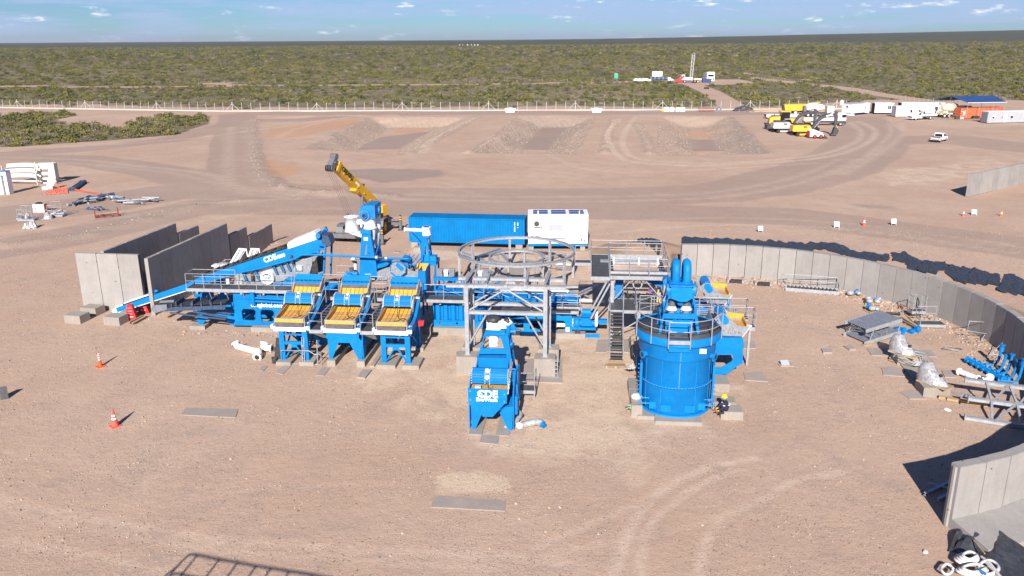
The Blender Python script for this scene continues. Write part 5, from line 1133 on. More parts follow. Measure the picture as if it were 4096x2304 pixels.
tr_=thing('launder_trough','blue steel trough with handrail above the pump chassis, left of the tower stairs','trough',(7.5,1.5),PF)
part('front_side',MB().box(4.3,10.4,1.3,1.36,1.75,2.35),BLUE,tr_);part('back_side',MB().box(4.3,10.4,2.4,2.46,1.75,2.5),BLUE,tr_);part('end_box',MB().box(9.9,10.5,1.2,2.5,1.6,2.45).box(10.5,10.8,1.5,2.0,1.8,2.3),BLUE,tr_)
part('trough_floor',MB().box(4.3,9.9,1.36,2.4,1.75,1.8),BLUE_D,tr_);part('cover_box',MB().box(7.2,9.7,1.36,2.2,2.2,2.42).box(4.4,6.9,1.5,2.1,2.2,2.4),BLUE,tr_)
part('spray_pipe',MB().cyl((5.5,2.1,2.75),(10.0,2.1,2.7),.09,n=10).cyl((9.85,2.1,2.7),(9.95,2.1,2.7),.15,n=10),CREAM,tr_)
sp2=thing('service_walkway','grated walkway with thin handrails running over the corrugated tank towards the stairs','walkway',(5,-.6),PF)
deck(sp2,-.45,2.55,-1.0,.1,2.78,.2);deck(sp2,2.55,5.2,-.9,.1,2.6,.2);deck(sp2,8.2,10.8,-.9,-.2,2.12,.2);deck(sp2,9.2,11.0,-.2,.4,2.2,.22);deck(sp2,5.2,8.2,-.6,.1,2.12,.2)
railing(sp2,[(-.4,-.95,2.78),(2.5,-.95,2.78)],1.15,1.9);railing(sp2,[(8.4,-.6,2.15),(10.9,-.6,2.15)],1.05,1.3);railing(sp2,[(2.8,.05,2.6),(4.9,.05,2.6),(6.0,.05,2.12),(10.7,.05,2.12)],1.0,1.3)
for u in(.2,1.9):part('deck_bracket',MB().bar((u,-.85,2.6),(u+.35,-.2,2.2),.07,.07),GALV,sp2);part('lamp',MB().cyl((u+.5,-.5,2.55),(u+.5,-.5,2.3),.09,n=8),WHITE_D,sp2)
cb=thing('control_boxes','row of grey and white control boxes on blue posts behind the corrugated tank','control boxes',(1.5,1.6),PF)
for k,(x0,y0,x1,y1)in enumerate(((236,675,288,740),(303,688,340,738),(354,675,404,740),(564,684,616,745),(632,698,672,748),(682,686,732,745))):
 p,q=PF.at('r5',x0,y0,1.2),PF.at('r5',x1,y1,1.2);w2=k in(1,4)
 bx_=part('control_box',MB().box(p[0],q[0],1.2,1.6,q[1],p[1]),WHITE if w2 else PIPEG,cb)
 part('box_lid',MB().box(p[0]-.03,q[0]+.03,1.16,1.64,p[1],p[1]+.03),WHITE if w2 else GALV,bx_)
 if w2:part('stop_button',MB().cyl(((p[0]+q[0])/2,1.17,(p[1]+q[1])/2),((p[0]+q[0])/2,1.2,(p[1]+q[1])/2),.05,n=10),RED,bx_)
for a,b in((200,500),(540,830)):
 p,q=PF.at('r5',a,745,1.3),PF.at('r5',b,745,1.3);part('rack_beam',MB().box(p[0],q[0],1.25,1.45,p[1]-.25,p[1]).box(p[0],q[0],1.25,2.5,p[1]-1.1,p[1]-1.0),BLUE,cb)
 for t in(.02,.3,.62,.96):part('rack_post',MB().box(p[0]+(q[0]-p[0])*t,p[0]+(q[0]-p[0])*t+.12,1.28,1.42,p[1]-1.1,p[1]-.25),BLUE,cb)
 part('rack_brace',MB().bar((p[0]+.5,.9,p[1]-.6),(q[0]-.1,.9,p[1]-1.3),.12,.1),BLUE,cb)
m=MB();q=PF.at('r5',757,710,1.8);m.lathe([(.16,0),(.2,.3)],(q[0],1.8,q[1]-.3),12);part('drum_valve',m,PIPEB,cb);part('rusty_lid',MB().lathe([(.2,.3),(.24,.4),(.1,.42)],(q[0],1.8,q[1]-.3),12),TIMBER_D,cb)
for a_ in((.2,3.2),(2.5,4.4)):
 part('machine_base',MB().box(a_[0],a_[1],1.0,2.6,2.3,2.5),BLUE_D,cb)
# slurry pump
pm=thing('slurry_pump','blue slurry pump with a white pulley guard at the right end of the chassis','pump',(11.2,-.3),PF)
c=PF.at('e1',2125,640,-.75);k=PF.at('e1',2115,530,-.4)
part('volute',MB().lathe([(.2,-.22),(.40,-.2),(.46,0),(.40,.2),(.2,.22)],(k[0],-.2,k[1]),22,'x').box(k[0]-.22,k[0]+.22,-.5,.1,.75,k[1]),BLUE,pm)
part('inlet_flange',MB().cyl((k[0]-.32,-.2,k[1]),(k[0]-.24,-.2,k[1]),.36,n=18),WHITE_D,pm)
part('discharge',MB().cyl((c[0],-.75,c[1]),(c[0],-.2,c[1]),.17,n=14),BLUE,pm);part('bore',MB().cyl((c[0],-.77,c[1]),(c[0],-.755,c[1]),.14,n=14),RUB,pm);part('discharge_rim',MB().tube([(c[0]+.18*math.cos(t),-.76,c[1]+.18*math.sin(t))for t in np.linspace(0,5.9,14)],.035,5,True),DARK,pm)
m=MB()
for i in range(10):t=i*math.pi/5;m.box(k[0]-.3,k[0]+.26,-.2+.42*math.cos(t)-.03,-.2+.42*math.cos(t)+.03,k[1]+.42*math.sin(t)-.03,k[1]+.42*math.sin(t)+.03)
part('casing_bolts',m,BLUE_D,pm)
part('bearing_frame',MB().box(k[0]+.35,k[0]+1.1,-.5,.1,.9,1.5).cyl((k[0]+.2,-.2,k[1]),(k[0]+1.3,-.2,k[1]),.24,n=14),BLUE,pm);part('motor',MB().box(k[0]+.3,k[0]+1.3,-.3,.5,1.55,1.62).cyl((k[0]+.35,.15,1.75),(k[0]+1.25,.15,1.75),.26,n=14),BLUE,pm)
part('pulley_guard',MB().prism(obround((-.2,1.1),(.1,1.7),.33),'yz',k[0]+1.32,k[0]+1.5),WHITE,pm);part('motor_tail',MB().box(k[0]+1.5,k[0]+2.2,-.1,.3,.95,1.25),BLUE,pm);part('pump_base',MB().box(k[0]-.35,k[0]+1.4,-.55,.5,.62,.78),BLUE,pm)
part('red_cap',MB().box(k[0]+1.05,k[0]+1.35,-.5,-.35,1.5,1.56),RED,pm)
# ------------------------------------------------------------------ galvanised gantry on four plinths
gl=PF.g('q1',175,512,1.25);gr_=PF.g('q1',918,550,1.25);gl2=PF.g('e1',785,795,1.25);gr2=PF.g('e1',1755,832,1.25)
gv0,gv1=(gl.y+gr_.y)/2,(gl2.y+gr2.y)/2
gtop=PF.at('e1',695,50,gv0)[1];gmid=PF.at('e1',1200,390,gv0)[1]
gt=thing('steel_gantry','galvanised steel portal frame with crossed braces standing on four concrete plinths','gantry',((gl.x+gr_.x)/2,gv0),PF)
for(u,v)in((gl.x,gv0),(gr_.x,gv0),(gl2.x,gv1),(gr2.x,gv1)):
 part('column',MB().ibeam((u,v,1.28),(u,v,gtop),.26,.26,(0,1,0)),GALV,gt);part('base_plate',MB().box(u-.24,u+.24,v-.24,v+.24,1.25,1.28),GALV,gt)
def gb(a,b,z,w_=.2,h=.24,nm='beam'):part(nm,MB().ibeam((a[0],a[1],z),(b[0],b[1],z),w_,h),GALV,gt)
FL,FR,BL_,BR_=(gl.x,gv0),(gr_.x,gv0),(gl2.x,gv1),(gr2.x,gv1)
gb((FL[0]-1.3,FL[1]),(FR[0]+1.3,FR[1]),gtop+.05);gb((BL_[0]-.9,BL_[1]),(BR_[0]+.9,BR_[1]),gtop+.05)
gb(FL,FR,gmid);gb(BL_,BR_,gmid+.05)
for a,b in((FL,BL_),(FR,BR_)):gb((a[0],a[1]-.15),(b[0],b[1]+1.0),gtop+.28);gb(a,b,gmid)
for A_,B_ in((FL,FR),(BL_,BR_)):
 mx=(A_[0]+B_[0])/2
 for e in(A_,B_):
  part('diagonal_brace',MB().cyl((e[0]+(.2 if e is A_ else-.2),A_[1],gmid+.15),(mx+(-.12 if e is A_ else.12),A_[1],gtop-.2),.065,n=8),GALV,gt)
  part('diagonal_brace',MB().cyl((e[0]+(.15 if e is A_ else-.15),A_[1],2.0),(e[0]+(1.25 if e is A_ else-1.25),A_[1],gmid-.15),.065,n=8),GALV,gt)
 part('gusset',MB().box(mx-.3,mx+.3,A_[1]-.02,A_[1]+.02,gtop-.35,gtop-.05),GALV,gt)
for e,f_ in((FL,BL_),(FR,BR_)):part('diagonal_brace',MB().cyl((e[0],e[1]+.1,gmid),(f_[0],f_[1]-.1,1.5),.06,n=8),GALV,gt);part('diagonal_brace',MB().cyl((e[0],e[1]+.1,gmid),(f_[0],f_[1]-.1,gtop-.1),.06,n=8),GALV,gt)
for t in(.25,.5,.75):
 u=FL[0]+(FR[0]-FL[0])*t;part('splice_plate',MB().box(u-.12,u+.12,gv0-.13,gv0-.105,gtop-.06,gtop+.16),GALV,gt)
 if t!=.5:part('cross_member',MB().ibeam((u,gv0,gtop+.12),(u,gv1+1.0,gtop+.3),.12,.16),GALV,gt)
for(u,v,lb)in((FL[0],FL[1],'square concrete plinth under the front left gantry column'),(FR[0],FR[1],'square concrete plinth under the front right gantry column'),(BL_[0],BL_[1],'square concrete plinth under the rear left gantry column'),(BR_[0],BR_[1],'square concrete plinth under the rear right gantry column')):
 p=PF.w(u,v);block((p.x,p.y),1.35,1.1,1.25,lb,PF.rz,group='concrete plinths of the gantry')
p=G('q1',690,660,.0);padpx('q1',[(700,790),(730,570),(1080,560),(1087,800)],'broad slab round the right gantry plinths',.05)
padpx('q1',[(80,660),(60,500),(250,480),(240,680)],'broad slab round the left gantry plinths',.05)
sl=thing('step_ladder','short grey step unit leaning beside the front right gantry plinth','steps',(FR[0]+1.0,FR[1]-.5),PF)
q=PF.g('q1',1020,745,0)
for i in range(4):part('step',MB().box(q.x-.3,q.x+.1,q.y-.1-.03*i,q.y+.15,.25+i*.3,.3+i*.3),GALV,sl)
for u in(q.x-.34,q.x+.1):part('side_rail',MB().box(u,u+.04,q.y-.1,q.y+.2,0,1.35),GALV,sl)
part('foot_plate',MB().box(q.x-.45,q.x+.25,q.y-.2,q.y+.25,.05,.09),GALV,sl)
# ------------------------------------------------------------------ round steel stand with two rings
rg=thing('ring_stand','round galvanised steel stand with an outer and an inner ring on columns behind the gantry','steel stand',(5.02,13.9),PF)
def ring(name,cu,cv_,r_,z,h=.26,w_=.2,segs=64):
 m=MB()
 for dz,ww,hh in((h/2-.02,w_,.03),(-h/2+.02,w_,.03),(0,.04,h-.05)):
  prof=[(r_-ww/2,dz-hh/2),(r_+ww/2,dz-hh/2),(r_+ww/2,dz+hh/2),(r_-ww/2,dz+hh/2),(r_-ww/2,dz-hh/2)]
  n=segs;vs=[];fs=[]
  for a,b in prof[:4]:
   for i in range(n):t=2*math.pi*i/n;vs.append((cu+a*math.cos(t),cv_+a*math.sin(t),z+b))
  for j in range(4):
   for i in range(n):fs.append((j*n+i,j*n+(i+1)%n,((j+1)%4)*n+(i+1)%n,((j+1)%4)*n+i))
  m.add(vs,fs,False)
 return part(name,m,GALV,rg)
RO,RI=5.15,2.42;zo,zi=2.75,2.15;rcu,rcv=5.02,13.9
o1=ring('outer_ring',rcu,rcv,RO,zo);o2=ring('inner_ring',rcu,rcv,RI,zi)
for i in range(10):
 t=2*math.pi*(i+.5)/10;part('splice_plate',MB().box(-.02,.02,-.02,.02,0,0)if False else MB().bar((rcu+(RO+.115)*math.cos(t)-.15*math.sin(t),rcv+(RO+.115)*math.sin(t)+.15*math.cos(t),zo),(rcu+(RO+.115)*math.cos(t)+.15*math.sin(t),rcv+(RO+.115)*math.sin(t)-.15*math.cos(t),zo),.02,.18),GALV,o1)
for i in range(8):
 t=2*math.pi*(i+.28)/8;u,v=rcu+RO*math.cos(t),rcv+RO*math.sin(t)
 part('column',MB().ibeam((u,v,.05),(u,v,zo-.13),.2,.22,(-math.sin(t),math.cos(t),0)),GALV,rg);part('base_plate',MB().box(u-.2,u+.2,v-.2,v+.2,.042,.06),GALV,rg)
for i in range(6):
 t=2*math.pi*(i+.3)/6;u,v=rcu+RI*math.cos(t),rcv+RI*math.sin(t)
 part('column',MB().ibeam((u,v,.05),(u,v,zi-.13),.18,.2,(-math.sin(t),math.cos(t),0)),GALV,rg)
 t2=t+.5
for t in(.62,2.5,4.1,5.4):
 p0=(rcu+RO*math.cos(t),rcv+RO*math.sin(t),.4);p1=(rcu+RI*math.cos(t+.25),rcv+RI*math.sin(t+.25),1.7)
 part('brace',MB().cyl(p0,p1,.05,n=6),GALV,rg)
def steelbeam(r,x0,y0,x1,y1,z,label,w_=.25,h=.25,name='steel_beam',group='loose galvanised beams lying about',mat=None,tubeR=None):
 p,q=G(r,x0,y0,z),G(r,x1,y1,z);c=(p+q)/2;m=MB();a,b=p-c,q-c;a.z=b.z=0
 (m.cyl(a,b,tubeR,n=10)if tubeR else m.ibeam(a,b,w_,h));o=bpy.data.objects.new(name,m.mesh(name,mat or GALV));COL.objects.link(o);o.location=(c.x,c.y,z);OFF[o.name]=(0,0,0)
 return tag(o,label,'beam',group)
steelbeam('r5',480,510,700,590,.3,'galvanised beam lying on the ground inside the big ring, left side');steelbeam('r5',570,570,850,470,.3,'galvanised beam crossing the bare ground just behind the inner ring');steelbeam('r5',840,490,920,580,.2,'short galvanised beam end beside the inner ring')
steelbeam('r5',1150,500,1400,515,.3,'galvanised beam behind the ring below the white shelter');steelbeam('r5',1260,570,1480,520,.25,'thin galvanised beam under the right side of the ring');steelbeam('r5',1370,610,1530,620,.25,'pale beam at the right inside the big ring',mat=WHITE_D)
steelbeam('r5',1380,840,1810,828,.5,'long galvanised beam right of the gantry in the tower shadow');steelbeam('r5',1560,930,1790,825,.8,'diagonal galvanised brace right of the gantry');steelbeam('r5',1420,850,1700,930,.4,'crossing galvanised brace lying beside the tower shadow',.12,.12)
steelbeam('r5',1565,970,1860,975,.4,'white pipe lying at the left of the tower stairs',mat=WHITE_D,tubeR=.16,name='white_pipe')
# ------------------------------------------------------------------ platform tower with stairs
TZ,MZ=4.8,2.8;tv0,tv1=-.85,5.2
tw=thing('platform_tower','tall galvanised platform tower with open frame top and double handrails','platform tower',(15,1),PF)
for u in(13.15,16.85):
 for v in(-.55,4.6):part('column',MB().ibeam((u,v,.05),(u,v,TZ-.1),.24,.24,(0,1,0)),GALV,tw)
for u in(13.15,16.85):part('beam',MB().ibeam((u,tv0,TZ-.16),(u,tv1,TZ-.16),.18,.24),DARK,tw);part('beam',MB().ibeam((u,-.55,MZ-.2),(u,4.6,MZ-.2),.18,.24),GALV,tw)
for v in(-.55,.9,3.6,4.6):part('beam',MB().ibeam((13.0,v,TZ-.16),(17.0,v,TZ-.16),.18,.22),GALV,tw)
deck(tw,11.6,12.93,-1.15,5.2,TZ,.24);deck(tw,12.93,17.05,tv0,-.15,TZ,.24);deck(tw,12.93,17.05,4.55,5.2,TZ,.24)
deck(tw,10.4,11.6,2.9,3.9,TZ-.1,.2)
part('hatch_plate',MB().box(12.3,12.9,2.9,3.6,TZ+.01,TZ+.05),GALV,tw)
for u in(14.6,14.7):pass
part('rail_plate',MB().box(14.6,15.3,-.18,.05,TZ-.05,TZ+.18),GALV,tw);part('rail_plate',MB().box(14.6,15.3,4.3,4.6,TZ-.02,TZ+.16),GALV,tw)
part('inner_channel',MB().box(12.95,17.0,-.14,-.1,TZ-.2,TZ+.2),GALV,tw);part('inner_channel',MB().box(12.95,17.0,4.5,4.54,TZ-.2,TZ+.2),GALV,tw)
railing(tw,[(12.95,tv0,TZ),(17.03,tv0,TZ),(17.03,5.15,TZ)],1.15,1.35);railing(tw,[(12.95,-.1,TZ),(17.0,-.1,TZ)],1.1,1.35)
railing(tw,[(12.95,4.5,TZ),(17.0,4.5,TZ)],1.1,1.35);railing(tw,[(11.62,5.15,TZ),(17.03,5.15,TZ)],1.15,1.35)
railing(tw,[(11.62,-1.1,TZ),(11.62,2.9,TZ)],1.15,1.4);railing(tw,[(10.42,3.85,TZ-.1),(11.6,3.85,TZ-.1),(11.62,5.15,TZ)],1.1,1.2);railing(tw,[(12.93,-1.1,TZ),(12.93,4.5,TZ)],1.1,1.5)
for u in(13.3,15.2,16.6):part('white_post',MB().cyl((u,3.5,TZ-.3),(u,3.5,TZ+.25),.09,n=8),WHITE,tw)
deck(tw,12.95,17.0,-2.45,.3,MZ,.2);deck(tw,13.9,16.9,.3,1.7,MZ,.2,'blr')
railing(tw,[(15.0,-2.4,MZ),(16.95,-2.4,MZ)],1.1,1.0);railing(tw,[(14.75,-2.4,MZ),(14.75,-.9,MZ)],1.1,1.4);railing(tw,[(13.9,-2.4,MZ),(13.9,.2,MZ)],1.1,1.4)
for u,v in((13.1,-2.3),(16.8,-2.3),(15.0,-2.3)):part('deck_leg',MB().ibeam((u,v,.05),(u,v,MZ-.2),.16,.16),GALV,tw)
for u in(13.15,16.85):
 part('brace',MB().cyl((u,-.5,MZ),(u,4.5,TZ-.3),.05,n=6),GALV,tw);part('brace',MB().cyl((u,-.4,.4),(u,4.5,MZ-.3),.05,n=6),GALV,tw)
part('brace',MB().cyl((13.3,-.5,MZ+.2),(14.5,-.5,TZ-.3),.05,n=6),GALV,tw);part('brace',MB().cyl((16.7,-.5,MZ+.2),(15.4,-.5,TZ-.3),.05,n=6),GALV,tw);part('brace',MB().cyl((13.4,-.5,.3),(16.7,-.5,MZ-.3),.05,n=6),GALV,tw)
part('blue_column',MB().box(13.4,13.95,.6,1.1,2.6,TZ-.3),BLUE_D,tw)
part('blue_boom',MB().bar((15.0,.6,TZ-.35),(17.0,.4,TZ-1.0),.3,.34),BLUE_D,tw)
m=MB()
for k in range(4):m.tube([(14.9-.02*k,.5,TZ-.3),(14.5-.1*k,.4,TZ-.35),(14.25-.06*k,.2,TZ-.9),(14.2,0,MZ+.9),(14.25+.05*k,.1,MZ+.1)],.022,5)
part('cable_bundle',m,RUB,tw)
m=MB()
for k in range(4):m.tube([(14.95+(.28+.02*k)*math.cos(t),0+.1*k*.2,MZ+1.2+(.34+.015*k)*math.sin(t))for t in np.linspace(0,6,16)],.014,5,True)
part('hose_coil',m,WHITE_D,tw)
m=MB();rr=random.Random(5)
for k in range(9):
 c0=(rr.uniform(13.4,16.6),rr.uniform(.3,1.4));m.tube([(c0[0]+rr.uniform(-.5,.5),c0[1]+rr.uniform(-.4,.4),MZ+.04+rr.uniform(0,.03))for _ in range(5)],.018,5)
part('loose_cables',m,RUB,tw)
m=MB()
for k in range(6):m.tube([(15.9+(.45-.04*k)*math.cos(t),1.0+(.25-.02*k)*math.sin(t),TZ-.28+.02*k)for t in np.linspace(0,6,14)],.02,5,True)
part('hose_coil',m,LETTER,tw)
part('cable_tray',MB().box(13.4,17.0,.95,1.25,TZ-.34,TZ-.3),GALV,tw)
stw=thing('tower_stairs','long straight galvanised stairs down to a timber pallet in front of the platform tower','stairs',(13.4,-5.2),PF)
stairs(stw,12.98,13.85,-5.15,.25,-2.45,MZ,14)
railing(stw,[(13.86,-5.1,.25),(13.86,-2.45,MZ)],1.0,1.3);railing(stw,[(12.96,-5.1,.25),(12.96,-2.45,MZ)],1.0,1.3)
def pallet(label,x,y,rz,z=0.0,sx=1.2,sy=1.0,group='timber pallets',mat=None):
 fr=Frame((x,y),rz);r_=thing('pallet',label,'pallet',(0,0),fr,group,z)
 OFF[r_.name]=(0,0,0);mat=mat or TIMBER
 me=MB().box(-sx/2,sx/2,-.05,.05,.11,.13).mesh('slat',mat);mb_=MB().box(-.05,.05,-sy/2,sy/2,0,.11).mesh('bearer',mat)
 for i in range(6):share('slat',me,r_,(0,-sy/2+.05+i*(sy-.1)/5,0))
 for i in range(3):share('bearer',mb_,r_,(-sx/2+.06+i*(sx-.12)/2,0,0))
 return r_
p=PF.w(13.4,-5.5);pallet('pale timber pallet under the foot of the long tower stairs',p.x,p.y,PF.rz,0,1.2,.9);pallet('second timber pallet stacked under the foot of the long stairs',p.x-.1,p.y-.35,PF.rz+.05,.0,1.3,.5)
# two props leaning from the platform to the pump
for k,(a,b,lb)in enumerate((((575,500),(400,820),'left one of two long steel props leaning under the platform'),((580,565),(395,905),'right one of two long steel props leaning down to the pump'))):
 p,q=PF.at('r6',*a,-.9),PF.at('r6',*b,-.9-.0);m=MB();m.cyl((p[0],-.9,p[1]),(q[0],-.9,q[1]),.075,n=8)
 solo('steel_prop',m,GALV,lb,'steel prop',(q[0],-.9),PF,'steel props leaning from the platform',z=0)
# ------------------------------------------------------------------ round blue tank with the cyclone tower on top
TU,TV,TR,BR2=16.6,-11.7,2.42,2.02;RZ=5.0
ta=thing('round_tank','big round blue tank with a grated top deck ringed by handrails','tank',(TU,TV),PF)
def arcsheet(r0,z0,r1,z1,n=48,a0=0,a1=2*math.pi,th=0):
 m=MB();P=[[(TU+r_*math.cos(t),TV+r_*math.sin(t),z_)for t in np.linspace(a0,a1,n)]for r_,z_ in((r0,z0),(r1,z1))];m.grid(P);m.sm=[True]*len(m.f);return m
fa,fb2=R(-90-17),R(-90+17)
part('shell',MB().lathe([(BR2-.12,.30),(BR2,.55),(BR2,3.55),(BR2+.04,3.6)],(TU,TV,0),56,close=False),BLUE,ta)
part('upper_shell',MB().lathe([(BR2+.02,3.55),(BR2+.16,3.75),(BR2+.16,4.4),(TR-.1,4.55)],(TU,TV,0),56,close=False),BLUE,ta)
part('rim_band',MB().lathe([(TR,RZ-.42),(TR,RZ+.04),(TR-.04,RZ+.04),(TR-.04,RZ-.42)],(TU,TV,0),72,close=False),BLUE,ta)
part('grating',MB().lathe([(.01,RZ-.06),(TR-.05,RZ-.06),(TR-.05,RZ-.02),(.01,RZ-.02)],(TU,TV,0),56,close=False),GRATE,ta)
part('base_ring',MB().lathe([(BR2+.03,.2),(BR2+.03,.3),(BR2-.1,.3)],(TU,TV,0),48),BLUE,ta)
part('band_flange',MB().lathe([(BR2,1.98),(BR2+.07,1.98),(BR2+.07,2.06),(BR2,2.06)],(TU,TV,0),56,close=False),BLUE,ta)
m=MB()
for i in range(72):t=2*math.pi*i/72;m.ball((TU+(BR2+.075)*math.cos(t),TV+(BR2+.075)*math.sin(t),2.02),.022,4)
for i in range(30):t=R(-90);z=2.1+i*.075;m.ball((TU+(BR2+.03+(.15 if z>3.7 else 0))*math.cos(t),TV+(BR2+.03+(.15 if z>3.7 else 0))*math.sin(t),z),.024,4)
part('bolts',m,WHITE_D,ta)
for dg in(-118,-62,-150,-30):
 t=R(dg);part('shell_seam',MB().bar((TU+(BR2+.015)*math.cos(t),TV+(BR2+.015)*math.sin(t),.5),(TU+(BR2+.015)*math.cos(t),TV+(BR2+.015)*math.sin(t),3.6),.03,.03),BLUE_D,ta)
for dg in(-90,):
 t=R(dg);part('shell_seam',MB().bar((TU,TV-BR2-.015,2.06),(TU,TV-BR2-.015,3.6),.04,.03),BLUE,ta)
for dg in(-90-58,-90+56):
 t=R(dg);c0=Vector((TU+(BR2+.05)*math.cos(t),TV+(BR2+.05)*math.sin(t),3.72));d=Vector((math.cos(t),math.sin(t),0))
 nz=part('nozzle',MB().cyl(c0,c0+d*.32,.16,n=16).cyl(c0+d*.3,c0+d*.36,.23,n=18),BLUE,ta);part('bore',MB().cyl(c0+d*.36,c0+d*.365,.14,n=14),RUB,nz)
part('front_box',MB().box(TU-.68,TU+.45,TV-BR2-.28,TV-BR2-.1,4.3,4.6),BLUE,ta)
q=PF.at('q2',752,742,TV-BR2-.1);part('sign_plate',MB().box(q[0]-.18,q[0]+.18,TV-BR2*.88-.25,TV-BR2*.88-.22,q[1]-.14,q[1]+.14),WHITE,ta)
ga,gb2=TU-.75,TU+.42
part('entry_deck',MB().box(ga,gb2,TV-TR-.12,TV-TR+.5,RZ-.03,RZ+.01),GRATE,ta);part('entry_toe_plate',MB().box(ga,gb2,TV-TR-.16,TV-TR-.12,RZ-.16,RZ+.06),GALV,ta)
def arcpts(r_,a,b,z,n=20):return[(TU+r_*math.cos(R(t)),TV+r_*math.sin(R(t)),z)for t in np.linspace(a,b,n)]
part('handrail',MB().tube(arcpts(TR+.03,-90-14,-270,RZ+1.1,30),.028),GALV,ta);part('handrail',MB().tube(arcpts(TR+.03,-90+9,90,RZ+1.1,30),.028),GALV,ta)
part('knee_rail',MB().tube(arcpts(TR+.03,-90-14,-270,RZ+.55,30),.024),GALV,ta);part('knee_rail',MB().tube(arcpts(TR+.03,-90+9,90,RZ+.55,30),.024),GALV,ta)
part('gate_rail',MB().tube([(ga+.02,TV-TR-.12,RZ+1.1),(gb2-.02,TV-TR-.12,RZ+1.1)],.028),GALV,ta)
part('gate_rail',MB().tube([(ga+.02,TV-TR-.12,RZ+.55),(ga+.4,TV-TR-.12,RZ+.55)],.024),GALV,ta);part('gate_rail',MB().tube([(gb2-.4,TV-TR-.12,RZ+.55),(gb2-.02,TV-TR-.12,RZ+.55)],.024),GALV,ta)
lp_=MB().cyl((0,0,0),(0,0,1.55),.032,n=6).mesh('rail_post',GALV)
for u in(ga,gb2):share('rail_post',lp_,ta,(u,TV-TR-.13,RZ-.42))
for dg in(-132,-165,-200,-235,-48,-15,20,55):share('rail_post',lp_,ta,(TU+(TR+.04)*math.cos(R(dg)),TV+(TR+.04)*math.sin(R(dg)),RZ-.42))
for dg,s_ in((-90-42,1),(-90+42,1),(-90-20,1),(-90+20,1)):
 t=R(dg);c0=Vector((TU+(BR2-.1)*math.cos(t),TV+(BR2-.1)*math.sin(t),.78))
 part('side_pocket',MB().box(c0.x-.28,c0.x+.28,c0.y-.2,c0.y+.4,.55,.98),BLUE,ta)
for sx_,dg in((-1,-90-44),(1,-90+44)):
 t=R(dg);c0=Vector((TU+BR2*math.cos(t),TV+BR2*math.sin(t),.85))
 for k in range(2):part('drain_pipe',MB().cyl(c0+Vector((0,k*.3-.1,k*.2)),c0+Vector((sx_*(.75-.2*k),k*.3-.1,k*.2)),.05,n=8).cyl(c0+Vector((sx_*.35,k*.3-.1,k*.2)),c0+Vector((sx_*.4,k*.3-.1,k*.2)),.12,n=10).cyl(c0+Vector((sx_*(.7-.2*k),k*.3-.1,k*.2)),c0+Vector((sx_*(.74-.2*k),k*.3-.1,k*.2)),.11,n=10),BLUE_D,ta)
for sx_ in(-1,1):
 m=MB();x0=TU+sx_*(BR2+.02)
 for i in range(9):m.cyl((x0,TV-.9+.05*i,.9+i*.24),(x0+sx_*.16,TV-.9+.05*i,.9+i*.24),.025,n=6).cyl((x0+sx_*.13,TV-.9+.05*i,.9+i*.24),(x0+sx_*.16,TV-.9+.05*i,.9+i*.24),.05,n=6)
 part('air_nozzles',m,BLUE_D,ta);part('air_header',MB().box(x0-.06,x0+.06,TV-1.0,TV-.5,.7,3.1),BLUE,ta)
def fp(u,v,su,sv,h,label,**k):p=PF.w(u,v);return block((p.x,p.y),su,sv,h,label,**k)
fp(TU+.05,TV-BR2-.05,2.6,.9,.22,'concrete footing at the front of the round blue tank');fp(TU-1.5,TV-.9,1.4,2.0,.2,'wet concrete slab at the left foot of the round tank')
fp(TU-2.25,TV-.5,.62,2.4,.75,'high concrete block left of the round tank with a white sack on it');fp(TU-2.15,TV+1.6,.9,1.6,.7,'concrete block between the stairs and the round tank')
fp(19.55,-8.6,1.3,1.5,.5,'concrete footing under the blue chassis right of the round tank')
b1=fp(TU+3.12,TV-1.1,1.25,1.0,.5,'concrete block on which the crouching worker sits');fp(TU+2.9,TV+.25,1.3,.9,.45,'concrete block just behind the crouching worker')
# cyclone tower on the tank
fL,fR_=PF.g('c3',385,1150,RZ),PF.g('c3',1115,1165,RZ);vf=(fL.y+fR_.y)/2
tc=thing('tank_cyclone_tower','blue tower with two white cyclones and two swan neck pipes standing on the round tank','cyclone tower',(TU,vf),PF)
fo=[(372,1160),(560,480),(575,290),(1015,290),(1030,480),(1130,1172),(1078,1172),(1040,880),(475,880),(425,1155)]
hz=[(480,790),(545,640),(560,520),(600,520),(700,570),(880,570),(990,520),(1010,560),(1030,700),(1035,790)]
part('front_frame',MB().prism(PF.tr('c3',fo,vf),'xz',vf,vf+.08,[PF.tr('c3',hz,vf)]),BLUE,tc)
part('back_frame',MB().prism(PF.tr('c3',fo,vf),'xz',vf+1.7,vf+1.78,[PF.tr('c3',hz,vf)]),BLUE,tc)
L_=PF.tr('c3',[(372,1160),(560,480)],vf);R_=PF.tr('c3',[(1130,1172),(1030,480)],vf)
for a,b in(L_,R_):
 part('side_frame',MB().add([(a[0],vf+.08,a[1]),(a[0],vf+.3,a[1]),(b[0],vf+.3,b[1]),(b[0],vf+.08,b[1])],[(0,1,2,3)]),BLUE,tc);part('side_frame',MB().add([(a[0],vf+1.5,a[1]),(a[0],vf+1.7,a[1]),(b[0],vf+1.7,b[1]),(b[0],vf+1.5,b[1])],[(0,1,2,3)]),BLUE,tc)
 for t in(.3,.6):x_,z_=a[0]+(b[0]-a[0])*t,a[1]+(b[1]-a[1])*t;part('side_brace',MB().bar((x_,vf+.1,z_),(x_,vf+1.7,z_+.3),.06,.12),BLUE,tc)
p,q=PF.at('c3',610,300,vf-.25),PF.at('c3',985,580,vf-.25)
part('feed_box',MB().prism(PF.tr('c3',[(608,298),(988,298),(990,515),(895,575),(780,580),(608,515)],vf-.25),'xz',vf-.25,vf+1.2),BLUE,tc)
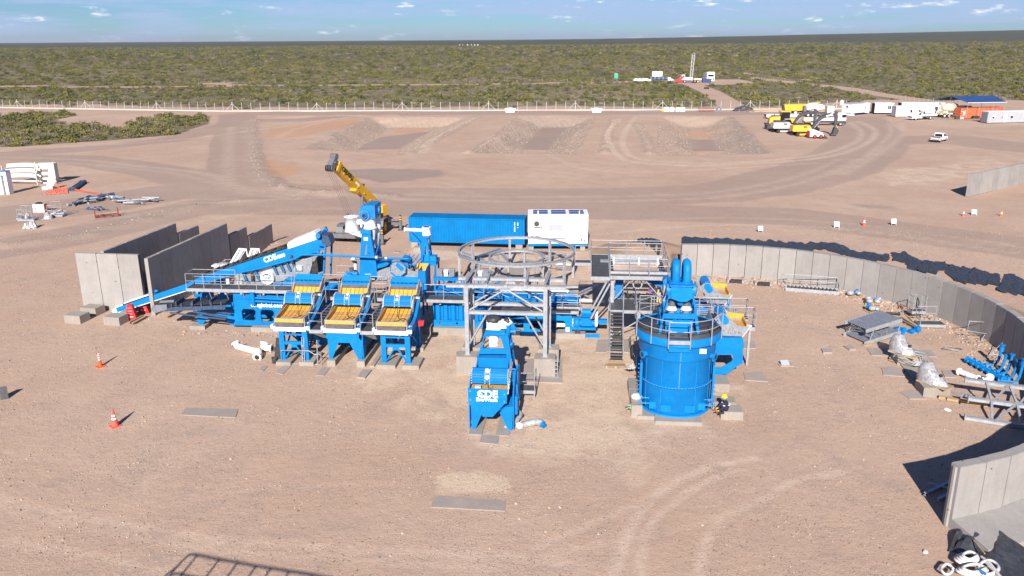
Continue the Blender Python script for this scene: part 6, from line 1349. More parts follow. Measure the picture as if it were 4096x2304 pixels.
t0_=PF.tr('c3',[(590,290),(1015,290)],vf-.3);part('box_lid',MB().box(t0_[0][0]-.02,t0_[1][0]+.02,vf-.35,vf+1.3,t0_[0][1]-.02,t0_[0][1]+.05),BLUE_D,tc);ztp=t0_[0][1]+.05
for x in(695,890):
 c=PF.at('c3',x,245,vf+.35);u=c[0];nk=part('swan_neck_pipe',MB().tube([(u,vf+.35,ztp),(u,vf+.35,ztp+.5)]+[(u,vf+.35+.42*(1-math.cos(t)),ztp+.5+.5*math.sin(t))for t in np.linspace(.2,math.pi,10)]+[(u,vf+1.19,ztp-.2)],.23,14),BLUE,tc)
 part('flange',MB().cyl((u,vf+.35,ztp),(u,vf+.35,ztp+.06),.34,n=20),BLUE,nk);part('lifting_eye',MB().cyl((u,vf+.8,ztp+1.2),(u,vf+.8,ztp+1.28),.03,n=6),BLUE_D,nk)
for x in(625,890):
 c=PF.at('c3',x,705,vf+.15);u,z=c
 cy_=part('cyclone',MB().lathe([(.16,-.5),(.23,-.12),(.33,-.1),(.33,-.05),(.29,-.02),(.20,.14)],(u,vf+.35,z),22),WHITE_D,tc);part('cone_top_shade',MB().lathe([(.21,.14),(.13,.42),(.12,.6)],(u,vf+.35,z),16),SKIRT,cy_)  # dark section above each cyclone stands for the feed box's shadow
 if 0:part('cone_cap',MB().add([(u-.38,vf+.2,z+.35),(u,vf+.0,z+.75),(u+.38,vf+.2,z+.35),(u,vf+.6,z+.8)],[(0,1,3),(1,2,3),(0,3,2),(0,2,1)])if False else MB().bar((u+(.08 if x<700 else-.08),vf+.15,z+.30),(u+(.22 if x<700 else-.22),vf+.2,z+.62),.45,.08),RUB,cy_)
c=PF.at('c3',785,600,vf+.1);part('distribution_valve',MB().ball((c[0],vf+.3,c[1]),.22,12).cyl((c[0],vf+.3,c[1]-.4),(c[0]-.25,vf+.3,c[1]-.9),.12).cyl((c[0]-.5,vf+.3,c[1]+.2),(c[0]+.5,vf+.3,c[1]+.2),.05),BLUE_D,tc)
part('mid_beam',MB().box(PF.at('c3',490,800,vf)[0],PF.at('c3',1035,800,vf)[0],vf-.06,vf+.02,PF.at('c3',800,880,vf)[1],PF.at('c3',800,795,vf)[1]),BLUE,tc)
for x0,x1,s_ in((545,600,-1),(1000,1040,1)):
 p=PF.at('c3',(x0+x1)/2,385,vf);part('end_flange',MB().cyl((p[0]-.14,vf+.3,p[1]),(p[0]+.14,vf+.3,p[1]),.36,n=20),BLUE_D,tc)
c=PF.at('c3',535,205,vf+1.5);part('rear_drum',MB().cyl((c[0],vf+1.3,c[1]),(c[0],vf+1.9,c[1]),.24,n=16),BLUE_D,tc)
hb_=PF.tr('c3',[(505,905),(1005,915),(1005,1145),(505,1135)],vf+.1)
part('inner_panel',MB().prism(PF.tr('c3',[(480,790),(560,520),(1000,520),(1035,790)],vf),'xz',vf+1.0,vf+1.05),BLUE_D,tc)
cbx=part('collector_box',MB().prism(hb_,'xz',vf+.1,vf+.9),BLUE,tc)
for x in(640,735,835):p=PF.at('c3',x,900,vf+.1);part('lug',MB().box(p[0],p[0]+.22,vf+.12,vf+.5,p[1]-.02,p[1]+.05),BLUE,cbx)
# two vibrating screens right of the tank and their chassis
rc=thing('right_chassis','blue plate chassis with a large oval opening right of the round tank','plant module',(20.5,-6.6),PF)
fo=[(700,600),(850,625),(1085,625),(1078,838),(1045,852),(942,925),(880,932),(820,925),(700,925)]
fo2=PF.tr('q2',fo,-7.6);ho2=PF.tr('q2',[(850,800),(865,768),(885,762),(985,762),(1000,775),(1000,800),(985,820),(905,868),(860,872),(850,860)],-7.6)
for v in(-7.6,-4.6):part('chassis_panel',MB().prism(fo2,'xz',v,v+.08,[ho2]),BLUE,rc)
part('end_plate',MB().add([(fo2[2][0],-7.52,fo2[2][1]),(fo2[2][0],-4.6,fo2[2][1]),(fo2[3][0],-4.6,fo2[3][1]),(fo2[3][0],-7.52,fo2[3][1])],[(0,1,2,3)]),BLUE,rc);part('top_plate',MB().box(fo2[1][0]-1.5,fo2[2][0]+.02,-7.52,-4.6,fo2[2][1]-.1,fo2[2][1]-.04),BLUE,rc)
part('opening_rim',MB().tube([(a,-7.62,b)for a,b in ho2],.02,5,True),BLUE_D,rc)
part('rear_module',MB().prism([(a,b)for a,b in fo2],'xz',-1.5,-1.4).box(fo2[0][0],fo2[2][0],-4.4,1.6,fo2[2][1]-.5,fo2[2][1]-.35),BLUE_D,rc)
for u in(19.6,21.6):
 for v in(-1.2,1.6):part('leg',MB().box(u,u+.2,v,v+.2,.05,2.6),BLUE_D,rc)
SB=[(1540,1190),(1490,1000),(1380,880),(1480,800),(1530,785),(1610,800),(1700,900),(1800,1000),(1900,1020),(2035,1022),(2030,1090),(1900,1205)]
def right_screen(lb,v,dz,du):
 r_=thing('discharge_screen',lb,'screen',(20.5,v),PF,'vibrating screens right of the round tank')
 P=PF.tr('c3',SB,-7.4);P=[(a+du,b+dz)for a,b in P]
 for vv in(v,v+1.75):part('side_plate',MB().prism(P,'xz',vv,vv+.04),GALV_S,r_)
 a=PF.at('c3',1548,865,-7.45);b=PF.at('c3',1592,930,-7.45)
 part('motor_plate',MB().prism(obround((a[0]+du,a[1]+dz),(b[0]+du,b[1]+dz),.23),'xz',v-.03,v),BLUE,r_)
 n1_=(a[0]+du,a[1]+dz-.05)
 mt=part('motor_tube',MB().cyl((n1_[0],v+.05,n1_[1]+.05),(n1_[0],v+1.72,n1_[1]+.05),.30,n=20),BLUE,r_)
 for k in range(4):part('tube_band',MB().cyl((n1_[0],v+.25+k*.4,n1_[1]+.05),(n1_[0],v+.31+k*.4,n1_[1]+.05),.315,n=18),BLUE_D,mt)
 y0,y1=P[7],P[9]
 part('yellow_liner',MB().prism([(y0[0]-.9,y0[1]-.15),(y1[0]-.1,y1[1]-.05),(y1[0]-.1,y1[1]+.25),(y0[0]-.7,y0[1]+.35)],'xz',v+1.66,v+1.74),YEL,r_)
 part('deck_floor',MB().prism([(P[1][0]+.1,P[1][1]-.3),(y1[0]-.1,y1[1]-.25),(y1[0]-.1,y1[1]-.2),(P[1][0]+.1,P[1][1]-.25)],'xz',v+.05,v+1.66),YEL_D,r_)
 part('end_liner',MB().box(y1[0]-.2,y1[0]-.12,v+.05,v+1.66,y1[1]-.25,y1[1]+.12),YEL,r_)
 part('left_plate',MB().box(P[2][0]-.1,P[2][0]-.05,v+.05,v+1.7,P[2][1]-.5,P[2][1]),GALV_S,r_)
 m=MB()
 for x in(1645,1690,1835,1878):q=PF.at('c3',x,1145,-7.45);m.box(q[0]+du-.015,q[0]+du+.015,v-.01,v,q[1]+dz-.06,q[1]+dz+.06)
 part('slots',m,RUB,r_);m=MB()
 for t in np.linspace(0,5.9,12):m.ball(((a[0]+b[0])/2+du+.42*math.cos(t),v-.02,(a[1]+b[1])/2+dz+.5*math.sin(t)),.025,4)
 for i in range(10):q=Vector(P[9]).lerp(Vector(P[11]),i/9);m.box(q.x-.03,q.x+.05,v-.02,v+.03,q.y-.05,q.y)
 part('bolts',m,WHITE_D,r_);return r_
right_screen('galvanised vibrating screen with yellow liner just behind the round tank, nearer of the two',-7.4,0,0);right_screen('farther galvanised vibrating screen with yellow liner behind the tank handrail',-1.9,.35,-.25)
part('white_sack',MB().ball((21.3,-6.6,3.25),.25,8,(1.2,.8,.6)).ball((21.7,-6.3,3.25),.2,8,(1,.8,.6)),WHITE_D,rc)
rw=thing('screen_gangway','grated gangway with handrails between the two vibrating screens right of the tank','walkway',(20.5,-4.3),PF)
zg=2.75
deck(rw,17.2,22.3,-5.2,-4.3,zg);deck(rw,17.2,22.2,-3.2,-2.3,zg)
railing(rw,[(17.3,-5.2,zg),(22.3,-5.2,zg),(22.3,-4.3,zg)],1.1,1.2);railing(rw,[(17.3,-4.35,zg),(22.3,-4.35,zg)],1.1,1.2);railing(rw,[(17.3,-3.15,zg),(22.2,-3.15,zg),(22.2,-2.35,zg)],1.1,1.2);railing(rw,[(17.3,-2.35,zg),(22.2,-2.35,zg)],1.1,1.2)
for u in(17.6,22.0):
 for v in(-5.0,-2.6):part('leg',MB().ibeam((u,v,.05),(u,v,zg-.2),.14,.14),GALV,rw)
# ------------------------------------------------------------------ the wash unit in front
EV=-15.75
ev=thing('front_wash_unit','blue wash unit alone in front of the plant with white cyclone and large white lettering','wash unit',(6,-14.5),PF)
fo=[(170,855),(553,868),(550,1000),(527,1006),(412,1130),(320,1130),(304,1110),(242,1256),(212,1258),(200,1022),(176,985)]
part('front_panel',MB().prism(PF.tr('q1',fo,EV),'xz',EV,EV+.06),BLUE,ev)
rl=PF.tr('q1',[(480,1090),(530,1035),(608,1030),(600,1262),(566,1265)],EV+.1);part('front_leg',MB().prism(rl,'xz',EV+.1,EV+.16),BLUE,ev)
xl,xr=PF.at('q1',172,855,EV)[0],PF.at('q1',555,868,EV)[0];zt=PF.at('q1',300,860,EV)[1]
sdp=[(EV+.06,zt-.1),(EV+.7,zt+.25),(EV+1.5,zt+.65),(EV+2.1,zt+.2),(EV+4.0,zt-.1),(EV+4.2,.1),(EV+3.9,.1),(EV+3.2,1.3),(EV+1.0,1.3),(EV+.35,.1),(EV+.06,.1)]
part('side_panel',MB().prism(sdp,'yz',xr+.28,xr+.34),BLUE,ev);part('side_panel',MB().prism(sdp,'yz',xl+.02,xl+.08),BLUE,ev)
part('back_panel',MB().box(xl+.08,xr+.28,EV+4.0,EV+4.06,.9,zt-.2),BLUE,ev)
part('hopper_floor',MB().prism([(EV+.1,1.2),(EV+4.0,1.6),(EV+2.2,.7),(EV+1.6,.6)],'yz',xl+.2,xr+.2),BLUE_D,ev)
part('deck',MB().prism([(EV+.1,zt-.25),(EV+1.0,zt-.18),(EV+1.0,zt-.23),(EV+.1,zt-.3)],'yz',xl+.1,xr-.02),YEL_D,ev)
part('deck_back',MB().prism([(EV+.95,zt-.2),(EV+2.3,zt+.2),(EV+2.3,zt+.1),(EV+.95,zt-.25)],'yz',xl+.1,xr-.02),YEL_D,ev)
part('bolted_side',MB().prism([(EV+.1,zt-.3),(EV+.5,zt+.15),(EV+1.0,zt+.5),(EV+1.6,zt+.85),(EV+2.3,zt+.9),(EV+2.3,zt-.3)],'yz',xr-.02,xr+.05),GALV_S,ev)
m=MB();rr=random.Random(2)
for k in range(60):y=EV+rr.uniform(.3,2.2);z=zt+rr.uniform(-.2,.1)+(y-EV)*.32;m.box(xr+.05,xr+.08,y-.02,y+.02,z-.02,z+.02)
part('bolts',m,WHITE_D,ev)
part('side_bracket',MB().box(xr+.05,xr+.42,EV+1.9,EV+2.1,zt-.6,zt+.3),BLUE,ev)
arcp=[(EV+.95-.42*math.cos(t)+.12,zt+.12+.62*math.sin(t))for t in np.linspace(-.1,1.55,8)]+[(EV+1.4,zt+.7),(EV+1.2,zt+.05)]
be=part('motor_beam',MB().prism(arcp,'yz',xl+.12,xr-.02),BLUE,ev)
for(y,z)in arcp[:8]:
 for a,b in((xl+.16,xl+.85),(xl+1.15,xr-.06)):part('beam_rib',MB().cyl((a,y-.02,z+.02),(b,y-.02,z+.02),.03,n=6),BLUE,be)
for(y,z)in((arcp[2][0],arcp[2][1]),(arcp[5][0],arcp[5][1])):part('motor_cap',MB().cyl((xl+1.0,y-.14,z+.12),(xl+1.0,y,z),.12,n=14),WHITE,be)
for x in(xl+.12,xl+.87,xl+1.13,xr-.04):
 m=MB()
 for(y,z)in arcp[:8]:m.box(x-.02,x+.02,y-.07,y,z-.01,z+.05)
 part('bolt_row',m,WHITE_D,be)
q=PF.at('q1',410,662,EV+1.9);part('spray_manifold',MB().cyl((xl+.2,EV+1.9,q[1]),(xr+.25,EV+1.9,q[1]),.06,n=8),BLUE_D,ev)
m=MB()
for i in range(6):m.cyl((xl+.4+i*.3,EV+1.8,q[1]-.12),(xl+.4+i*.3,EV+1.8,q[1]),.035,n=6)
part('spray_nozzle_row',m,WHITE_D,ev)
V3=EV+2.6
fo=[(245,650),(268,545),(330,325),(350,290),(520,300),(560,345),(610,670),(590,680),(540,520),(490,370),(440,345),(380,345),(330,370),(300,450),(255,655)]
part('tower_front',MB().prism(PF.tr('q1',fo,V3),'xz',V3,V3+.06),BLUE,ev);part('tower_back',MB().prism(PF.tr('q1',fo,V3),'xz',V3+1.3,V3+1.36),BLUE,ev)
part('cross_panel',MB().prism(PF.tr('q1',[(290,465),(535,468),(545,520),(275,518)],V3),'xz',V3-.04,V3+.04),BLUE,ev)
p,q=PF.at('q1',275,550,V3),PF.at('q1',565,650,V3);part('sump_box',MB().box(p[0],q[0],V3-.1,V3+1.2,q[1]-.1,p[1]),BLUE,ev)
q2_=PF.tr('q1',[(558,345),(620,675),(650,720),(600,720)],V3)
a,b=Vector((q2_[0][0],0,q2_[0][1])),Vector((q2_[1][0],0,q2_[1][1]))
for v in(V3+.02,V3+1.25):part('side_frame',MB().bar((a.x,v,a.z),(b.x+.15,v,.3),.08,.22),BLUE,ev)
for i in range(7):t=.1+i*.12;z_=a.z+(.3-a.z)*t;x_=a.x+(b.x+.15-a.x)*t;part('side_rung',MB().box(x_-.03,x_+.03,V3+.05,V3+1.25,z_-.06,z_+.06),BLUE,ev)
part('top_plate',MB().box(PF.at('q1',345,300,V3)[0],PF.at('q1',530,300,V3)[0],V3-.1,V3+1.4,PF.at('q1',345,330,V3)[1],PF.at('q1',345,305,V3)[1]),BLUE,ev)
c=PF.at('q1',420,290,V3+.5);cy_=part('cyclone',MB().lathe([(.16,-1.0),(.2,-.95),(.28,-.93),(.28,-.87),(.22,-.85),(.36,-.2),(.40,-.05),(.44,-.03),(.44,.08),(.40,.1),(.40,.62),(.34,.68)],(c[0],V3+.5,c[1]),26),WHITE,ev)
m=MB();m.lathe([(.42,.55),(.43,.7),(.36,.82),(.15,.88),(.01,.86)],(c[0],V3+.5,c[1]),14);m.v=[(x+random.uniform(-.04,.04),y+random.uniform(-.04,.04),z+random.uniform(-.05,.05))for x,y,z in m.v];part('black_bag',m,TARP,cy_)
part('inlet_pipe',MB().box(c[0]+.35,c[0]+.75,V3+.35,V3+.75,c[1]+.15,c[1]+.6).cyl((c[0]+.75,V3+.55,c[1]+.4),(c[0]+1.0,V3+.6,c[1]+.6),.2),WHITE,cy_)
e_=PF.at('q1',552,210,V3+.6);eb=PF.at('q1',560,400,V3+.6)
rp=part('riser_pipe',MB().cyl((e_[0],V3+.6,e_[1]),(eb[0],V3+.6,eb[1]+.55),.19,n=14).cyl((e_[0],V3+.6,eb[1]+.55),(eb[0],V3+.6,eb[1]),.16,.12,n=12).cyl((eb[0],V3+.6,eb[1]),(eb[0]+.25,V3+.5,eb[1]-.2),.14,n=12),BLUE,ev)
part('side_branch',MB().cyl((eb[0],V3+.6,eb[1]+.62),(eb[0]+.38,V3+.6,eb[1]+.62),.1,n=10).cyl((eb[0]+.38,V3+.6,eb[1]+.62),(eb[0]+.46,V3+.6,eb[1]+.62),.2,n=14),BLUE_D,rp);part('flange',MB().cyl((eb[0],V3+.6,eb[1]+.05),(eb[0],V3+.6,eb[1]+.12),.22,n=14).cyl((eb[0]+.2,V3+.52,eb[1]-.16),(eb[0]+.27,V3+.48,eb[1]-.2),.2,n=14),BLUE_D,rp)
m=MB();m.lathe([(.22,-.05),(.25,.1),(.18,.22),(.01,.25)],(e_[0]+.03,V3+.6,e_[1]),12);m.v=[(x+random.uniform(-.05,.05),y+random.uniform(-.05,.05),z+random.uniform(-.05,.05))for x,y,z in m.v];part('black_bag',m,TARP,rp)
a=PF.at('q1',362,912,EV-.01);text('lettering','CDE',.58,LETTER,ev,(a[0],EV-.012,a[1]),(R(90),0,0),.022)
a=PF.at('q1',297,910,EV-.01);part('logo_ring',MB().tube([(a[0]+.07*math.cos(t),EV-.014,a[1]+.07*math.sin(t))for t in np.linspace(0,5.8,14)],.022,5,True),LETTER,ev)
a=PF.at('q1',355,964,EV-.01);text('lettering','EvoWash',.31,LETTER,ev,(a[0],EV-.012,a[1]),(R(90),0,0),.009)
m=MB()
for x,y in((198,965),(525,985),(525,912),(195,880)):q=PF.at('q1',x,y,EV);m.ball((q[0],EV-.01,q[1]),.03,6)
part('panel_bolts',m,WHITE_D,ev)
a=PF.at('q1',270,835,EV+.3);part('white_box',MB().box(a[0]-.16,a[0]+.16,EV+.25,EV+.5,zt-.2,zt+.02),WHITE_D,ev)
part('cable',MB().tube([(xl+1.0,EV+.55,zt+.1),(xl+1.1,EV+.45,zt-.16),(xl+.9,EV+.3,zt-.22),(xl+1.25,EV+.6,zt-.2),(xl+1.3,EV+.8,zt-.15)],.016,5),RUB,ev)
part('side_step',MB().box(xr+.34,xr+.5,EV+.5,EV+.9,.8,1.9).box(xr+.34,xr+.46,EV+1.2,EV+1.5,1.0,2.3),BLUE,ev)
for k,(u,lb)in enumerate(((xl+.45,'left concrete runner under the front wash unit'),(xr-.25,'right concrete runner under the front wash unit'))):fp(u,EV+1.7,.75,4.6,.06,lb)
w3=thing('small_platform','small grated step platform with handrail right of the front wash unit','platform',(8.2,-11.6),PF)
p=PF.g('q1',660,885,.55);q=PF.g('q1',825,890,.55)
deck(w3,p.x,q.x,p.y,p.y+.95,.6,.18);railing(w3,[(p.x,p.y+.02,.6),(q.x-.05,p.y+.02,.6),(q.x-.02,p.y+.9,.6)],1.15,.8)
for u in(p.x+.1,q.x-.1):part('leg',MB().box(u,u+.06,p.y+.1,p.y+.16,.02,.5),GALV,w3)
# ------------------------------------------------------------------ rough terrain crane
def wheel(parent,u,v,r_,w_,z=None,rim=None,tread=False,tyre_name='wheel',axis='x'):
 z=r_ if z is None else z
 ty=MB();P=[(r_*.62,-w_/2),(r_*.93,-w_/2),(r_,-w_*.36),(r_,w_*.36),(r_*.93,w_/2),(r_*.62,w_/2)]
 ty.lathe(P,(u,v,z),20,axis,close=False)
 if tread:
  for i in range(18):
   t=2*math.pi*i/18;a,b=v+r_*math.cos(t),z+r_*math.sin(t)
   ty.bar((u-w_*.45,a,b),(u+w_*.45,a,b),.09,.09,(0,math.cos(t),math.sin(t)))
 wn=part(tyre_name,ty,RUB,parent)
 part('rim',MB().lathe([(r_*.02,-w_*.30),(r_*.3,-w_*.34),(r_*.62,-w_*.46),(r_*.62,w_*.46),(r_*.3,w_*.34),(r_*.02,w_*.30)],(u,v,z),16,axis),rim or WHITE_D,wn);return wn
cr=thing('mobile_crane','yellow rough terrain crane on outriggers with its boom raised to the left behind the plant','crane',(-16.8,85.3),WF)
CF=Frame((-16.8,85.2),R(-9.0));cr.rotation_euler=(0,0,CF.rz);cr.location=CF.w(0,0,0);OFF[cr.name]=(0,0,0)
part('front_beam',MB().box(-2.4,2.4,-.35,.25,.62,1.12),CGREY,cr)
for s_ in(-1,1):
 for v,nm in((0,0),(6.9,1)):
  o_=part('outrigger',MB().box(min(s_*1.2,s_*3.1),max(s_*1.2,s_*3.1),v-.2,v+.2,.62,.95).box(s_*3.1-.14,s_*3.1+.14,v-.14,v+.14,.15,1.05),CGREY,cr)
  part('float',MB().lathe([(.34,0),(.34,.07),(.12,.18),(.1,.3)],(s_*3.1,v,0),14),DARK,o_)
  for k in range(5):part('warning_band',MB().box(s_*3.1-.1,s_*3.1+.1,v-.1,v+.1,1.05+k*.14,1.05+(k+1)*.14-.002),CRANE_Y if k%2 else DARK,o_)
  if s_*(1 if v else-1)>0 or True:part('outrigger_pad',MB().box(s_*2.55-.4,s_*2.55+.4,v-.3,v+.3,1.12,1.17),TIMBER_D,o_)
part('rear_beam',MB().box(-1.3,1.3,6.6,7.2,.62,1.1),CGREY,cr)
part('chassis',MB().box(-.9,.9,.25,6.6,.75,1.35).box(-1.25,1.25,.1,1.0,1.0,1.5).box(-1.3,1.3,5.4,6.6,1.1,1.55),CGREY,cr)
for s_ in(-1,1):
 for v in(1.3,4.75):
  wheel(cr,s_*1.7,v,.88,.66,rim=CRANE_Y,tread=True)
  part('mudguard',MB().prism([(v-1.15,1.1),(v-.95,1.7),(v-.5,1.88),(v+.5,1.88),(v+1.05,1.6),(v+1.15,1.1),(v+1.05,1.1),(v+.95,1.5),(v+.45,1.78),(v-.45,1.78),(v-.88,1.62),(v-1.05,1.1)],'yz',s_*1.7-.38,s_*1.7+.38),CGREY,cr)
part('slew_ring',MB().lathe([(.75,1.35),(.75,1.6)],(0,3.6,0),24),DARK,cr)
bl=CF.l((-15.2,93.6,0));tipw=G('e4',215,225,0)
d_=ray(px('e4',240,240));t_=86.2/d_.y;tip=Vector((d_.x*t_,86.2,CAMH+d_.z*t_));tl_=CF.l(tip)
d_=ray(px('e4',800,790));t_=92.2/d_.y;bw=Vector((d_.x*t_,92.2,CAMH+d_.z*t_));bl=CF.l(bw)
T,B=Vector((tl_.x,tl_.y,tl_.z)),Vector((bl.x,bl.y,bl.z));BD=(T-B).normalized();B2=B-BD*1.2
sa=math.atan2(BD.y,BD.x);SU=Vector((math.cos(sa),math.sin(sa),0));SS=Vector((-SU.y,SU.x,0))
cen=Vector((0,3.6,0));bm=part('boom',MB().bar(B2,T,.72,.98),CRANE_Y,cr)
part('boom_collar',MB().bar(T-BD*.35,T+BD*.05,.86,1.12),CRANE_Y,bm)
part('inner_boom',MB().bar(T,T+BD*.5,.56,.8),CGREY,bm)
UPB=BD.cross(SS).normalized()*-1 if BD.cross(SS).z<0 else BD.cross(SS).normalized()
hd=T+BD*.75
part('boom_head',MB().bar(hd+UPB*.75-BD*.1,hd-UPB*.75,.62,.5,BD).cyl(hd+UPB*.7-SS*.36,hd+UPB*.7+SS*.36,.3,n=14).cyl(hd-UPB*.7-SS*.4,hd-UPB*.7+SS*.4,.3,n=14).cyl(hd-SS*.5,hd+SS*.5,.08,n=8),CGREY,bm)
for k in range(4):part('sheave',MB().cyl(hd-UPB*.78+SS*(-.3+k*.2)-SS*.03+BD*.1,hd-UPB*.78+SS*(-.3+k*.2)+SS*.03+BD*.1,.34,n=14),DARK,bm)
part('hose_guard',MB().tube([T+BD*.1+UPB*.5-SS*.38,T+BD*.35+UPB*.35-SS*.42,T+BD*.35-UPB*.3-SS*.42,T+BD*.05-UPB*.55-SS*.38],.06,6),DARK,bm)
hk=Vector((0.6,-.45,.9));dr=(hd-UPB*.85)
for k in range(4):part('hoist_rope',MB().tube([dr+SS*(-.36+k*.24),hk+Vector((-.4+k*.26,0,.3))],.013,5),DARK,cr)
part('hook_block',MB().box(hk.x-.3,hk.x+.3,hk.y-.15,hk.y+.15,.75,1.25).cyl((hk.x-.35,hk.y,1.15),(hk.x+.35,hk.y,1.15),.2,n=10).tube([(hk.x,hk.y,.75),(hk.x+.12,hk.y,.6),(hk.x,hk.y,.45),(hk.x-.14,hk.y,.55)],.05,6),RUB,cr)
part('lift_cylinder',MB().cyl(cen+SU*.5+Vector((0,0,1.7)),B.lerp(T,.28)-UPB*.2,.17,n=12),CGREY,cr);part('lift_rod',MB().cyl(B.lerp(T,.28)-UPB*.2,B.lerp(T,.44)-UPB*.5,.12,n=10),CHROME,cr)
part('cylinder_foot',MB().bar(B.lerp(T,.42)-UPB*.62,B.lerp(T,.50)-UPB*.62,.8,.35),CRANE_Y,bm)
part('camera_drum',MB().cyl(B.lerp(T,.34)+UPB*.6-SS*.2,B.lerp(T,.34)+UPB*.6+SS*.2,.2,n=10),RUB,bm)
for t in(.12,.3,.48,.7,.85):part('boom_lug',MB().bar(B.lerp(T,t)-UPB*.2+SS*.36,B.lerp(T,t)-UPB*.2+SS*.46,.18,.12),CRANE_Y,bm)
back=cen-SU*1.6
part('turntable',MB().bar(cen+SU*1.2+Vector((0,0,1.85)),cen-SU*2.4+Vector((0,0,1.85)),1.4,.5),CRANE_Y,cr)
part('counterweight',MB().bar(cen-SU*2.0+Vector((0,0,2.5)),cen-SU*3.0+Vector((0,0,2.5)),2.3,1.2),MACH_Y,cr)
part('winch',MB().cyl(cen-SU*1.6-SS*.6+Vector((0,0,2.6)),cen-SU*1.6+SS*.6+Vector((0,0,2.6)),.36,n=14).bar(cen-SU*.9+Vector((0,0,2.5)),cen-SU*1.9+Vector((0,0,2.9)),1.5,.3),CRANE_Y,cr)
part('engine_cover',MB().box(-1.1,1.1,5.2,7.0,1.5,1.9),CGREY,cr)
cabc=cen+SU*.6-SS*1.25+Vector((0,0,0));cabc2=cen+SU*.6+SS*1.25
cc=cabc if cabc.x>cabc2.x else cabc2
part('cab',MB().bar(cc-SU*.8+Vector((0,0,2.45)),cc+SU*.8+Vector((0,0,2.45)),.85,1.6),GLASS_D,cr);part('cab_frame',MB().bar(cc-SU*.85+Vector((0,0,3.28)),cc+SU*.85+Vector((0,0,3.28)),.9,.08).bar(cc-SU*.84+Vector((0,0,2.0)),cc-SU*.74+Vector((0,0,3.25)),.9,.1).bar(cc-SU*.85+Vector((0,0,1.75)),cc+SU*.85+Vector((0,0,1.75)),.9,.3),CRANE_Y,cr)
# lettering on the side of the boom facing the camera
side=-SS if(CF.w((-SS).x,(-SS).y)-CF.w(0,0)).y<0 else SS
def onboom(name,s_,t,size,off_up,mat,bold,sx=1.0):
 me_t=text(name,s_,size,mat,cr,(0,0,0),(0,0,0),bold,.012,sx=sx)
 xax=-BD;zax=side;yax=zax.cross(xax).normalized()
 p=B.lerp(T,t)+side*.37+UPB*off_up
 M=Matrix(((xax.x,yax.x,zax.x,p.x),(xax.y,yax.y,zax.y,p.y),(xax.z,yax.z,zax.z,p.z),(0,0,0,1)))
 me_t.matrix_local=M@Matrix.Diagonal((sx,1,1,1))
onboom('lettering','CREXELL',.77,.62,.12,LBLACK,.03,1.0);onboom('lettering','59TN',.50,.36,.05,LETTER,.012)
# ------------------------------------------------------------------ vehicles and machines in the yard
def car_frame(name,label,cat,r,x0,y0,x1,y1,group=None):
 p,q=G(r,x0,y0),G(r,x1,y1);d=q-p;fr=Frame((p.x,p.y),math.atan2(d.y,d.x));o=thing(name,label,cat,(0,0),fr,group);o.location.z=gz(p.x,p.y);return o,d.length
def truck_wheels(o,xs_,y0,y1,r_=.48,w_=.3,rim=None):
 for x in xs_:
  for y in(y0+w_/2,y1-w_/2):wheel(o,x,y,r_,w_,rim=rim,axis='y')
# the lathe axis helper for wheels running along x
def wheel(parent,u,v,r_,w_,z=None,rim=None,tread=False,tyre_name='wheel',axis='x'):
 z=r_ if z is None else z;ty=MB();A_=(lambda o,a,b:(u+o,v+a,z+b))if axis=='x' else(lambda o,a,b:(u+a,v+o,z+b))
 def rev(prof,n):
  vs=[A_(h,r2*math.cos(2*math.pi*i/n),r2*math.sin(2*math.pi*i/n))for r2,h in prof for i in range(n)]
  return vs,[(j*n+i,j*n+(i+1)%n,(j+1)*n+(i+1)%n,(j+1)*n+i)for j in range(len(prof)-1)for i in range(n)]
 P=[(r_*.6,-w_/2),(r_*.93,-w_/2),(r_,-w_*.36),(r_,w_*.36),(r_*.93,w_/2),(r_*.6,w_/2)];ty.add(*rev(P,18),True);wn=part(tyre_name,ty,RUB,parent)
 m=MB();m.add(*rev([(.02,-w_*.36),(r_*.3,-w_*.38),(r_*.6,-w_*.47),(r_*.6,w_*.47),(r_*.3,w_*.38),(.02,w_*.36)],14),True);part('rim',m,rim or WHITE_D,wn);return wn
def make_pickup(o,L=5.2,W=1.85,tray=False):
 prof=[(0.05,.45),(.02,.95),(1.75,1.02),(1.95,1.02),(2.25,1.62),(2.6,1.74),(3.3,1.74),(3.75,1.5),(4.05,1.12),(5.0,.98),(5.2,.8),(5.2,.42)]
 part('body',MB().prism(prof,'xz',.02,W-.02),WHITE,o)
 part('bed',MB().box(.15,1.8,.12,W-.12,1.03,1.05),RUB,o)
 for y in(.0,W-.03):part('side_window',MB().prism([(2.15,1.12),(2.35,1.58),(2.75,1.66),(2.75,1.12)],'xz',y,y+.03).prism([(2.85,1.12),(2.85,1.66),(3.3,1.66),(3.75,1.15)],'xz',y,y+.03),GLASS_D,o)
 part('rear_window',MB().add([(1.97,.2,1.08),(1.97,W-.2,1.08),(2.22,W-.25,1.58),(2.22,.25,1.58)],[(0,1,2,3)]),GLASS_D,o)
 part('windscreen',MB().add([(4.06,.2,1.16),(4.06,W-.2,1.16),(3.76,W-.25,1.53),(3.76,.25,1.53)],[(0,1,2,3)]),GLASS_D,o)
 part('roll_bar',MB().tube([(1.7,.1,1.0),(1.75,.15,1.55),(1.75,W-.15,1.55),(1.7,W-.1,1.0)],.05,6),RUB,o)
 for y in(.05,W-.25):part('tail_light',MB().box(-.02,.04,y,y+.2,.7,.92),RED,o)
 part('tailgate_stripe',MB().box(-.02,.03,.3,W-.3,.62,.68),RED,o);part('bumper',MB().box(-.12,.06,.1,W-.1,.4,.55),DARK,o)
 truck_wheels(o,(.95,4.25),0,W,.38,.25)
 for y in(-.15,W):part('mirror',MB().box(3.65,3.8,y,y+.15,1.1,1.28),RUB,o)
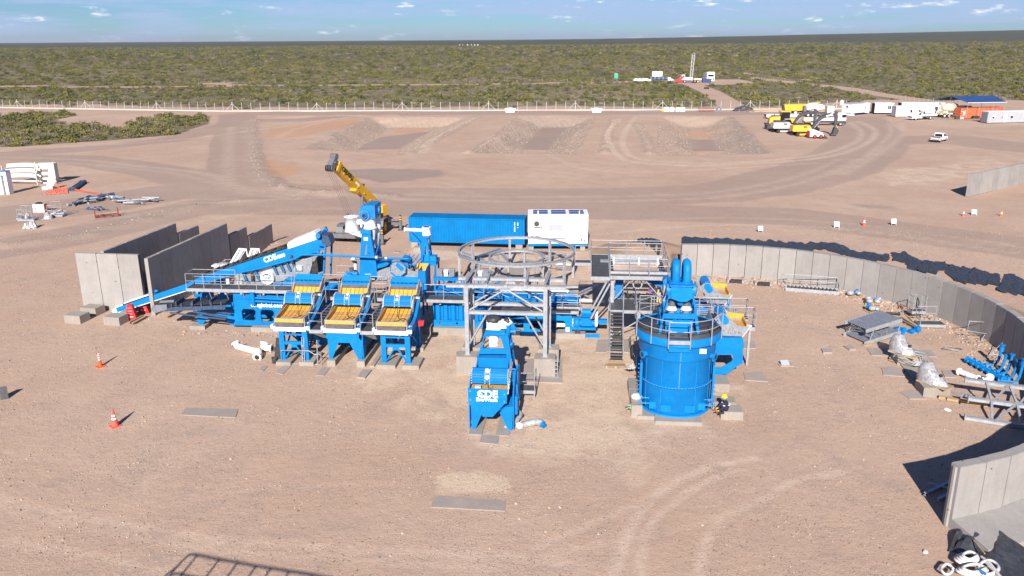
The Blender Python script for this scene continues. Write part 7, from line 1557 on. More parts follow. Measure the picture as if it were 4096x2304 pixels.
o,_=car_frame('pickup_truck','white double cab pickup standing alone on the open yard at the right','pickup','c6',1480,650,1565,625)
# the truck is seen from behind-left: heading away to the right
q=G('c6',1478,652);o.rotation_euler=(0,0,R(46));o.location=(q.x,q.y,0);make_pickup(o)
# local x axis points to the nose, body lies to the left (+y) of the right-rear wheel
o,L=car_frame('flatbed_pickup','white single cab truck with drop side bed in front of the long white cabin','truck','c6',1180,362,1420,352)
W=2.1
part('cab',MB().prism([(-1.0,.5),(-1.15,.95),(-1.05,1.2),(.15,1.35),(.75,1.95),(1.75,1.95),(1.8,.5)],'xz',0,W),WHITE,o)
part('windscreen',MB().add([(.2,.15,1.4),(.2,W-.15,1.4),(.72,W-.2,1.9),(.72,.2,1.9)],[(3,2,1,0)]),GLASS_D,o);part('side_window',MB().prism([(.45,1.35),(.85,1.85),(1.45,1.85),(1.45,1.35)],'xz',-.02,0),GLASS_D,o)
part('grille',MB().box(-1.2,-1.1,.3,W-.3,.6,1.0),DARK,o);part('bumper',MB().box(-1.3,-1.1,.05,W-.05,.4,.62),WHITE,o)
part('load_bed',MB().box(1.95,6.6,-.05,W+.05,1.0,1.5),WHITE,o);part('bed_floor',MB().box(2.0,6.55,0,W,1.5,1.51),CABIN_G,o);part('bed_frame',MB().box(1.9,6.5,.2,W-.2,.7,1.0),DARK,o)
part('head_board',MB().tube([(1.95,0,1.5),(1.95,0,2.2),(1.95,W,2.2),(1.95,W,1.5)],.05,6),WHITE,o);part('tool_box',MB().box(2.1,2.9,.3,1.6,1.51,2.15),NAVY,o)
truck_wheels(o,(-.1,4.6),0,W,.46,.3);
for y in(.2,W-.5):part('headlight',MB().box(-1.2,-1.1,y,y+.3,.8,1.0),LETTER,o)
# concrete mixer
p=G('c6',1520,330);mx=thing('mixer_truck','cream concrete mixer truck parked between the long white cabin and the blue roofed shelter','mixer truck',(0,0),Frame((p.x,p.y),R(8)),None);mx.location.z=gz(p.x,p.y)
part('drum',MB().lathe([(.5,-2.4),(.95,-1.6),(1.25,-.2),(1.25,.9),(.9,2.0),(.5,2.4)],(2.6,1.2,2.6),24,'x'),CREAM,mx)
part('hopper',MB().lathe([(.3,0),(.6,.6)],(-.1,1.2,3.2),12).bar((-.2,1.2,3.0),(-.6,1.2,1.6),.5,.2).tube([(.0,.6,3.4),(-.3,.8,3.9),(-.3,1.6,3.9),(.0,1.8,3.4)],.05,6),CREAM,mx);part('chute',MB().bar((-.5,1.2,2.3),(-1.0,.9,1.3),.5,.15),CREAM,mx)
part('chassis',MB().box(-.3,8.2,.6,1.8,.8,1.2).box(.2,1.6,.3,2.1,1.2,1.7),CREAM,mx);part('cab',MB().box(6.1,8.2,.05,2.35,1.0,3.0),CREAM,mx);part('windscreen',MB().box(8.2,8.22,.2,2.2,1.9,2.8),GLASS_D,mx)
truck_wheels(mx,(.6,1.9,6.9),0,2.4,.52,.35)
# machines parked by the third pit
def tipper(o,L,H):
 pass
g0=G('c5',2070,590);tr1=thing('flatbed_truck','white three axle flatbed truck parked behind the excavators','truck',(0,0),Frame((g0.x,g0.y),R(-3)),None)
part('cab',MB().prism([(-.9,.55),(-.9,2.9),(-.6,3.05),(.85,3.05),(1.2,1.9),(1.2,.6)],'xz',0,2.4),WHITE,tr1);part('windscreen',MB().prism([(.93,2.9),(1.22,1.95),(1.24,1.95),(.95,2.9)],'xz',.2,2.2),GLASS_D,tr1)
part('side_window',MB().box(.15,.95,-.02,0,1.95,2.7),GLASS_D,tr1);part('lower_panel',MB().box(-.9,1.22,-.01,2.41,.55,1.2),DARK,tr1);part('bumper',MB().box(1.1,1.3,0,2.4,.4,.9),DARK,tr1)
part('load_bed',MB().box(-9.0,-1.2,0,2.4,1.15,1.4),WHITE_D,tr1);part('chassis',MB().box(-8.8,-.9,.7,1.7,.75,1.15),DARK,tr1);part('mirror',MB().box(.9,1.1,-.25,-.05,2.1,2.7),RUB,tr1)
truck_wheels(tr1,(0,-5.6,-7.0),0,2.4,.52,.32);part('side_rail',MB().box(-9,-1.3,-.05,0,1.4,2.0),WHITE_D,tr1)
g0=G('c5',900,372);dt=thing('dump_truck','orange yellow articulated tipper body truck at the back of the parked machines','dump truck',(0,0),Frame((g0.x,g0.y+2),R(-4)),None)
part('tipper_body',MB().prism([(-.6,1.3),(-.9,3.0),(6.4,3.1),(6.0,1.3)],'xz',0,2.8),MACH_Y,dt);part('tailgate',MB().box(-1.0,-.85,.2,2.6,1.4,2.9),CGREY,dt);part('canopy',MB().prism([(5.6,3.1),(8.8,3.7),(8.8,3.55),(6.2,2.9)],'xz',.1,2.7),MACH_Y,dt)
part('cab',MB().box(6.6,8.8,.1,2.7,1.2,3.2),MACH_Y,dt);part('chassis',MB().box(-.4,8.6,.6,2.2,.9,1.3),DARK,dt);truck_wheels(dt,(.6,2.3,7.6),0,2.8,.75,.5)
m=MB()
for i in range(6):m.box(-.3+i*1.0,-.2+i*1.0,-.06,0,1.35,3.0)
part('body_ribs',m,MACH_Y,dt)
g0=G('c5',1290,400);wt=thing('tank_truck','white mixer lorry with tapered drum between the tipper and the white cab','truck',(0,0),Frame((g0.x,g0.y+1),R(-4)),None)
part('drum',MB().lathe([(.6,-.2),(1.2,.8),(1.25,2.2),(.8,4.2),(.5,4.8)],(.4,1.2,2.5),22,'x'),WHITE,wt);part('drum_logo',MB().lathe([(.2,0),(.2,.02)],(3.2,.2,2.6),12,'y'),RED,wt);part('ladder',MB().box(-.4,.3,.3,2.0,1.0,2.9),CGREY,wt);part('chassis',MB().box(-.4,7.5,.5,1.9,.8,1.2),DARK,wt);part('cab',MB().box(5.8,7.6,0,2.4,1,2.9),WHITE,wt);truck_wheels(wt,(.8,2.1,6.5),0,2.4,.52,.34)
g0=G('c5',380,690);gr1=thing('wheel_loader','yellow wheeled tractor with a closed cab and black tail deck, leftmost of the parked machines','tractor',(0,0),Frame((g0.x,g0.y),R(-4)),None)
part('tail_deck',MB().box(-.2,6.2,0,2.5,1.25,1.5).box(0,2.8,.1,.3,.3,1.25).box(0,.2,.1,2.4,.1,1.3),DARK,gr1);part('hood',MB().prism([(.7,1.5),(.8,2.6),(1.3,3.0),(3.2,3.1),(3.2,1.5)],'xz',1.0,3.0),MACH_Y,gr1)
part('cab',MB().prism([(3.3,2.0),(3.4,4.1),(5.4,4.1),(5.3,2.0)],'xz',.9,2.9),GLASS_D,gr1);part('cab_roof',MB().box(3.1,5.5,.8,3.0,4.1,4.3),MACH_Y,gr1);part('cab_base',MB().box(2.8,5.6,.9,2.9,1.5,2.2),MACH_Y,gr1)
part('hood_top',MB().box(1.4,3.2,1.1,2.9,3.05,3.2),DARK,gr1);part('rear_frame',MB().box(5.3,7.2,1.0,2.6,1.6,2.6),MACH_Y,gr1);truck_wheels(gr1,(5.6,),-.1,2.6,.62,.5);truck_wheels(gr1,(1.3,),.4,3.0,.6,.4)
part('exhaust',MB().cyl((1.9,1.6,3.1),(1.9,1.6,3.7),.07,n=8),RUB,gr1)
def excavator(g0,rz,mat,label,lettering=None,k=1.0):
 o=thing('excavator',label,'excavator',(0,0),Frame((g0.x,g0.y),rz),'excavators parked side by side')
 for y in(0,2.3):
  tr=part('track',MB().prism([(-.2,.25),(.15,0),(4.1,0),(4.45,.3),(4.45,.55),(4.1,.85),(.15,.85),(-.2,.6)],'xz',y,y+.6),RUB,o);m=MB()
  for i in range(15):m.box(0+i*.28,.1+i*.28,y+.02,y+.58,-.03,.0);m.box(0+i*.28,.1+i*.28,y+.02,y+.58,.85,.9)
  part('track_shoes',m,DARK,tr);part('track_frame',MB().box(.5,3.8,y-.03,y,.25,.6),MACH_Y if mat is MACH_Y else WHITE_D,tr)
 part('slew_ring',MB().lathe([(.7,.85),(.7,1.05)],(2.0,1.4,0),18),DARK,o)
 part('house',MB().prism([(-.9,1.05),(-1.1,1.35),(-1.0,2.2),(-.7,2.4),(2.6,2.4),(2.6,1.05)],'xz',.05,2.85),mat,o);part('engine_hood',MB().box(-.6,1.5,.3,2.6,2.4,2.7),DARK,o)
 part('cab',MB().prism([(2.0,1.1),(2.0,2.9),(3.1,2.95),(3.55,2.2),(3.5,1.1)],'xz',1.8,2.85),GLASS_D,o);part('cab_roof',MB().box(1.9,3.2,1.75,2.9,2.93,3.02),mat,o)
 part('front_deck',MB().box(2.6,3.4,.05,1.0,1.05,1.6),mat,o);part('boom_foot',MB().box(2.5,3.2,1.15,1.7,1.2,2.0),mat,o)
 bmn=part('boom',MB().prism([(2.7,1.5),(3.2,1.6),(4.6,3.9),(5.3,4.35),(8.4,5.0),(8.5,4.7),(5.5,3.7),(5.0,3.3),(3.6,1.2),(2.9,1.1)],'xz',1.2,1.65),DARK,o)
 part('boom_cylinder',MB().cyl((3.4,.98,1.2),(5.1,1.05,3.4),.11,n=8).cyl((3.4,1.85,1.2),(5.1,1.8,3.4),.11,n=8),CHROME,bmn)
 part('stick_cylinder',MB().cyl((5.6,1.4,4.55),(8.1,1.4,5.3),.1,n=8),DARK,bmn)
 stn=part('stick',MB().prism([(8.1,5.4),(8.7,5.2),(8.55,2.0),(8.2,1.7),(8.05,4.7)],'xz',1.25,1.6),DARK,o);part('bucket_cylinder',MB().cyl((8.8,1.4,4.4),(8.75,1.4,2.4),.09,n=8),CHROME,stn)
 part('bucket',MB().prism([(8.2,1.8),(8.8,1.75),(9.2,1.1),(8.9,.4),(8.1,.1),(7.5,.15),(7.9,.6)],'xz',.85,2.0),DARK,o);part('linkage',MB().bar((8.55,1.4,2.3),(8.95,1.4,1.7),.3,.12),mat,o)
 if lettering:text('lettering',lettering,.5,LETTER,o,(6.9,1.18,4.42),(R(90),-R(12),0),.012)
 part('stripe',MB().box(1.2,2.0,.03,.05,1.9,2.2),DARK,o);return o
e1_=excavator(G('c5',1080,835),R(-3),MACH_Y,'yellow excavator with black boom reaching right, nearest of the parked row','DEERE')
e2_=excavator(G('c5',880,790)+Vector((-1.6,2.6,0)),R(-3),WHITE_D,'white excavator standing half hidden behind the yellow one')
g0=G('c5',1480,885);sk_=thing('skid_steer','small white skid steer loader with red wheels in front of the yellow excavator','skid steer',(0,0),Frame((g0.x,g0.y),R(2)),None)
part('body',MB().prism([(-1.0,.35),(-1.1,1.6),(-.6,1.9),(.2,1.5),(.6,1.3),(1.7,1.0),(1.8,.4)],'xz',.1,1.7),WHITE,sk_);part('rear_panel',MB().box(-1.15,-.9,.15,1.65,.4,1.6),RED,sk_);part('cab',MB().box(-.1,1.0,.3,1.5,1.3,2.1),GLASS_D,sk_);part('cab_roof',MB().box(-.2,1.05,.25,1.55,2.1,2.17),RUB,sk_)
for y in(.0,1.6):part('lift_arm',MB().prism([(-.9,1.8),(-.5,2.0),(1.6,1.25),(2.0,.5),(1.8,.4),(1.4,1.0),(-.6,1.7)],'xz',y,y+.15),WHITE,sk_)
part('bucket',MB().prism([(1.9,.6),(2.0,.1),(2.9,.02),(2.9,.08),(2.15,.7)],'xz',-.05,1.85),DARK,sk_);part('red_badge',MB().box(.1,.9,-.02,0,.95,1.12),RED,sk_)
for x in(0,1.35):
 for y in(-.05,1.85):wheel(sk_,x,y,.42,.3,rim=RED,axis='y')
g0=G('c5',370,440);fl=thing('drop_side_trailer','long low white trailer bed behind the yellow tractor','trailer',(0,0),Frame((g0.x,g0.y),R(-4)),None);part('trailer_bed',MB().box(0,9,0,2.4,.5,1.3),WHITE_D,fl);part('tail_light',MB().box(-.03,0,.1,.4,.6,.9),RED,fl);part('end_frame',MB().box(-.05,0,.4,2.3,.55,1.2),DARK,fl)
# ------------------------------------------------------------------ cabins, shed
def cabin(label,r,x0,y0,x1,y1,H,D,mat=CABIN,endmat=None,wins=(),doors=(),z0=.15,base=MAROON,roofm=WHITE,grp='white site cabins',ext=None):
 p,q=G(r,x0,y0,z0),G(r,x1,y1,z0)
 if ext:q=p+(q-p).normalized()*ext
 fr,L=frame_between(p,q);o=thing('site_cabin',label,'site cabin',(0,0),fr,grp)
 part('wall',MB().box(0,L,0,D,z0,z0+H),mat,o);part('end_wall',MB().box(-.03,0,.05,D-.05,z0+.1,z0+H-.1),endmat or mat,o)
 part('floor_frame',MB().box(-.04,L+.04,-.04,D+.04,z0-.12,z0+.02),base,o);part('roof',MB().box(-.1,L+.1,-.1,D+.1,z0+H,z0+H+.12),roofm,o)
 m=MB();n=int(L/1.15)
 for i in range(1,n):part('wall_joint',MB().box(i*L/n-.012,i*L/n+.012,-.008,0,z0+.03,z0+H-.02),CABIN_G if mat is not CABIN_G else CABIN,o)
 for(x,w2,zb,h2)in wins:
  w_=part('window',MB().box(x*L,x*L+w2,-.03,0,z0+zb,z0+zb+h2),GLASS_D,o);part('window_frame',MB().tube([(x*L,-.035,z0+zb),(x*L+w2,-.035,z0+zb),(x*L+w2,-.035,z0+zb+h2),(x*L,-.035,z0+zb+h2)],.035,4,True),LETTER,w_)
 for x in doors:dd=part('door',MB().box(x*L,x*L+.9,-.025,0,z0+.05,z0+2.1),CABIN_G if mat is not CABIN_G else CABIN,o)
 return o,fr,L
c1_,_,_=cabin('dark ended cabin with a white front and black wall unit, leftmost of the cabins','c6',213,262,338,272,2.6,6.0,CABIN,NAVY,((.45,.6,1.5,.5),),z0=.5,base=NAVY,roofm=CABIN_G)
part('front_skirt',MB().box(0,4.2,-.02,0,-.15,.5),WHITE,c1_)
cabin('white cabin with a two pane window beside the cream water tank','c6',330,263,570,263,2.6,2.6,CABIN,None,((.62,.7,1.0,1.0),(.70,.5,1.0,1.0)),z0=.35)
cabin('white cabin showing its dark braced end, with a window near the right end','c6',638,263,880,263,2.6,2.6,CABIN,MAROON,((.70,.45,1.0,1.0),(.78,.45,1.0,1.0)),z0=.35)
o3,_,_=cabin('third white cabin, mostly hidden behind the long white container cabin','c6',980,262,1260,262,2.7,2.6,CABIN,MAROON,(),z0=.4)
cabin('fourth white cabin at the back, in front of the mixer truck','c6',1262,255,1540,255,2.5,2.6,CABIN,None,(),z0=.3)
cabin('long white container cabin with grey end doors and two small windows','c6',912,312,1450,306,2.65,2.45,CABIN,CABIN_G,((.06,.25,1.5,.3),(.34,.55,1.0,.8),(.54,.55,1.0,.8)),z0=.15,base=MAROON)
cg,fr_,L_c=cabin('pale grey container cabin with red extinguisher box at the right edge','c6',2098,394,2576,383,2.65,2.45,CABIN_G,CABIN_G,((.10,.6,1.05,.7),),(.36,),z0=.12,base=DARK,ext=12.2)
w_=part('window',MB().box(6.3,6.9,-.03,0,1.2,1.95),GLASS_D,cg);part('shutter',MB().box(6.25,6.95,-.05,-.03,1.75,2.0),WHITE,w_);part('shutter',MB().box(1.15,1.9,-.05,-.03,1.6,1.9),WHITE,cg);part('extinguisher',MB().cyl((3.9,-.1,1.2),(3.9,-.1,1.6),.09,n=8),RED,cg)
m=MB()
for i in range(6):m.box(-.1,-.03,.25+i*.36,.32+i*.36,.3,2.6)
part('door_bars',m,CGREY,cg);solo('red_drum',MB().lathe([(.3,0),(.3,1.1),(.05,1.15)],(0,0,0),14),RED,'red drum standing at the left end of the pale grey container cabin','drum',(0,0),Frame(tuple(G('c6',2020,385)[:2]),0))
# water tank on the roof
p=G('c6',215,155,3.2);solo('water_tank',MB().lathe([(.62,0),(.62,.95),(.55,1.1),(.2,1.2),(.15,1.3)],(0,0,0),20),CREAM,'cream water tank standing on the roof of the leftmost cabin','water tank',(0,0),Frame((p.x,p.y),0)).location.z=3.15
oc,ofr,oL=container('orange corrugated shipping container under the blue shed roof',G('c6',1745,335,.1),G('c6',1745,335,.1)+(G('c6',2340,325,.1)-G('c6',1745,335,.1)).normalized()*12.0,.1,2.7,2.44,CONT_O,name='orange_container')
text('lettering','TEX',.75,LETTER,oc,(1.0,.03,1.5),(R(90),R(90),0),.03)
for k in range(4):part('code_mark',MB().box(.12+k*.17,.24+k*.17,.02,.03,1.8,1.98),LETTER,oc)
sh_=thing('blue_shed_roof','open shed with a blue pitched sheet roof on thin posts over the orange container','shed',(0,0),ofr)
zr=4.3;x0_,x1_=-1.2,11.6
part('front_roof',MB().add([(x0_+1.8,-1.5,zr),(x1_,-1.5,zr),(x1_-.4,3.4,zr+1.35),(x0_,3.4,zr+1.35),(x0_+1.8,-1.5,zr-.06),(x1_,-1.5,zr-.06),(x1_-.4,3.4,zr+1.29),(x0_,3.4,zr+1.29)],[(0,1,2,3),(7,6,5,4),(0,4,5,1),(1,5,6,2),(2,6,7,3),(3,7,4,0)]),PBLUE,sh_)
part('back_roof',MB().add([(x0_,3.42,zr+1.35),(x1_-.4,3.42,zr+1.35),(x1_,8.3,zr),(x0_-1.8,8.3,zr),(x0_,3.42,zr+1.29),(x1_-.4,3.42,zr+1.29),(x1_,8.3,zr-.06),(x0_-1.8,8.3,zr-.06)],[(0,1,2,3),(7,6,5,4),(0,4,5,1),(1,5,6,2),(2,6,7,3),(3,7,4,0)]),PBLUE,sh_)
for x in(x0_+2.0,4.2,8.0,x1_-.3):part('post',MB().cyl((x,-1.3,0 if x<0 else 0),(x,-1.3,zr),.05,n=6),GALV,sh_)
for x in(x0_-1.4,3.0,8.0,x1_-.3):part('post',MB().cyl((x,8.0,0),(x,8.0,zr),.05,n=6),GALV,sh_)
part('front_gutter',MB().bar((x0_+1.8,-1.52,zr-.05),(x1_,-1.52,zr-.05),.08,.1),WHITE,sh_);part('roof_truss',MB().bar((x0_+1.8,-1.4,zr-.12),(x0_-1.6,8.0,zr-.12),.08,.1).bar((x0_+.2,3.4,zr+1.2),(x0_+.1,3.4,zr-.1),.06,.06).bar((x0_+1.3,0,zr),(x0_+.2,3.4,zr-.1),.05,.05),GALV,sh_)
q=G('c6',1640,345);m=MB()
rr=random.Random(9)
sc_=thing('scrap_heap','small heap of timber offcuts and dark scrap beside the orange container doors','scrap heap',(0,0),Frame((q.x,q.y),0))
for i in range(8):part('offcut',MB().bar((rr.uniform(-1,.8),rr.uniform(-.6,.6),.05),(rr.uniform(-1,1.2),rr.uniform(-.4,.6),rr.uniform(.4,1.4)),.12,.08),TIMBER if i%2 else TIMBER_D,sc_)
part('dark_crate',MB().box(.9,1.9,-.3,.5,0,.7),DARK,sc_);part('pale_block',MB().box(2.0,3.0,-.3,.5,0,.6),CABIN_G,sc_);part('black_box',MB().box(5.6,7.2,-.2,.7,.1,.8),RUB,sc_);part('plank',MB().box(3.2,6.8,-.9,-.6,.05,.15),TIMBER_D,sc_)
# ------------------------------------------------------------------ perimeter fence and things along it
fx_=[4,32,54,77];fp0=gp([(-30,271.2),(0,271.5),(560,280.5),(1200,279),(1900,276),(2140,274)])
fc_=thing('perimeter_fence','long perimeter fence of pale hooked posts on a low kerb in front of the scrub','fence',(fp0[2][0],fp0[2][1]),WF);OFF[fc_.name]=(fp0[2][0],fp0[2][1],0)
pm_=MB().box(-.06,.06,-.06,.06,0,2.35).bar((0,0,2.33),(.0,.28,2.68),.1,.1).mesh('fence_post',POST)
sm_=MB().box(-.09,.09,-.09,.09,0,2.9).mesh('strut_post',POST);bm_=MB().bar((.1,0,2.3),(2.3,0,.1),.1,.1).mesh('strut',POST)
pts=resample([Vector(p)for p in fp0],2.93)
for i,p in enumerate(pts):
 q=pts[min(i+1,len(pts)-1)];o_=pts[max(i-1,0)];a=math.atan2(q.y-o_.y,q.x-o_.x);h=gz(p.x,p.y)
 if i%9==4:
  so=share('strut_post',sm_,fc_,(p.x,p.y,h),a)
  for s_ in(0,math.pi):share('strut',bm_,fc_,(p.x,p.y,h),a+s_)
 else:share('fence_post',pm_,fc_,(p.x,p.y,h),a+random.uniform(-.1,.1),rot=(random.uniform(-.02,.02),random.uniform(-.02,.02),a))
m=MB()
for a,b in zip(fp0[:-1],fp0[1:]):m.bar((a[0],a[1],.1),(b[0],b[1],.1),.25,.42)
part('kerb',m,POST,fc_)
for h_ in(.6,1.1,1.6,2.1,2.5):part('wire',MB().tube([(p.x,p.y,h_)for p in pts],.012,3),GALV,fc_)
# far timber post fences
def post_line(label,poly,sp,n_,h=1.35):
 P=resample([Vector(p)for p in gp(poly)],sp)[:n_];o=thing('post_fence',label,'fence',(P[0].x,P[0].y),WF,'timber post fences in the scrub');OFF[o.name]=(P[0].x,P[0].y,0)
 me_=MB().cyl((0,0,0),(0,0,h),.1,n=6).mesh('fence_post',OWOOD)
 for p in P:share('fence_post',me_,o,(p.x,p.y,gz(p.x,p.y)),0,scale=(1,1,random.uniform(.8,1.15)))
 for hh in(.5,1.0):part('wire',MB().tube([(p.x,p.y,gz(p.x,p.y)+hh)for p in P],.012,3),GALV,o)
post_line('line of weathered posts running down to the right from the drill site towards the cabins',[(1895,196),(2010,212),(2130,228),(2250,248),(2420,268)],2.6,130)
post_line('thin line of posts along the sandy track across the left and middle scrub',[(500,211),(900,208),(1300,206),(1640,202)],6.5,90)
# skips
def skip(label,r,x0,y0,x1,y1):
 p,q=G(r,x0,y0),G(r,x1,y1);fr,L=frame_between(p,q);o=thing('skip',label,'skip',(0,0),fr,'white skips by the fence')
 part('tub',MB().prism([(.35,0),(L-.35,0),(L,1.15),(0,1.15)],'xz',0,1.8),WHITE,o);part('rim',MB().box(-.05,L+.05,-.05,1.85,1.1,1.2),WHITE,o);part('load',MB().prism([(.3,1.2),(L-.3,1.2),(L*.6,1.45),(L*.4,1.45)],'xz',.1,1.7),CABIN_G,o)
skip('white skip in front of the fence, the left one of two','a1',2545,566,2600,566)if False else None
skip('white skip in front of the fence, left of the other skip','d',1270,283,1297,283);skip('white skip in front of the fence, just left of the white bags','d',1487,283,1515,283)
for k,(a,b)in enumerate(((797,900),(920,1010),(1045,1120),(1140,1235))):
 p,q=G('c7',a,1270),G('c7',b,1270);fr,L=frame_between(p,q);o=thing('bulk_bag',('leftmost white bulk bag of the four by the fence','second from the left of the four white bulk bags by the fence','third from the left of the four white bulk bags by the fence','rightmost white bulk bag of the four by the fence')[k],'bulk bag',(0,0),fr,'white bulk bags by the fence')
 m=MB();m.box(0,L,0,1.1,0,1.15);m.box(.08,L-.08,.1,1.0,1.15,1.22);part('bag',m,WHITE,o)
 for x in(.05,L-.15):part('strap',MB().tube([(x,.1,1.1),(x+.05,.15,1.35),(x+.05,.9,1.35),(x,1.0,1.1)],.03,4),CABIN_G,o)
p=G('c7',765,1275);solo('yellow_drum',MB().ball((0,0,.35),.42,10,(1,1,.85)),MACH_Y,'yellow rounded drum lying beside the white bulk bags','drum',(0,0),Frame((p.x,p.y),0))
p,q=G('c7',1520,1270),G('c7',1835,1268);fr,L=frame_between(p,q);o=thing('rebar_cages','dark rusty rack of steel bars lying in front of the fence','steel rack',(0,0),fr)
for i in range(5):part('bar',MB().bar((0,.3*i,.2+.22*i),(L,.3*i,.2+.22*i),.08,.08),RUSTRED,o)
for i in range(9):part('upright',MB().bar((i*L/8,0,0),(i*L/8,1.2,1.2),.07,.07),RUSTRED,o)
def heap(name,label,cat,r,x,y,mat,sx,sy,h,n=7,rz=0,seed=0,z0=0.0):
 p=G(r,x,y);rr=random.Random(seed);m=MB();N1,N2=14,9;P=[]
 for i in range(N2):
  row=[]
  for j in range(N1):
   a=j/(N1-1)*2-1;b=i/(N2-1)*2-1;e=max(0,1-(a*a*.9+b*b*.9)**1.2);row.append((a*sx+rr.uniform(-.08,.08)*sx*.5,b*sy+rr.uniform(-.05,.05)*sy,z0+(h*e*rr.uniform(.6,1.05)if e>0 else-.02)))
  P.append(row)
 m.grid(P);return solo(name,m,mat,label,cat,(0,0),Frame((p.x,p.y),rz))
heap('tarp_heap','heap of dark blue black sheeting against the fence','tarp','d',1870,279,TARP,3.3,1.1,1.6,seed=1);heap('tarp_heap','small grey covered heap just left of the dark sheeting by the fence','tarp','d',1808,278,PIPEG,.9,.8,1.3,seed=2)
heap('timber_heap','long low heap of timber and scrap boards along the fence behind the machines','timber heap','d',1985,281,TIMBER,12,.9,.8,seed=3)
rrm=random.Random(4)
th=thing('board_pile','jumble of loose boards sticking out of the long timber heap by the fence','boards',(0,0),Frame(tuple(G('d',1990,281)[:2]),0))
for i in range(16):
 x=-13+i*1.75;part('board',MB().bar((x-1.6,rrm.uniform(-.8,.2),.15),(x+1.6,rrm.uniform(-.6,.6),rrm.uniform(.4,1.2)),.14,.1),TIMBER if i%3 else TIMBER_D,th)
# ------------------------------------------------------------------ drill site in the scrub
p=G('d',1738,208);dz=gz(p.x,p.y);fr=Frame((p.x,p.y),0)
dr_=thing('drill_rig','drilling rig with a tall white lattice mast standing in the scrub','drill rig',(0,0),fr);dr_.location.z=dz
sc0=(p.y/2060);mh=66*sc0;mw=1.1
for a,b in((0,0),(mw,0),(mw,mw),(0,mw)):part('mast_chord',MB().bar((a-.5,b,1),(a+.1,b,mh),.13,.13),WHITE_D,dr_)
for i in range(14):
 z0,z1=1+i*(mh-1)/14,1+(i+1)*(mh-1)/14;s_=1 if i%2 else 0
 part('mast_brace',MB().bar((-.5+(mw if s_ else 0)+.6*i/14,0,z0),(-.5+(0 if s_ else mw)+.6*(i+1)/14,0,z1),.07,.07),WHITE_D,dr_)
part('mast_head',MB().tube([(.1,.3,mh),(.2,.3,mh+.5),(.7,.3,mh+.9),(1.2,.3,mh+.4),(1.3,.3,mh-.1)],.09,6),WHITE_D,dr_)
part('rig_body',MB().box(-3.6,.8,0,2.4,1.2,2.6).box(-4.6,-3.0,.2,2.2,1.4,3.8),WHITE_D,dr_);part('rig_deck',MB().box(1.3,5.2,0,2.4,1.3,2.0),CREAM,dr_);part('red_pump',MB().bar((-7.0,.3,.8),(-3.5,.3,3.2),1.2,.7).box(-7.5,-4.2,-.6,1.0,.3,1.3),RED,dr_);part('drill_rods',MB().bar((-6.5,1.2,1.5),(-2.4,1.2,4.5),.8,.3),PIPEG,dr_)
truck_wheels(dr_,(-3,2,3.4),0,2.4,.6,.4);part('pipe_rack',MB().box(5.6,9.8,-.5,1.8,.2,1.7),NAVY,dr_)
def person_simple(label,x,y,z,cols,h=1.75,rz=0,grp=None):
 fr=Frame((x,y),rz);o=thing('person',label,'person',(0,0),fr,grp,z);OFF[o.name]=(0,0,0);s_=h/1.75
 body=skin([(0,0,.95),(0,0,1.2),(0,0,1.42),(0,0,1.5),(0,0,1.62),(-.1,0,.9),(-.11,.02,.5),(-.12,0,.08),(.1,0,.9),(.12,-.02,.5),(.14,0,.08),(-.2,0,1.4),(-.27,-.03,1.12),(-.28,-.12,.9),(.2,0,1.4),(.27,-.03,1.12),(.28,-.12,.9)],
  [(0,1),(1,2),(2,3),(3,4),(0,5),(5,6),(6,7),(0,8),(8,9),(9,10),(2,11),(11,12),(12,13),(2,14),(14,15),(15,16)],[.15,.15,.16,.07,.1,.1,.075,.06,.1,.075,.06,.07,.055,.045,.07,.055,.045],scale=s_)
 ob=part('body',body,None,o);body.materials.append(cols[0]);part('helmet',MB().ball((0,0,1.68*s_),.13,8),cols[1],o);return o
def skin(vs,es,rs,scale=1.0,lvl=1):
 me=bpy.data.meshes.new('body');me.from_pydata([(x*scale,y*scale,z*scale)for x,y,z in vs],es,[]);o=bpy.data.objects.new('tmp',me);COL.objects.link(o)
 sk_m=o.modifiers.new('s','SKIN');
 for i,r_ in enumerate(rs):me.skin_vertices[0].data[i].radius=(r_*scale,r_*scale)
 me.skin_vertices[0].data[0].use_root=True
 sb=o.modifiers.new('b','SUBSURF');sb.levels=lvl;sb.render_levels=lvl
 dg=bpy.context.evaluated_depsgraph_get();out=bpy.data.meshes.new_from_object(o.evaluated_get(dg));bpy.data.objects.remove(o)
 for p_ in out.polygons:p_.use_smooth=True
 out.materials.clear();return out
q=G('c7',1250,690)
for k,(dx,c_,lb)in enumerate(((0,CLOTHN,'worker in dark clothes at the drill rig, leftmost of three'),(1.1,PURPLE,'worker in purple grey clothes in the middle of the three at the drill rig'),(2.4,PURPLE,'worker in grey clothes with a pale cap at the drill rig, rightmost of three'))):
 person_simple(lb,q.x+dx,q.y+.3*k,gz(q.x,q.y),(c_,WHITE_D),1.8,0,'workers at the drill rig')
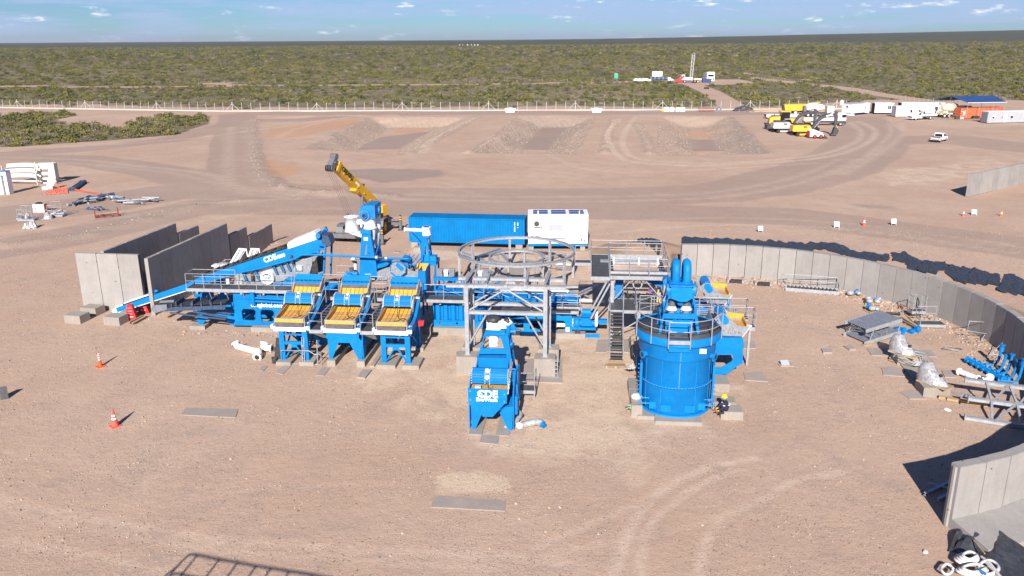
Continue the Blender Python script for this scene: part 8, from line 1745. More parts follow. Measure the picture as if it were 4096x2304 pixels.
def boxtruck(label,r,x,y,L,bedm,bedh,cabx,load=None,rz=0.0,name='truck'):
 p=G(r,x,y);fr=Frame((p.x,p.y),rz);o=thing(name,label,'truck',(0,0),fr);o.location.z=gz(p.x,p.y)
 part('load_bed',MB().box(0,L*.68,0,2.4,1.1,1.1+bedh),bedm,o);part('cab',MB().prism([(cabx,.6),(cabx,2.1),(cabx+1.1,2.1),(cabx+1.5,1.4),(cabx+2.6,1.2),(cabx+2.6,.6)],'xz',.2,2.2),WHITE,o);part('windscreen',MB().add([(cabx+1.12,.4,2.05),(cabx+1.12,2.0,2.05),(cabx+1.48,2.0,1.45),(cabx+1.48,.4,1.45)],[(0,1,2,3)]),GLASS_D,o)
 part('chassis',MB().box(.1,cabx+2,.5,1.9,.6,1.1),DARK,o);truck_wheels(o,(1.2,cabx+1.8),0,2.4,.48,.3)
 for i in range(5):part('side_post',MB().box(.2+i*L*.65/4,.35+i*L*.65/4,-.06,0,1.1,1.1+bedh),WHITE_D,o)
 if load:part('load',load,WHITE,o)
 return o
sc0=G('c7',520,650).y/2060
boxtruck('blue bedded truck carrying a white tank left of the drill rig','c7',520,655,12.5,PIPEB,1.5,9.0,MB().box(1.0,6.0,.3,2.1,2.6,5.0))
p=G('c7',1765,665);wt2=thing('white_truck','white cab over truck seen from the front right of the drill mast','truck',(0,0),Frame((p.x-1.9,p.y),0));wt2.location.z=gz(p.x,p.y)
part('cab',MB().prism([(0,.5),(0,4.6),(.4,4.9),(3.4,4.9),(3.7,4.6),(3.7,.5)],'xz',0,2.6),WHITE,wt2);part('windscreen',MB().box(.4,3.3,-.03,0,2.7,3.7),GLASS_D,wt2);part('grille',MB().box(.5,3.2,-.05,0,.9,2.2),WHITE_D,wt2)
for x in(.35,2.9):part('headlight',MB().box(x,x+.5,-.08,0,.9,2.0),DARK,wt2)
part('badge',MB().box(1.4,2.3,-.09,-.05,1.1,1.7),DARK,wt2);part('body',MB().box(.1,3.6,2.8,9,1.2,4.2),WHITE_D,wt2);truck_wheels(wt2,(.5,3.2),.2,2.4,.5,.4)
for k,x in enumerate((225,300,385,440)):
 p=G('c7',x,660);rr=random.Random(k);m=MB()
 m.ball((0,0,.9),1.15,8,(1.3,1,.8));m.ball((1.6,.3,.7),.9,8,(1.2,1,.8));solo('white_sack_pile',m,WHITE,('leftmost white sack pile left of the blue truck','second white sack pile left of the blue truck','third white sack pile left of the blue truck','white sack pile nearest the blue truck')[k],'sacks',(0,0),Frame((p.x,p.y),0),'white sacks beside the blue truck').location.z=gz(p.x,p.y)
p=G('d',1550,197);tlt=thing('portable_toilet','small green portable toilet alone in the scrub left of the trucks','portable toilet',(0,0),Frame((p.x,p.y),0));tlt.location.z=gz(p.x,p.y);part('cabin',MB().box(-1.0,1.0,0,1.8,0,2.3),GREENP,tlt);part('roof',MB().box(-1.05,1.05,-.05,1.85,2.3,2.5),WHITE_D,tlt);part('door',MB().box(-.5,.5,-.04,0,.1,2.1),GREENP,tlt)
for k,(x,y,w2)in enumerate(((1420,680,55),(1680,800,60))):
 p,q=G('c7',x-w2,y),G('c7',x+w2,y);m=MB();L=(q-p).length
 for i in range(5):m.tube([(L/2+(L/2-.15)*math.cos(t)*(1 if i<3 else.8),.9*math.sin(t),.1+i*.12)for t in np.linspace(0,6,14)],.1,5,True)
 solo('hose_coil',m,RUB,('dark hose coil lying in front of the drill rig','dark hose coil lying on the track below the drill rig')[k],'hose',(0,0),Frame((p.x,p.y),0),'dark hose coils by the drill').location.z=gz(p.x,p.y)
p=G('d',2030,190)
# small far farm buildings on the plain
for k,x in enumerate((1156,1164,1176,1186,1194,1202)):
 d=ray((x,110.0));t=3100/d.y;X_=d.x*t;s_=random.Random(k);w2=s_.uniform(3,5)
 o=thing('farm_building',('far white shed on the plain, leftmost of six','second from the left of six far white sheds','third from the left of six far white sheds','fourth from the left of six far white sheds','fifth from the left of six far white sheds','far white shed on the plain, rightmost of six')[k],'shed',(0,0),Frame((X_,3100),0),'far white farm sheds');o.location.z=gz(X_,3100);OFF[o.name]=(0,0,0)
 part('wall',MB().box(-w2/2,w2/2,0,8,0,4),WHITE_D,o);part('roof',MB().prism([(-w2/2-.3,4),(w2/2+.3,4),(0,5.2)],'xz',-.5,8.5),CABIN_G,o)
# ------------------------------------------------------------------ cones, signs
def cone(r,x,y,h,mat,label,tall=False):
 p=G(r,x,y);o=thing('traffic_cone',label,'cone',(0,0),Frame((p.x,p.y),random.uniform(0,1)),'traffic cones')
 part('base',MB().box(-.24*h,.24*h,-.24*h,.24*h,.0,.05),mat,o)
 r0,r1=(.12*h if tall else.19*h),.035;n=14
 part('cone_body',MB().lathe([(r0,.05),(r1,h)],(0,0,0),n),mat,o)
 for a,b in(((.38,.48),(.56,.66))if not tall else((.42,.47),(.56,.61),(.70,.75),(.83,.87))):
  part('white_band',MB().lathe([(r0+(r1-r0)*a+.008,.05+(h-.05)*a),(r0+(r1-r0)*b+.008,.05+(h-.05)*b)],(0,0,0),n,close=False),LETTER,o)
 return o
cone('d',290,1072,1.08,PINKRED,'red and white cone on open ground at lower left');cone('d',253,922,1.08,ORANGE,'slim orange cone with white rings left of the loose white pipes',True)
cone('d',2173,568,.95,PINKRED,'red and white cone between two white road signs beyond the curved wall');cone('d',2423,545,.9,PINKRED,'red and white cone beside the white sign near the right edge');cone('d',2518,545,.85,ORANGE,'small orange cone farthest right near the edge')
def stand_cone(x,y,label,s=1.0):
 p=G('r3',x,y);o=thing('barrier_cone',label,'cone',(0,0),Frame((p.x,p.y),.1),'slotted red barrier cones');h=1.25*s
 part('shell',MB().prism([(-.42,0),(-.40,.08),(-.18,h),(.18,h),(.42,.08),(.44,0)],'xz',-.2,.2),RED,o)
 for i in range(4):part('slot',MB().box(-.2+.02*i,.2-.02*i,-.205,-.2,.25+i*.24,.33+i*.24),PIPEG if i else WHITE_D,o)
stand_cone(620,955,'red slotted barrier cone in front of the belt conveyor');stand_cone(730,895,'red slotted barrier cone farther back in the shade under the belt',.9)
def aboard(r,x,y,label,w_=.58,h=.72):
 p=G(r,x,y);o=thing('road_sign',label,'sign',(0,0),Frame((p.x,p.y),random.uniform(-.2,.1)),'small white road signs')
 part('board',MB().add([(-w_/2,-.12,.2),(w_/2,-.12,.2),(w_/2,.02,h),(-w_/2,.02,h),(-w_/2,-.09,.2),(w_/2,-.09,.2),(w_/2,.05,h),(-w_/2,.05,h)],[(0,1,2,3),(7,6,5,4),(0,4,5,1),(1,5,6,2),(2,6,7,3),(3,7,4,0)]),WHITE,o)
 for s_ in(-1,1):part('leg',MB().bar((s_*w_*.45,-.2,0),(s_*w_*.45,.03,h),.04,.04),GALV,o);part('rear_leg',MB().bar((s_*w_*.45,.4,0),(s_*w_*.45,.04,h),.03,.03),GALV,o)
aboard('q4',628,147,'small white road sign farthest left beyond the geotextile');aboard('q4',1190,114,'small white road sign left of the red and white cone beyond the curved wall');aboard('q4',1611,92,'small white road sign right of the red and white cone beyond the curved wall');aboard('q4',2204,22,'small white road sign farthest right, beside a cone')
fr=Frame(tuple(G('d',12,1003)[:2]),.5);o=thing('folding_sign','dark folding frame sign standing at the left edge casting a shadow','sign',(0,0),fr);part('board',MB().bar((0,-.1,0),(0,.12,.75),.42,.03),DARK,o);part('back_leg',MB().bar((0,.55,0),(0,.14,.74),.3,.03),DARK,o)
# bottom: guard rail of the platform the drone hovers over, whose shadow enters the picture
def unproj_shadow(P,h):k=h/math.tan(R(SUN_EL));return Vector((P.x-math.sin(R(SUN_AZ))*k,P.y-math.cos(R(SUN_AZ))*k,h))
REG['sh']=((500,2150,1400,2304),2576)
top=[unproj_shadow(G('sh',x,y),8.0)for x,y in((455,441),(600,330),(720,205),(760,192),(830,200),(1080,250),(1290,285),(1500,325),(1670,350),(1880,385),(2140,425))]
gd=thing('lookout_platform','tall steel lookout frame outside the picture whose rail shadow falls at the bottom left','lookout frame',(0,0),Frame((top[3].x,top[3].y),0));o0=Vector((top[3].x,top[3].y,0))
T2=[p-o0 for p in top];T2=T2+[T2[-1]+Vector((2.0,-.55,0))]
part('handrail',MB().tube(T2,.05,6),GALV,gd);low=[p+Vector((0,0,-.75))for p in T2];part('knee_rail',MB().tube(low[2:],.045,6),GALV,gd)
for p in T2[4:]:part('rail_post',MB().cyl(p,p+Vector((0,0,-1.15)),.045,n=6),GALV,gd)
for p in(T2[0],T2[1]):part('rail_post',MB().cyl(p,p+Vector((0,0,-1.2)),.045,n=6),GALV,gd)
e=T2[-1];part('deck',MB().add([(T2[3].x,T2[3].y,T2[3].z-1.2),(e.x,e.y,e.z-1.2),(e.x,e.y-1.2,e.z-1.2),(T2[3].x,T2[3].y-1.2,T2[3].z-1.2)],[(0,1,2,3)]),GRATE,gd)
for p in(T2[3],e):part('support',MB().cyl((p.x,p.y-.6,0),(p.x,p.y-.6,p.z-1.2),.1,n=8),GALV,gd)
# ------------------------------------------------------------------ geotextile strips behind the curved wall
def strip(label,cen,wd,seed,r='q4',z=1.0,name='geotextile'):
 """cen: points along the far and near edge in the photograph: list of (x, ytop, ybottom)"""
 rr=random.Random(seed);xs2=np.linspace(cen[0][0],cen[-1][0],max(14,int((cen[-1][0]-cen[0][0])/11)));P=[]
 yt=np.interp(xs2,[c[0]for c in cen],[c[1]for c in cen]);yb=np.interp(xs2,[c[0]for c in cen],[c[2]for c in cen]);wj=np.array([math.sin(i*.37+seed)+math.sin(i*.9+2*seed)*.6+rr.uniform(-.5,.5)for i in range(len(xs2))]);yt=yt+wj*2.2*np.minimum(1,(yb-yt)/30);yb=yb+wj[::-1]*3.0*np.minimum(1,(yb-yt)/30);rows=9
 A_=[G(r,x,a,z*.3)for x,a in zip(xs2,yt)];B_=[G(r,x,b,z)for x,b in zip(xs2,yb)];c0=A_[len(A_)//2].copy();c0.z=0
 ph=[rr.uniform(0,6)for _ in range(4)]
 for i in range(rows):
  t=i/(rows-1);row=[]
  for j,(a,b)in enumerate(zip(A_,B_)):
   q=a.lerp(b,t);g_=gz(q.x,q.y);fold=.10*math.sin(j*.31+ph[0]+t*3)+.08*math.sin(j*.83+ph[1]+t*6)+.10*math.sin(t*8+j*.27+ph[3])+rr.uniform(-.07,.07)
   row.append((q.x-c0.x+rr.uniform(-.1,.1),q.y-c0.y+.3*math.sin(j*.9+t*4+ph[2]),max(g_+.05+.06*math.sin(t*math.pi)+fold*.45,g_+.03)))
  P.append(row)
 m=MB();m.grid(P);return solo(name,m,TARP,label,'geotextile',(0,0),Frame((c0.x,c0.y),0),'black geotextile strips behind the curved wall')
strip('longest black geotextile strip just behind the left part of the curved wall',[(50,166,172),(180,168,186),(290,176,205),(400,176,240),(600,188,238),(760,196,250),(900,205,266),(1020,240,246)],0,1,z=.9)
strip('black geotextile strip from the sand heap to the middle of the bank',[(980,206,214),(1130,206,226),(1270,236,262),(1290,260,300),(1450,285,308),(1580,292,300)],0,2,z=.8)
strip('crumpled black geotextile loop right of the middle of the bank',[(1610,285,292),(1700,280,300),(1745,300,360),(1830,335,372),(1930,350,386),(2010,338,352)],0,3,z=.9)
strip('heavily folded black geotextile piece beyond the right part of the wall',[(2010,360,372),(2060,372,430),(2150,385,458),(2260,405,462),(2398,440,475)],0,4,z=.9)
strip('black geotextile roll at the right edge of the picture',[(2395,508,514),(2440,440,520),(2500,430,530),(2576,478,535),(2640,500,560)],0,5,z=.9)
strip('torn dark geotextile scrap on the sand heap behind the platform tower',[(1100,205,215),(1240,210,260),(1400,215,300),(1560,280,340)],0,6,'c4',z=1.1)
heap('tarp_heap','small crumpled dark sheet at the left end of the curved wall','tarp','c4',1760,745,TARP,.8,.5,.4,seed=7)
# ------------------------------------------------------------------ laid down stair units and platforms on the right
def ground_stair(label,r,x0,y0,x1,y1,W,n,rail=True,h=.3):
 p,q=G(r,x0,y0,.1),G(r,x1,y1,.1);fr,L=frame_between(p,q);o=thing('stair_unit',label,'stair unit',(0,0),fr,'galvanised stair units lying on the ground')
 for y in(0,W):part('stringer',MB().box(0,L,y,y+.05,.02,.02+h),GALV,o)
 me_=MB().bar((0,.05,0),(0,W,0),.28,.04,(.6,0,1)).mesh('tread',GRATE)
 for i in range(n):share('tread',me_,o,(.3+i*(L-.6)/(n-1),0,.05+h*.6))
 if rail:
  for y in(W,):railing(o,[(.1,y,h),(L-.2,y,h)],.95,1.5);part('end_rail',MB().tube([(.1,0,h),(-.4,.1,.9),(-.3,W,1.2),(.1,W,h+.95)],.026,6),GALV,o);part('end_rail',MB().tube([(L-.2,W,h+.95),(L+.1,W*.5,.9),(L,0,h)],.026,6),GALV,o)
 return o
ground_stair('long galvanised stair unit with handrails lying against the curved wall','q4',815,572,1215,604,1.0,13)
g0=G('q5',640,555);fr=Frame((g0.x,g0.y),R(22));o=thing('stair_stack','two wide galvanised stair flights stacked on each other beside the farther wrapped pump','stair unit',(0,0),fr)
for lv,(zb,x0)in enumerate(((.12,0),(1.05,0))):
 for y in(0,2.0):
  part('stringer',MB().bar((x0-.2+.0,y,zb+.0),(x0+3.1,y,zb+.38),.05,.28),GALV,o)
 me_=MB().box(-.07,.07,.03,2.0,0,.04).mesh('tread',PIPEG)
 for i in range(13):share('tread',me_,o,(x0+.05+i*.24,0,zb+.1+i*.03),rot=(0,R(-38),0))
for u in(.25,2.7):
 for y in(0,2.0):part('strut',MB().bar((u,y,.3),(u+.35,y,1.15),.05,.05),GALV,o)
m=MB();rr=random.Random(11)
for i in range(14):x=rr.uniform(.3,2.8);m.tube([(x,.1,.5),(x+.1,1.0,.6),(x+rr.uniform(-.3,.3),1.9,.5+rr.uniform(-.1,.3))],.025,5)
part('stowed_rails',m,GALV,o);part('timber_bearer',MB().box(-.4,.3,-.2,.0,0,.12),TIMBER,o)
def small_platform(label,r,x,y,w_,d,z,rz,rails):
 p=G(r,x,y);fr=Frame((p.x,p.y),rz);o=thing('platform_unit',label,'platform',(0,0),fr,'loose platform units by the wall')
 deck(o,0,w_,0,d,z,.2);
 for rl_ in rails:railing(o,rl_,1.15,.9)
 return o
small_platform('small grated platform unit with upright handrail standing near the curved wall','q5',1150,395,1.9,1.0,.28,R(-4),[[(.05,.95,.28),(.05,.02,.28)],[(.05,.95,.28),(1.5,.95,.28)]])
small_platform('taller grated platform unit with bent rails right at the foot of the curved wall','q5',1075,300,1.1,.8,.55,R(2),[[(.05,.05,.55),(.05,.75,.55),(.6,.78,.55)],[(1.05,.75,.55),(1.05,.05,.55)]])
def bent_frame(label,r,x,y,pts,rad=.03,cat='loose rail',grp='bent handrail pieces on the ground',mat=None,closed=False):
 p=G(r,x,y);return solo('handrail_piece',MB().tube(pts,rad,6,closed),mat or GALV,label,cat,(0,0),Frame((p.x,p.y),0),grp)
bent_frame('bent handrail frame leaning against the shaded end of the curved wall','q5',1735,540,[(0,0,.05),(.9,.7,.9),(.9,.8,1.3),(-.7,.5,1.5),(-.9,.2,.9),(.7,.2,.6),(.9,.7,.9)])
bent_frame('long dark bent handrail lying left of the tall platform unit','q5',950,215,[(0,0,.1),(.2,.2,.4),(1.3,-1.4,.15),(1.5,-2.0,.1)],mat=RUSTRED)
bent_frame('handrail piece lying flat near the blue manifolds','q5',1370,600,[(0,0,.08),(.9,-.5,.1),(1.3,-.2,.1),(.6,.4,.1)],closed=True)
bent_frame('triangular rail piece leaning on the wall above the blue manifolds','q5',1820,665,[(0,0,.05),(1.0,.3,.9),(1.5,.0,.1),(.1,.1,.1)])
m=MB();rr=random.Random(21)
g0=G('q5',1070,760);o=thing('handrail_bundle','tangle of short galvanised handrail loops lying across the trench between the two wrapped pumps','loose rails',(0,0),Frame((g0.x,g0.y),R(-30)))
for i in range(7):
 a,b=i*.13-.4,rr.uniform(-.2,.3);part('rail_loop',MB().tube([(-1.1,a,.5+b*.3),(-.9,a+.5,.75),(.6,a+.55,.7+b*.3),(1.1+b,a,.4),(.3,a-.3,.35)],.03,6,i%2==0),GALV,o)
# galvanised truss lying at the right edge
zt_=.35
tr_=thing('steel_truss','long galvanised steel truss frame lying on the ground at the right edge','steel truss',tuple(G('q5',1600,1270,.2)[:2]),WF)
def gq(x,y,z):p=G('q5',x,y,z);return(p.x,p.y,z)
c1a,c1b=gq(1595,890,1.35),gq(2300,985,1.35);c2a,c2b=gq(1625,1070,.75),gq(2400,1175,.75);c3a,c3b=gq(1590,1255,.15),gq(2500,1395,.15)
for a,b in((c1a,c1b),(c2a,c2b),(c3a,c3b)):
 part('chord',MB().ibeam(a,b,.22,.24),GALV,tr_);A3_=Vector(a);d=(Vector(b)-A3_).normalized();part('end_plate',MB().bar(A3_-d*.02,A3_+d*.02,.42,.42),GALV,tr_)
def lerp3(a,b,t):return Vector(a).lerp(Vector(b),t)
for t in(.3,.62,.95):
 part('post',MB().bar(lerp3(c1a,c1b,t),lerp3(c2a,c2b,t),.12,.12),GALV,tr_);part('post',MB().bar(lerp3(c2a,c2b,t),lerp3(c3a,c3b,t),.12,.12),GALV,tr_)
for t0,t1 in((.32,.6),(.64,.92)):
 part('diagonal',MB().bar(lerp3(c1a,c1b,t1),lerp3(c2a,c2b,t0),.1,.1),GALV,tr_);part('diagonal',MB().bar(lerp3(c2a,c2b,t1),lerp3(c3a,c3b,t0),.1,.1),GALV,tr_)
part('stub_beam',MB().ibeam(gq(1565,1045,.6),gq(1640,1060,.6),.2,.22),GALV,tr_)
steelbeam('q5',1340,1060,1480,1075,.12,'squared timber end left of the long beam under the truss',.22,.2,'timber_beam','timbers under the truss',TIMBER);steelbeam('q5',1420,1075,1815,1140,.14,'long squared timber beam lying under the truss',.2,.22,'timber_beam','timbers under the truss',TIMBER)
steelbeam('q5',940,300,1170,415,.1,'pair of long timber beams behind the small platform unit, left one',.2,.18,'timber_beam','timbers near the curved wall',TIMBER_D);steelbeam('q5',985,290,1165,400,.1,'pair of long timber beams behind the small platform unit, right one',.2,.18,'timber_beam','timbers near the curved wall',TIMBER)
steelbeam('r3',600,985,720,925,.1,'timber baulk under the red barrier cone',.2,.2,'timber_beam','timbers under the conveyors',TIMBER_D);steelbeam('r3',625,995,745,930,.1,'second timber baulk beside the red barrier cone',.2,.2,'timber_beam','timbers under the conveyors',TIMBER)
steelbeam('r3',935,935,1080,860,.1,'long timber baulk under the side conveyor',.22,.2,'timber_beam','timbers under the conveyors',TIMBER)
steelbeam('q4',440,500,600,507,.1,'thin galvanised pole lying right behind the two vibrating screens',.08,.08)
# white pipes
def pipe_thing(label,r,pts,z,rad,mat=WHITE,cat='pipe',grp='loose white pipes',flange=True,name='white_pipe',rings=True):
 P=[G(r,a,b,zz)for(a,b),zz in zip(pts,z)];c=P[0].copy();c.z=0;o=thing(name,label,cat,(0,0),Frame((c.x,c.y),0),grp)
 L=[p-c for p in P];part('pipe',MB().tube(L,rad,14),mat,o)
 if flange:
  for a,b in((L[0],L[1]),(L[-1],L[-2])):
   d=(b-a).normalized();part('flange',MB().cyl(a-d*.03,a+d*.05,rad*1.4,n=18),mat,o);part('bore',MB().cyl(a-d*.035,a-d*.032,rad*.85,n=14),RUB,o)
 return o
pipe_thing('long white pipe with an elbow lying left of the first screen tower','r3',[(1545,1165),(1560,1195),(1700,1232),(1750,1235),(1755,1265),(1735,1290)],(.5,.3,.3,.3,.25,.2),.22)
pipe_thing('short white pipe elbow lying beside the long white pipe','r3',[(1800,1170),(1790,1195),(1815,1208),(1868,1212)],(.5,.35,.3,.3),.22)
pipe_thing('white pipe lying beside the blue manifolds at the right','q5',[(1535,810),(1720,880)],(.3,.3),.17);pipe_thing('short white pipe elbow beside the steel truss','q5',[(1770,900),(1800,895),(1835,865)],(.25,.3,.35),.17)
# blue manifolds
for k,(x,y,hgt)in enumerate(((1745,775,0),(1870,740,1.6),(1910,800,1.3),(1965,825,1.5),(2020,870,1.4),(2070,905,1.7))):
 if hgt:
  p=G('q5',x,y+30);fr=Frame((p.x,p.y),R(-20));o=thing('blue_standpipe',('','blue standpipe with a valve, farthest back of the row by the wall','second blue standpipe from the back of the row by the wall','third blue standpipe from the back of the row by the wall','fourth blue standpipe from the back of the row by the wall','tall blue standpipe with a valve, nearest of the row')[k],'standpipe',(0,0),fr,'blue standpipes by the wall')
  part('pipe',MB().tube([(-.9,0,.15),(-.1,0,.15),(.1,0,.25),(.2,.0,.5),(.3,.0,hgt)],.085,8),BLUE,o);part('flange',MB().cyl((.3,0,hgt-.03),(.3,0,hgt+.04),.16,n=12).cyl((-.95,0,.15),(-.88,0,.15),.16,n=12),BLUE,o)
  if k in(1,5):part('valve',MB().cyl((.28,0,hgt-.45),(.28,0,hgt-.15),.15,n=10),BLUE_D,o)
a,b=G('q5',1615,730),G('q5',1960,920);fr,L=frame_between(a,b);o=thing('blue_manifold','long blue header pipe with branch stubs lying in front of the standpipes','manifold',(0,0),fr)
part('header',MB().cyl((0,0,.22),(L,0,.22),.15,n=12),BLUE,o)
for i in range(7):x=.2+i*(L-.4)/6;part('branch',MB().cyl((x,-.25,.22),(x,.35,.25),.1,n=8).cyl((x,.33,.25),(x,.38,.25),.17,n=10),BLUE,o)
for x in(0,L):part('flange',MB().cyl((x-.04,0,.22),(x+.04,0,.22),.24,n=14),BLUE,o)
pallet('timber pallet under the blue header pipe',a.x+1.0,a.y-1.0,.3)
# wrapped pumps on plinths
def plinth_line(label,pts,h):
 P=[G('q5',a,b,h)for a,b in pts];c=sum(P,Vector())/len(P);m=MB();m.prism([(p.x-c.x,p.y-c.y)for p in P],'xy',-.02,h);o=bpy.data.objects.new('concrete_plinth',m.mesh('concrete_plinth',CONC_P));COL.objects.link(o);o.location=(c.x,c.y,0);OFF[o.name]=(0,0,0);tag(o,label,'plinth','plinths of the wrapped pumps')
plinth_line('concrete plinth under the farther plastic wrapped pump',[(885,588),(948,672),(1178,670),(1110,592)],.55);plinth_line('concrete plinth under the nearer plastic wrapped pump',[(1120,875),(1200,970),(1458,970),(1380,878)],.62);plinth_line('low concrete channel between the two pump plinths',[(950,715),(1090,880),(1150,872),(1180,715)],.08)
def wrapped(label,r,x,y,z,rz,seed):
 p=G(r,x,y,z);fr=Frame((p.x,p.y),rz);o=thing('wrapped_pump',label,'wrapped machine',(0,0),fr,'pumps wrapped in clear plastic',z);OFF[o.name]=(0,0,0);rr=random.Random(seed)
 me_=MB();me_.box(-.85,1.0,-.45,.45,0,.1);part('pallet',me_,TIMBER,o)
 m=MB();N1,N2=18,9;P=[]
 for i in range(N2):
  t=i/(N2-1);row=[]
  for j in range(N1):
   a=2*math.pi*j/N1;rx=(.95-.25*t);ry=(.5-.08*t);w2=1+rr.uniform(-.04,.04)
   cx_=-.1-.35*t;zz_=.08+(1.15)*math.sin(t*math.pi/2)*(1.0 if math.cos(a)<.3 else.62)
   k=math.cos(t*math.pi/2)**.5 if t<1 else 0
   row.append((cx_+rx*k*math.cos(a)*w2,ry*k*math.sin(a)*w2,zz_+rr.uniform(-.03,.03)))
  row.append(row[0]);P.append(row)
 m.grid(P);m.sm=[True]*len(m.f);part('plastic_wrap',m,PLAST,o);part('dark_gap',MB().ball((.42,-.1,.7),.11,8),RUB,o);part('label_sheet',MB().box(.2,.5,-.53,-.51,.15,.35),LETTER,o)
wrapped('pump wrapped in clear plastic on the farther plinth','q5',1000,640,.55,R(-55),1);wrapped('pump wrapped in clear plastic on the nearer plinth','q5',1290,930,.62,R(-55),2)
# pallets with wrapped parts near the wall
def parts_pallet(label,r,x,y,rz,seed):
 p=G(r,x,y);pallet(label.replace('heap of','timber pallet under the').replace('  ',' '),p.x,p.y,rz);rr=random.Random(seed);o=thing('wrapped_parts',label,'wrapped parts',(0,0),Frame((p.x,p.y),rz),'wrapped parts on pallets')
 for i in range(7):
  a=(rr.uniform(-.5,.5),rr.uniform(-.4,.4),.2+rr.uniform(0,.25));mt=(BLUE,PLAST,BLUE,PLAST,GALV)[rr.randint(0,4)]
  if rr.random()<.5:part('pipe_piece',MB().cyl(a,(a[0]+rr.uniform(-.5,.5),a[1]+rr.uniform(-.3,.3),a[2]+rr.uniform(0,.2)),rr.uniform(.06,.14),n=8),mt,o)
  else:part('bag',MB().ball(a,rr.uniform(.15,.28),8,(1.2,1,.8)),mt,o)
parts_pallet('heap of blue pipe and plastic wrapped parts nearest the curved wall','q5',530,95,.3,1);parts_pallet('heap of crumpled clear plastic wrapped parts between the other two heaps','q5',700,160,-.3,2);parts_pallet('heap of mixed blue and silver parts above the stair flights','q5',715,240,.2,3)
p=G('q5',830,265);solo('black_hose',MB().cyl((0,0,.15),(.9,-.2,.15),.1,n=10).cyl((.88,-.2,.15),(.95,-.2,.15),.15,n=10),RUB,'short black hose with silver coupling beside the mixed parts pallet','hose',(0,0),Frame((p.x,p.y),0))
p=G('q5',1060,430);o=thing('blue_brackets','cluster of bright blue steel brackets behind the stacked stair flights','brackets',(0,0),Frame((p.x,p.y),.3))
rr=random.Random(8)
for i in range(9):a=(rr.uniform(-1.6,.5),rr.uniform(-.3,.5),0);part('bracket',MB().box(a[0],a[0]+.4,a[1],a[1]+.3,.02,rr.uniform(.15,.45)).box(a[0]-.1,a[0]+.1,a[1]-.2,a[1]+.4,.0,.12),BLUE,o)
for k,(x,y)in enumerate(((440,522),(645,542))):
 p=G('q4',x,y);o=thing('idler_rollers',('black conveyor rollers lying behind the right vibrating screens, left set','black conveyor rollers lying left of the long stair unit')[k],'rollers',(0,0),Frame((p.x,p.y),-.15),'loose conveyor rollers')
 for i in range(3):part('roller',MB().cyl((-.5+.1*i,i*.25,.15),(.6+.1*i,i*.25-.1,.15),.1,n=10),RUB,o)
 part('end_bracket',MB().box(-.65,-.5,-.1,.7,.05,.3).box(.6,.75,-.2,.6,.05,.3),GALV,o)
# sacks, straps, plastic near the round tank and the wash unit
p=PF.w(TU-2.25,TV-.85);s_=solo('white_sack',MB().ball((0,0,.18),.32,10,(1.1,.8,.7)),WHITE_D,'white sack lying on the high concrete block left of the round tank','sack',(0,0),Frame((p.x,p.y),0));s_.location.z=.74
def tangle(name,label,cat,p,mat,n,ext,rad,seed,z=0.0,h=.3):
 rr=random.Random(seed);o=thing(name,label,cat,(0,0),Frame((p.x,p.y),0),None,z);OFF[o.name]=(0,0,0)
 for i in range(n):part('strand',MB().tube([(rr.gauss(0,ext),rr.gauss(0,ext*.7),abs(rr.gauss(h*.5,h*.4))+.03)for _ in range(7)],rad,5),mat[i%len(mat)],o)
 return o
STRB,STRY=simple('blue_strap',(.02,.25,.5),.7),simple('green_yellow_strap',(.55,.65,.05),.7);ROPE=simple('pale_rope',(.5,.46,.42),.8)
tangle('lifting_straps','tangle of yellow and blue lifting straps on the wet slab left of the round tank','straps',G('q2',165,1215,.25),(STRY,STRB),10,.14,.03,1,.22)
tangle('rope_pile','pile of pale rope on the concrete block beside the stair foot','rope',G('q2',152,910,.3),(ROPE,),12,.13,.022,2,.5,.25)
p=G('q2',205,790,.9);o=thing('tank_motor','grey motor box with a round guard behind the left side of the round tank','motor',(0,0),Frame((p.x,p.y),0));part('motor',MB().box(-.2,.4,0,.5,1.0,1.9),PIPEG,o);part('round_guard',MB().cyl((-.3,.3,1.35),(-.2,.3,1.35),.35,n=16),PIPEG,o);part('post',MB().box(.0,.3,.1,.4,.0,1.0),BLUE_D,o)
p=G('q1',765,1230,.1);pts=[(.65*math.cos(t)-.0,.35*math.sin(t),.2+.1*math.sin(t*2))for t in np.linspace(.3,3.3,10)]
o=thing('wrapped_hose','bent blue hose wrapped in clear plastic on the ground right of the front wash unit','hose',(0,0),Frame((p.x+.1,p.y),0));m=MB().tube(pts,.2,10);m.v=[(x+random.uniform(-.02,.02),y+random.uniform(-.02,.02),z)for x,y,z in m.v];part('plastic_wrap',m,PLAST,o);part('hose_end',MB().tube([(pts[0][0],pts[0][1],pts[0][2]),(pts[0][0]+.12,pts[0][1]-.15,.2)],.16,12),BLUE,o)
p=G('q1',610,1220,.05);solo('plastic_sheet',MB().tube([(.2,1.3,.5),(.45,.9,.3),(.3,.6,.25),(.15,.3,.2),(-.1,.0,.15),(-.5,-.2,.08)],[.1,.16,.13,.17,.14,.08],8),PLAST,'long crumpled clear plastic sheet trailing down the right of the front wash unit','plastic sheet',(0,0),Frame((p.x,p.y),0))
p=G('e3',182,560);solo('black_bucket',MB().lathe([(.16,0),(.2,.4),(.19,.4),(.15,.03)],(0,0,0),14),RUB,'small black bucket at the foot of the first screen tower','bucket',(0,0),Frame((p.x,p.y),0))
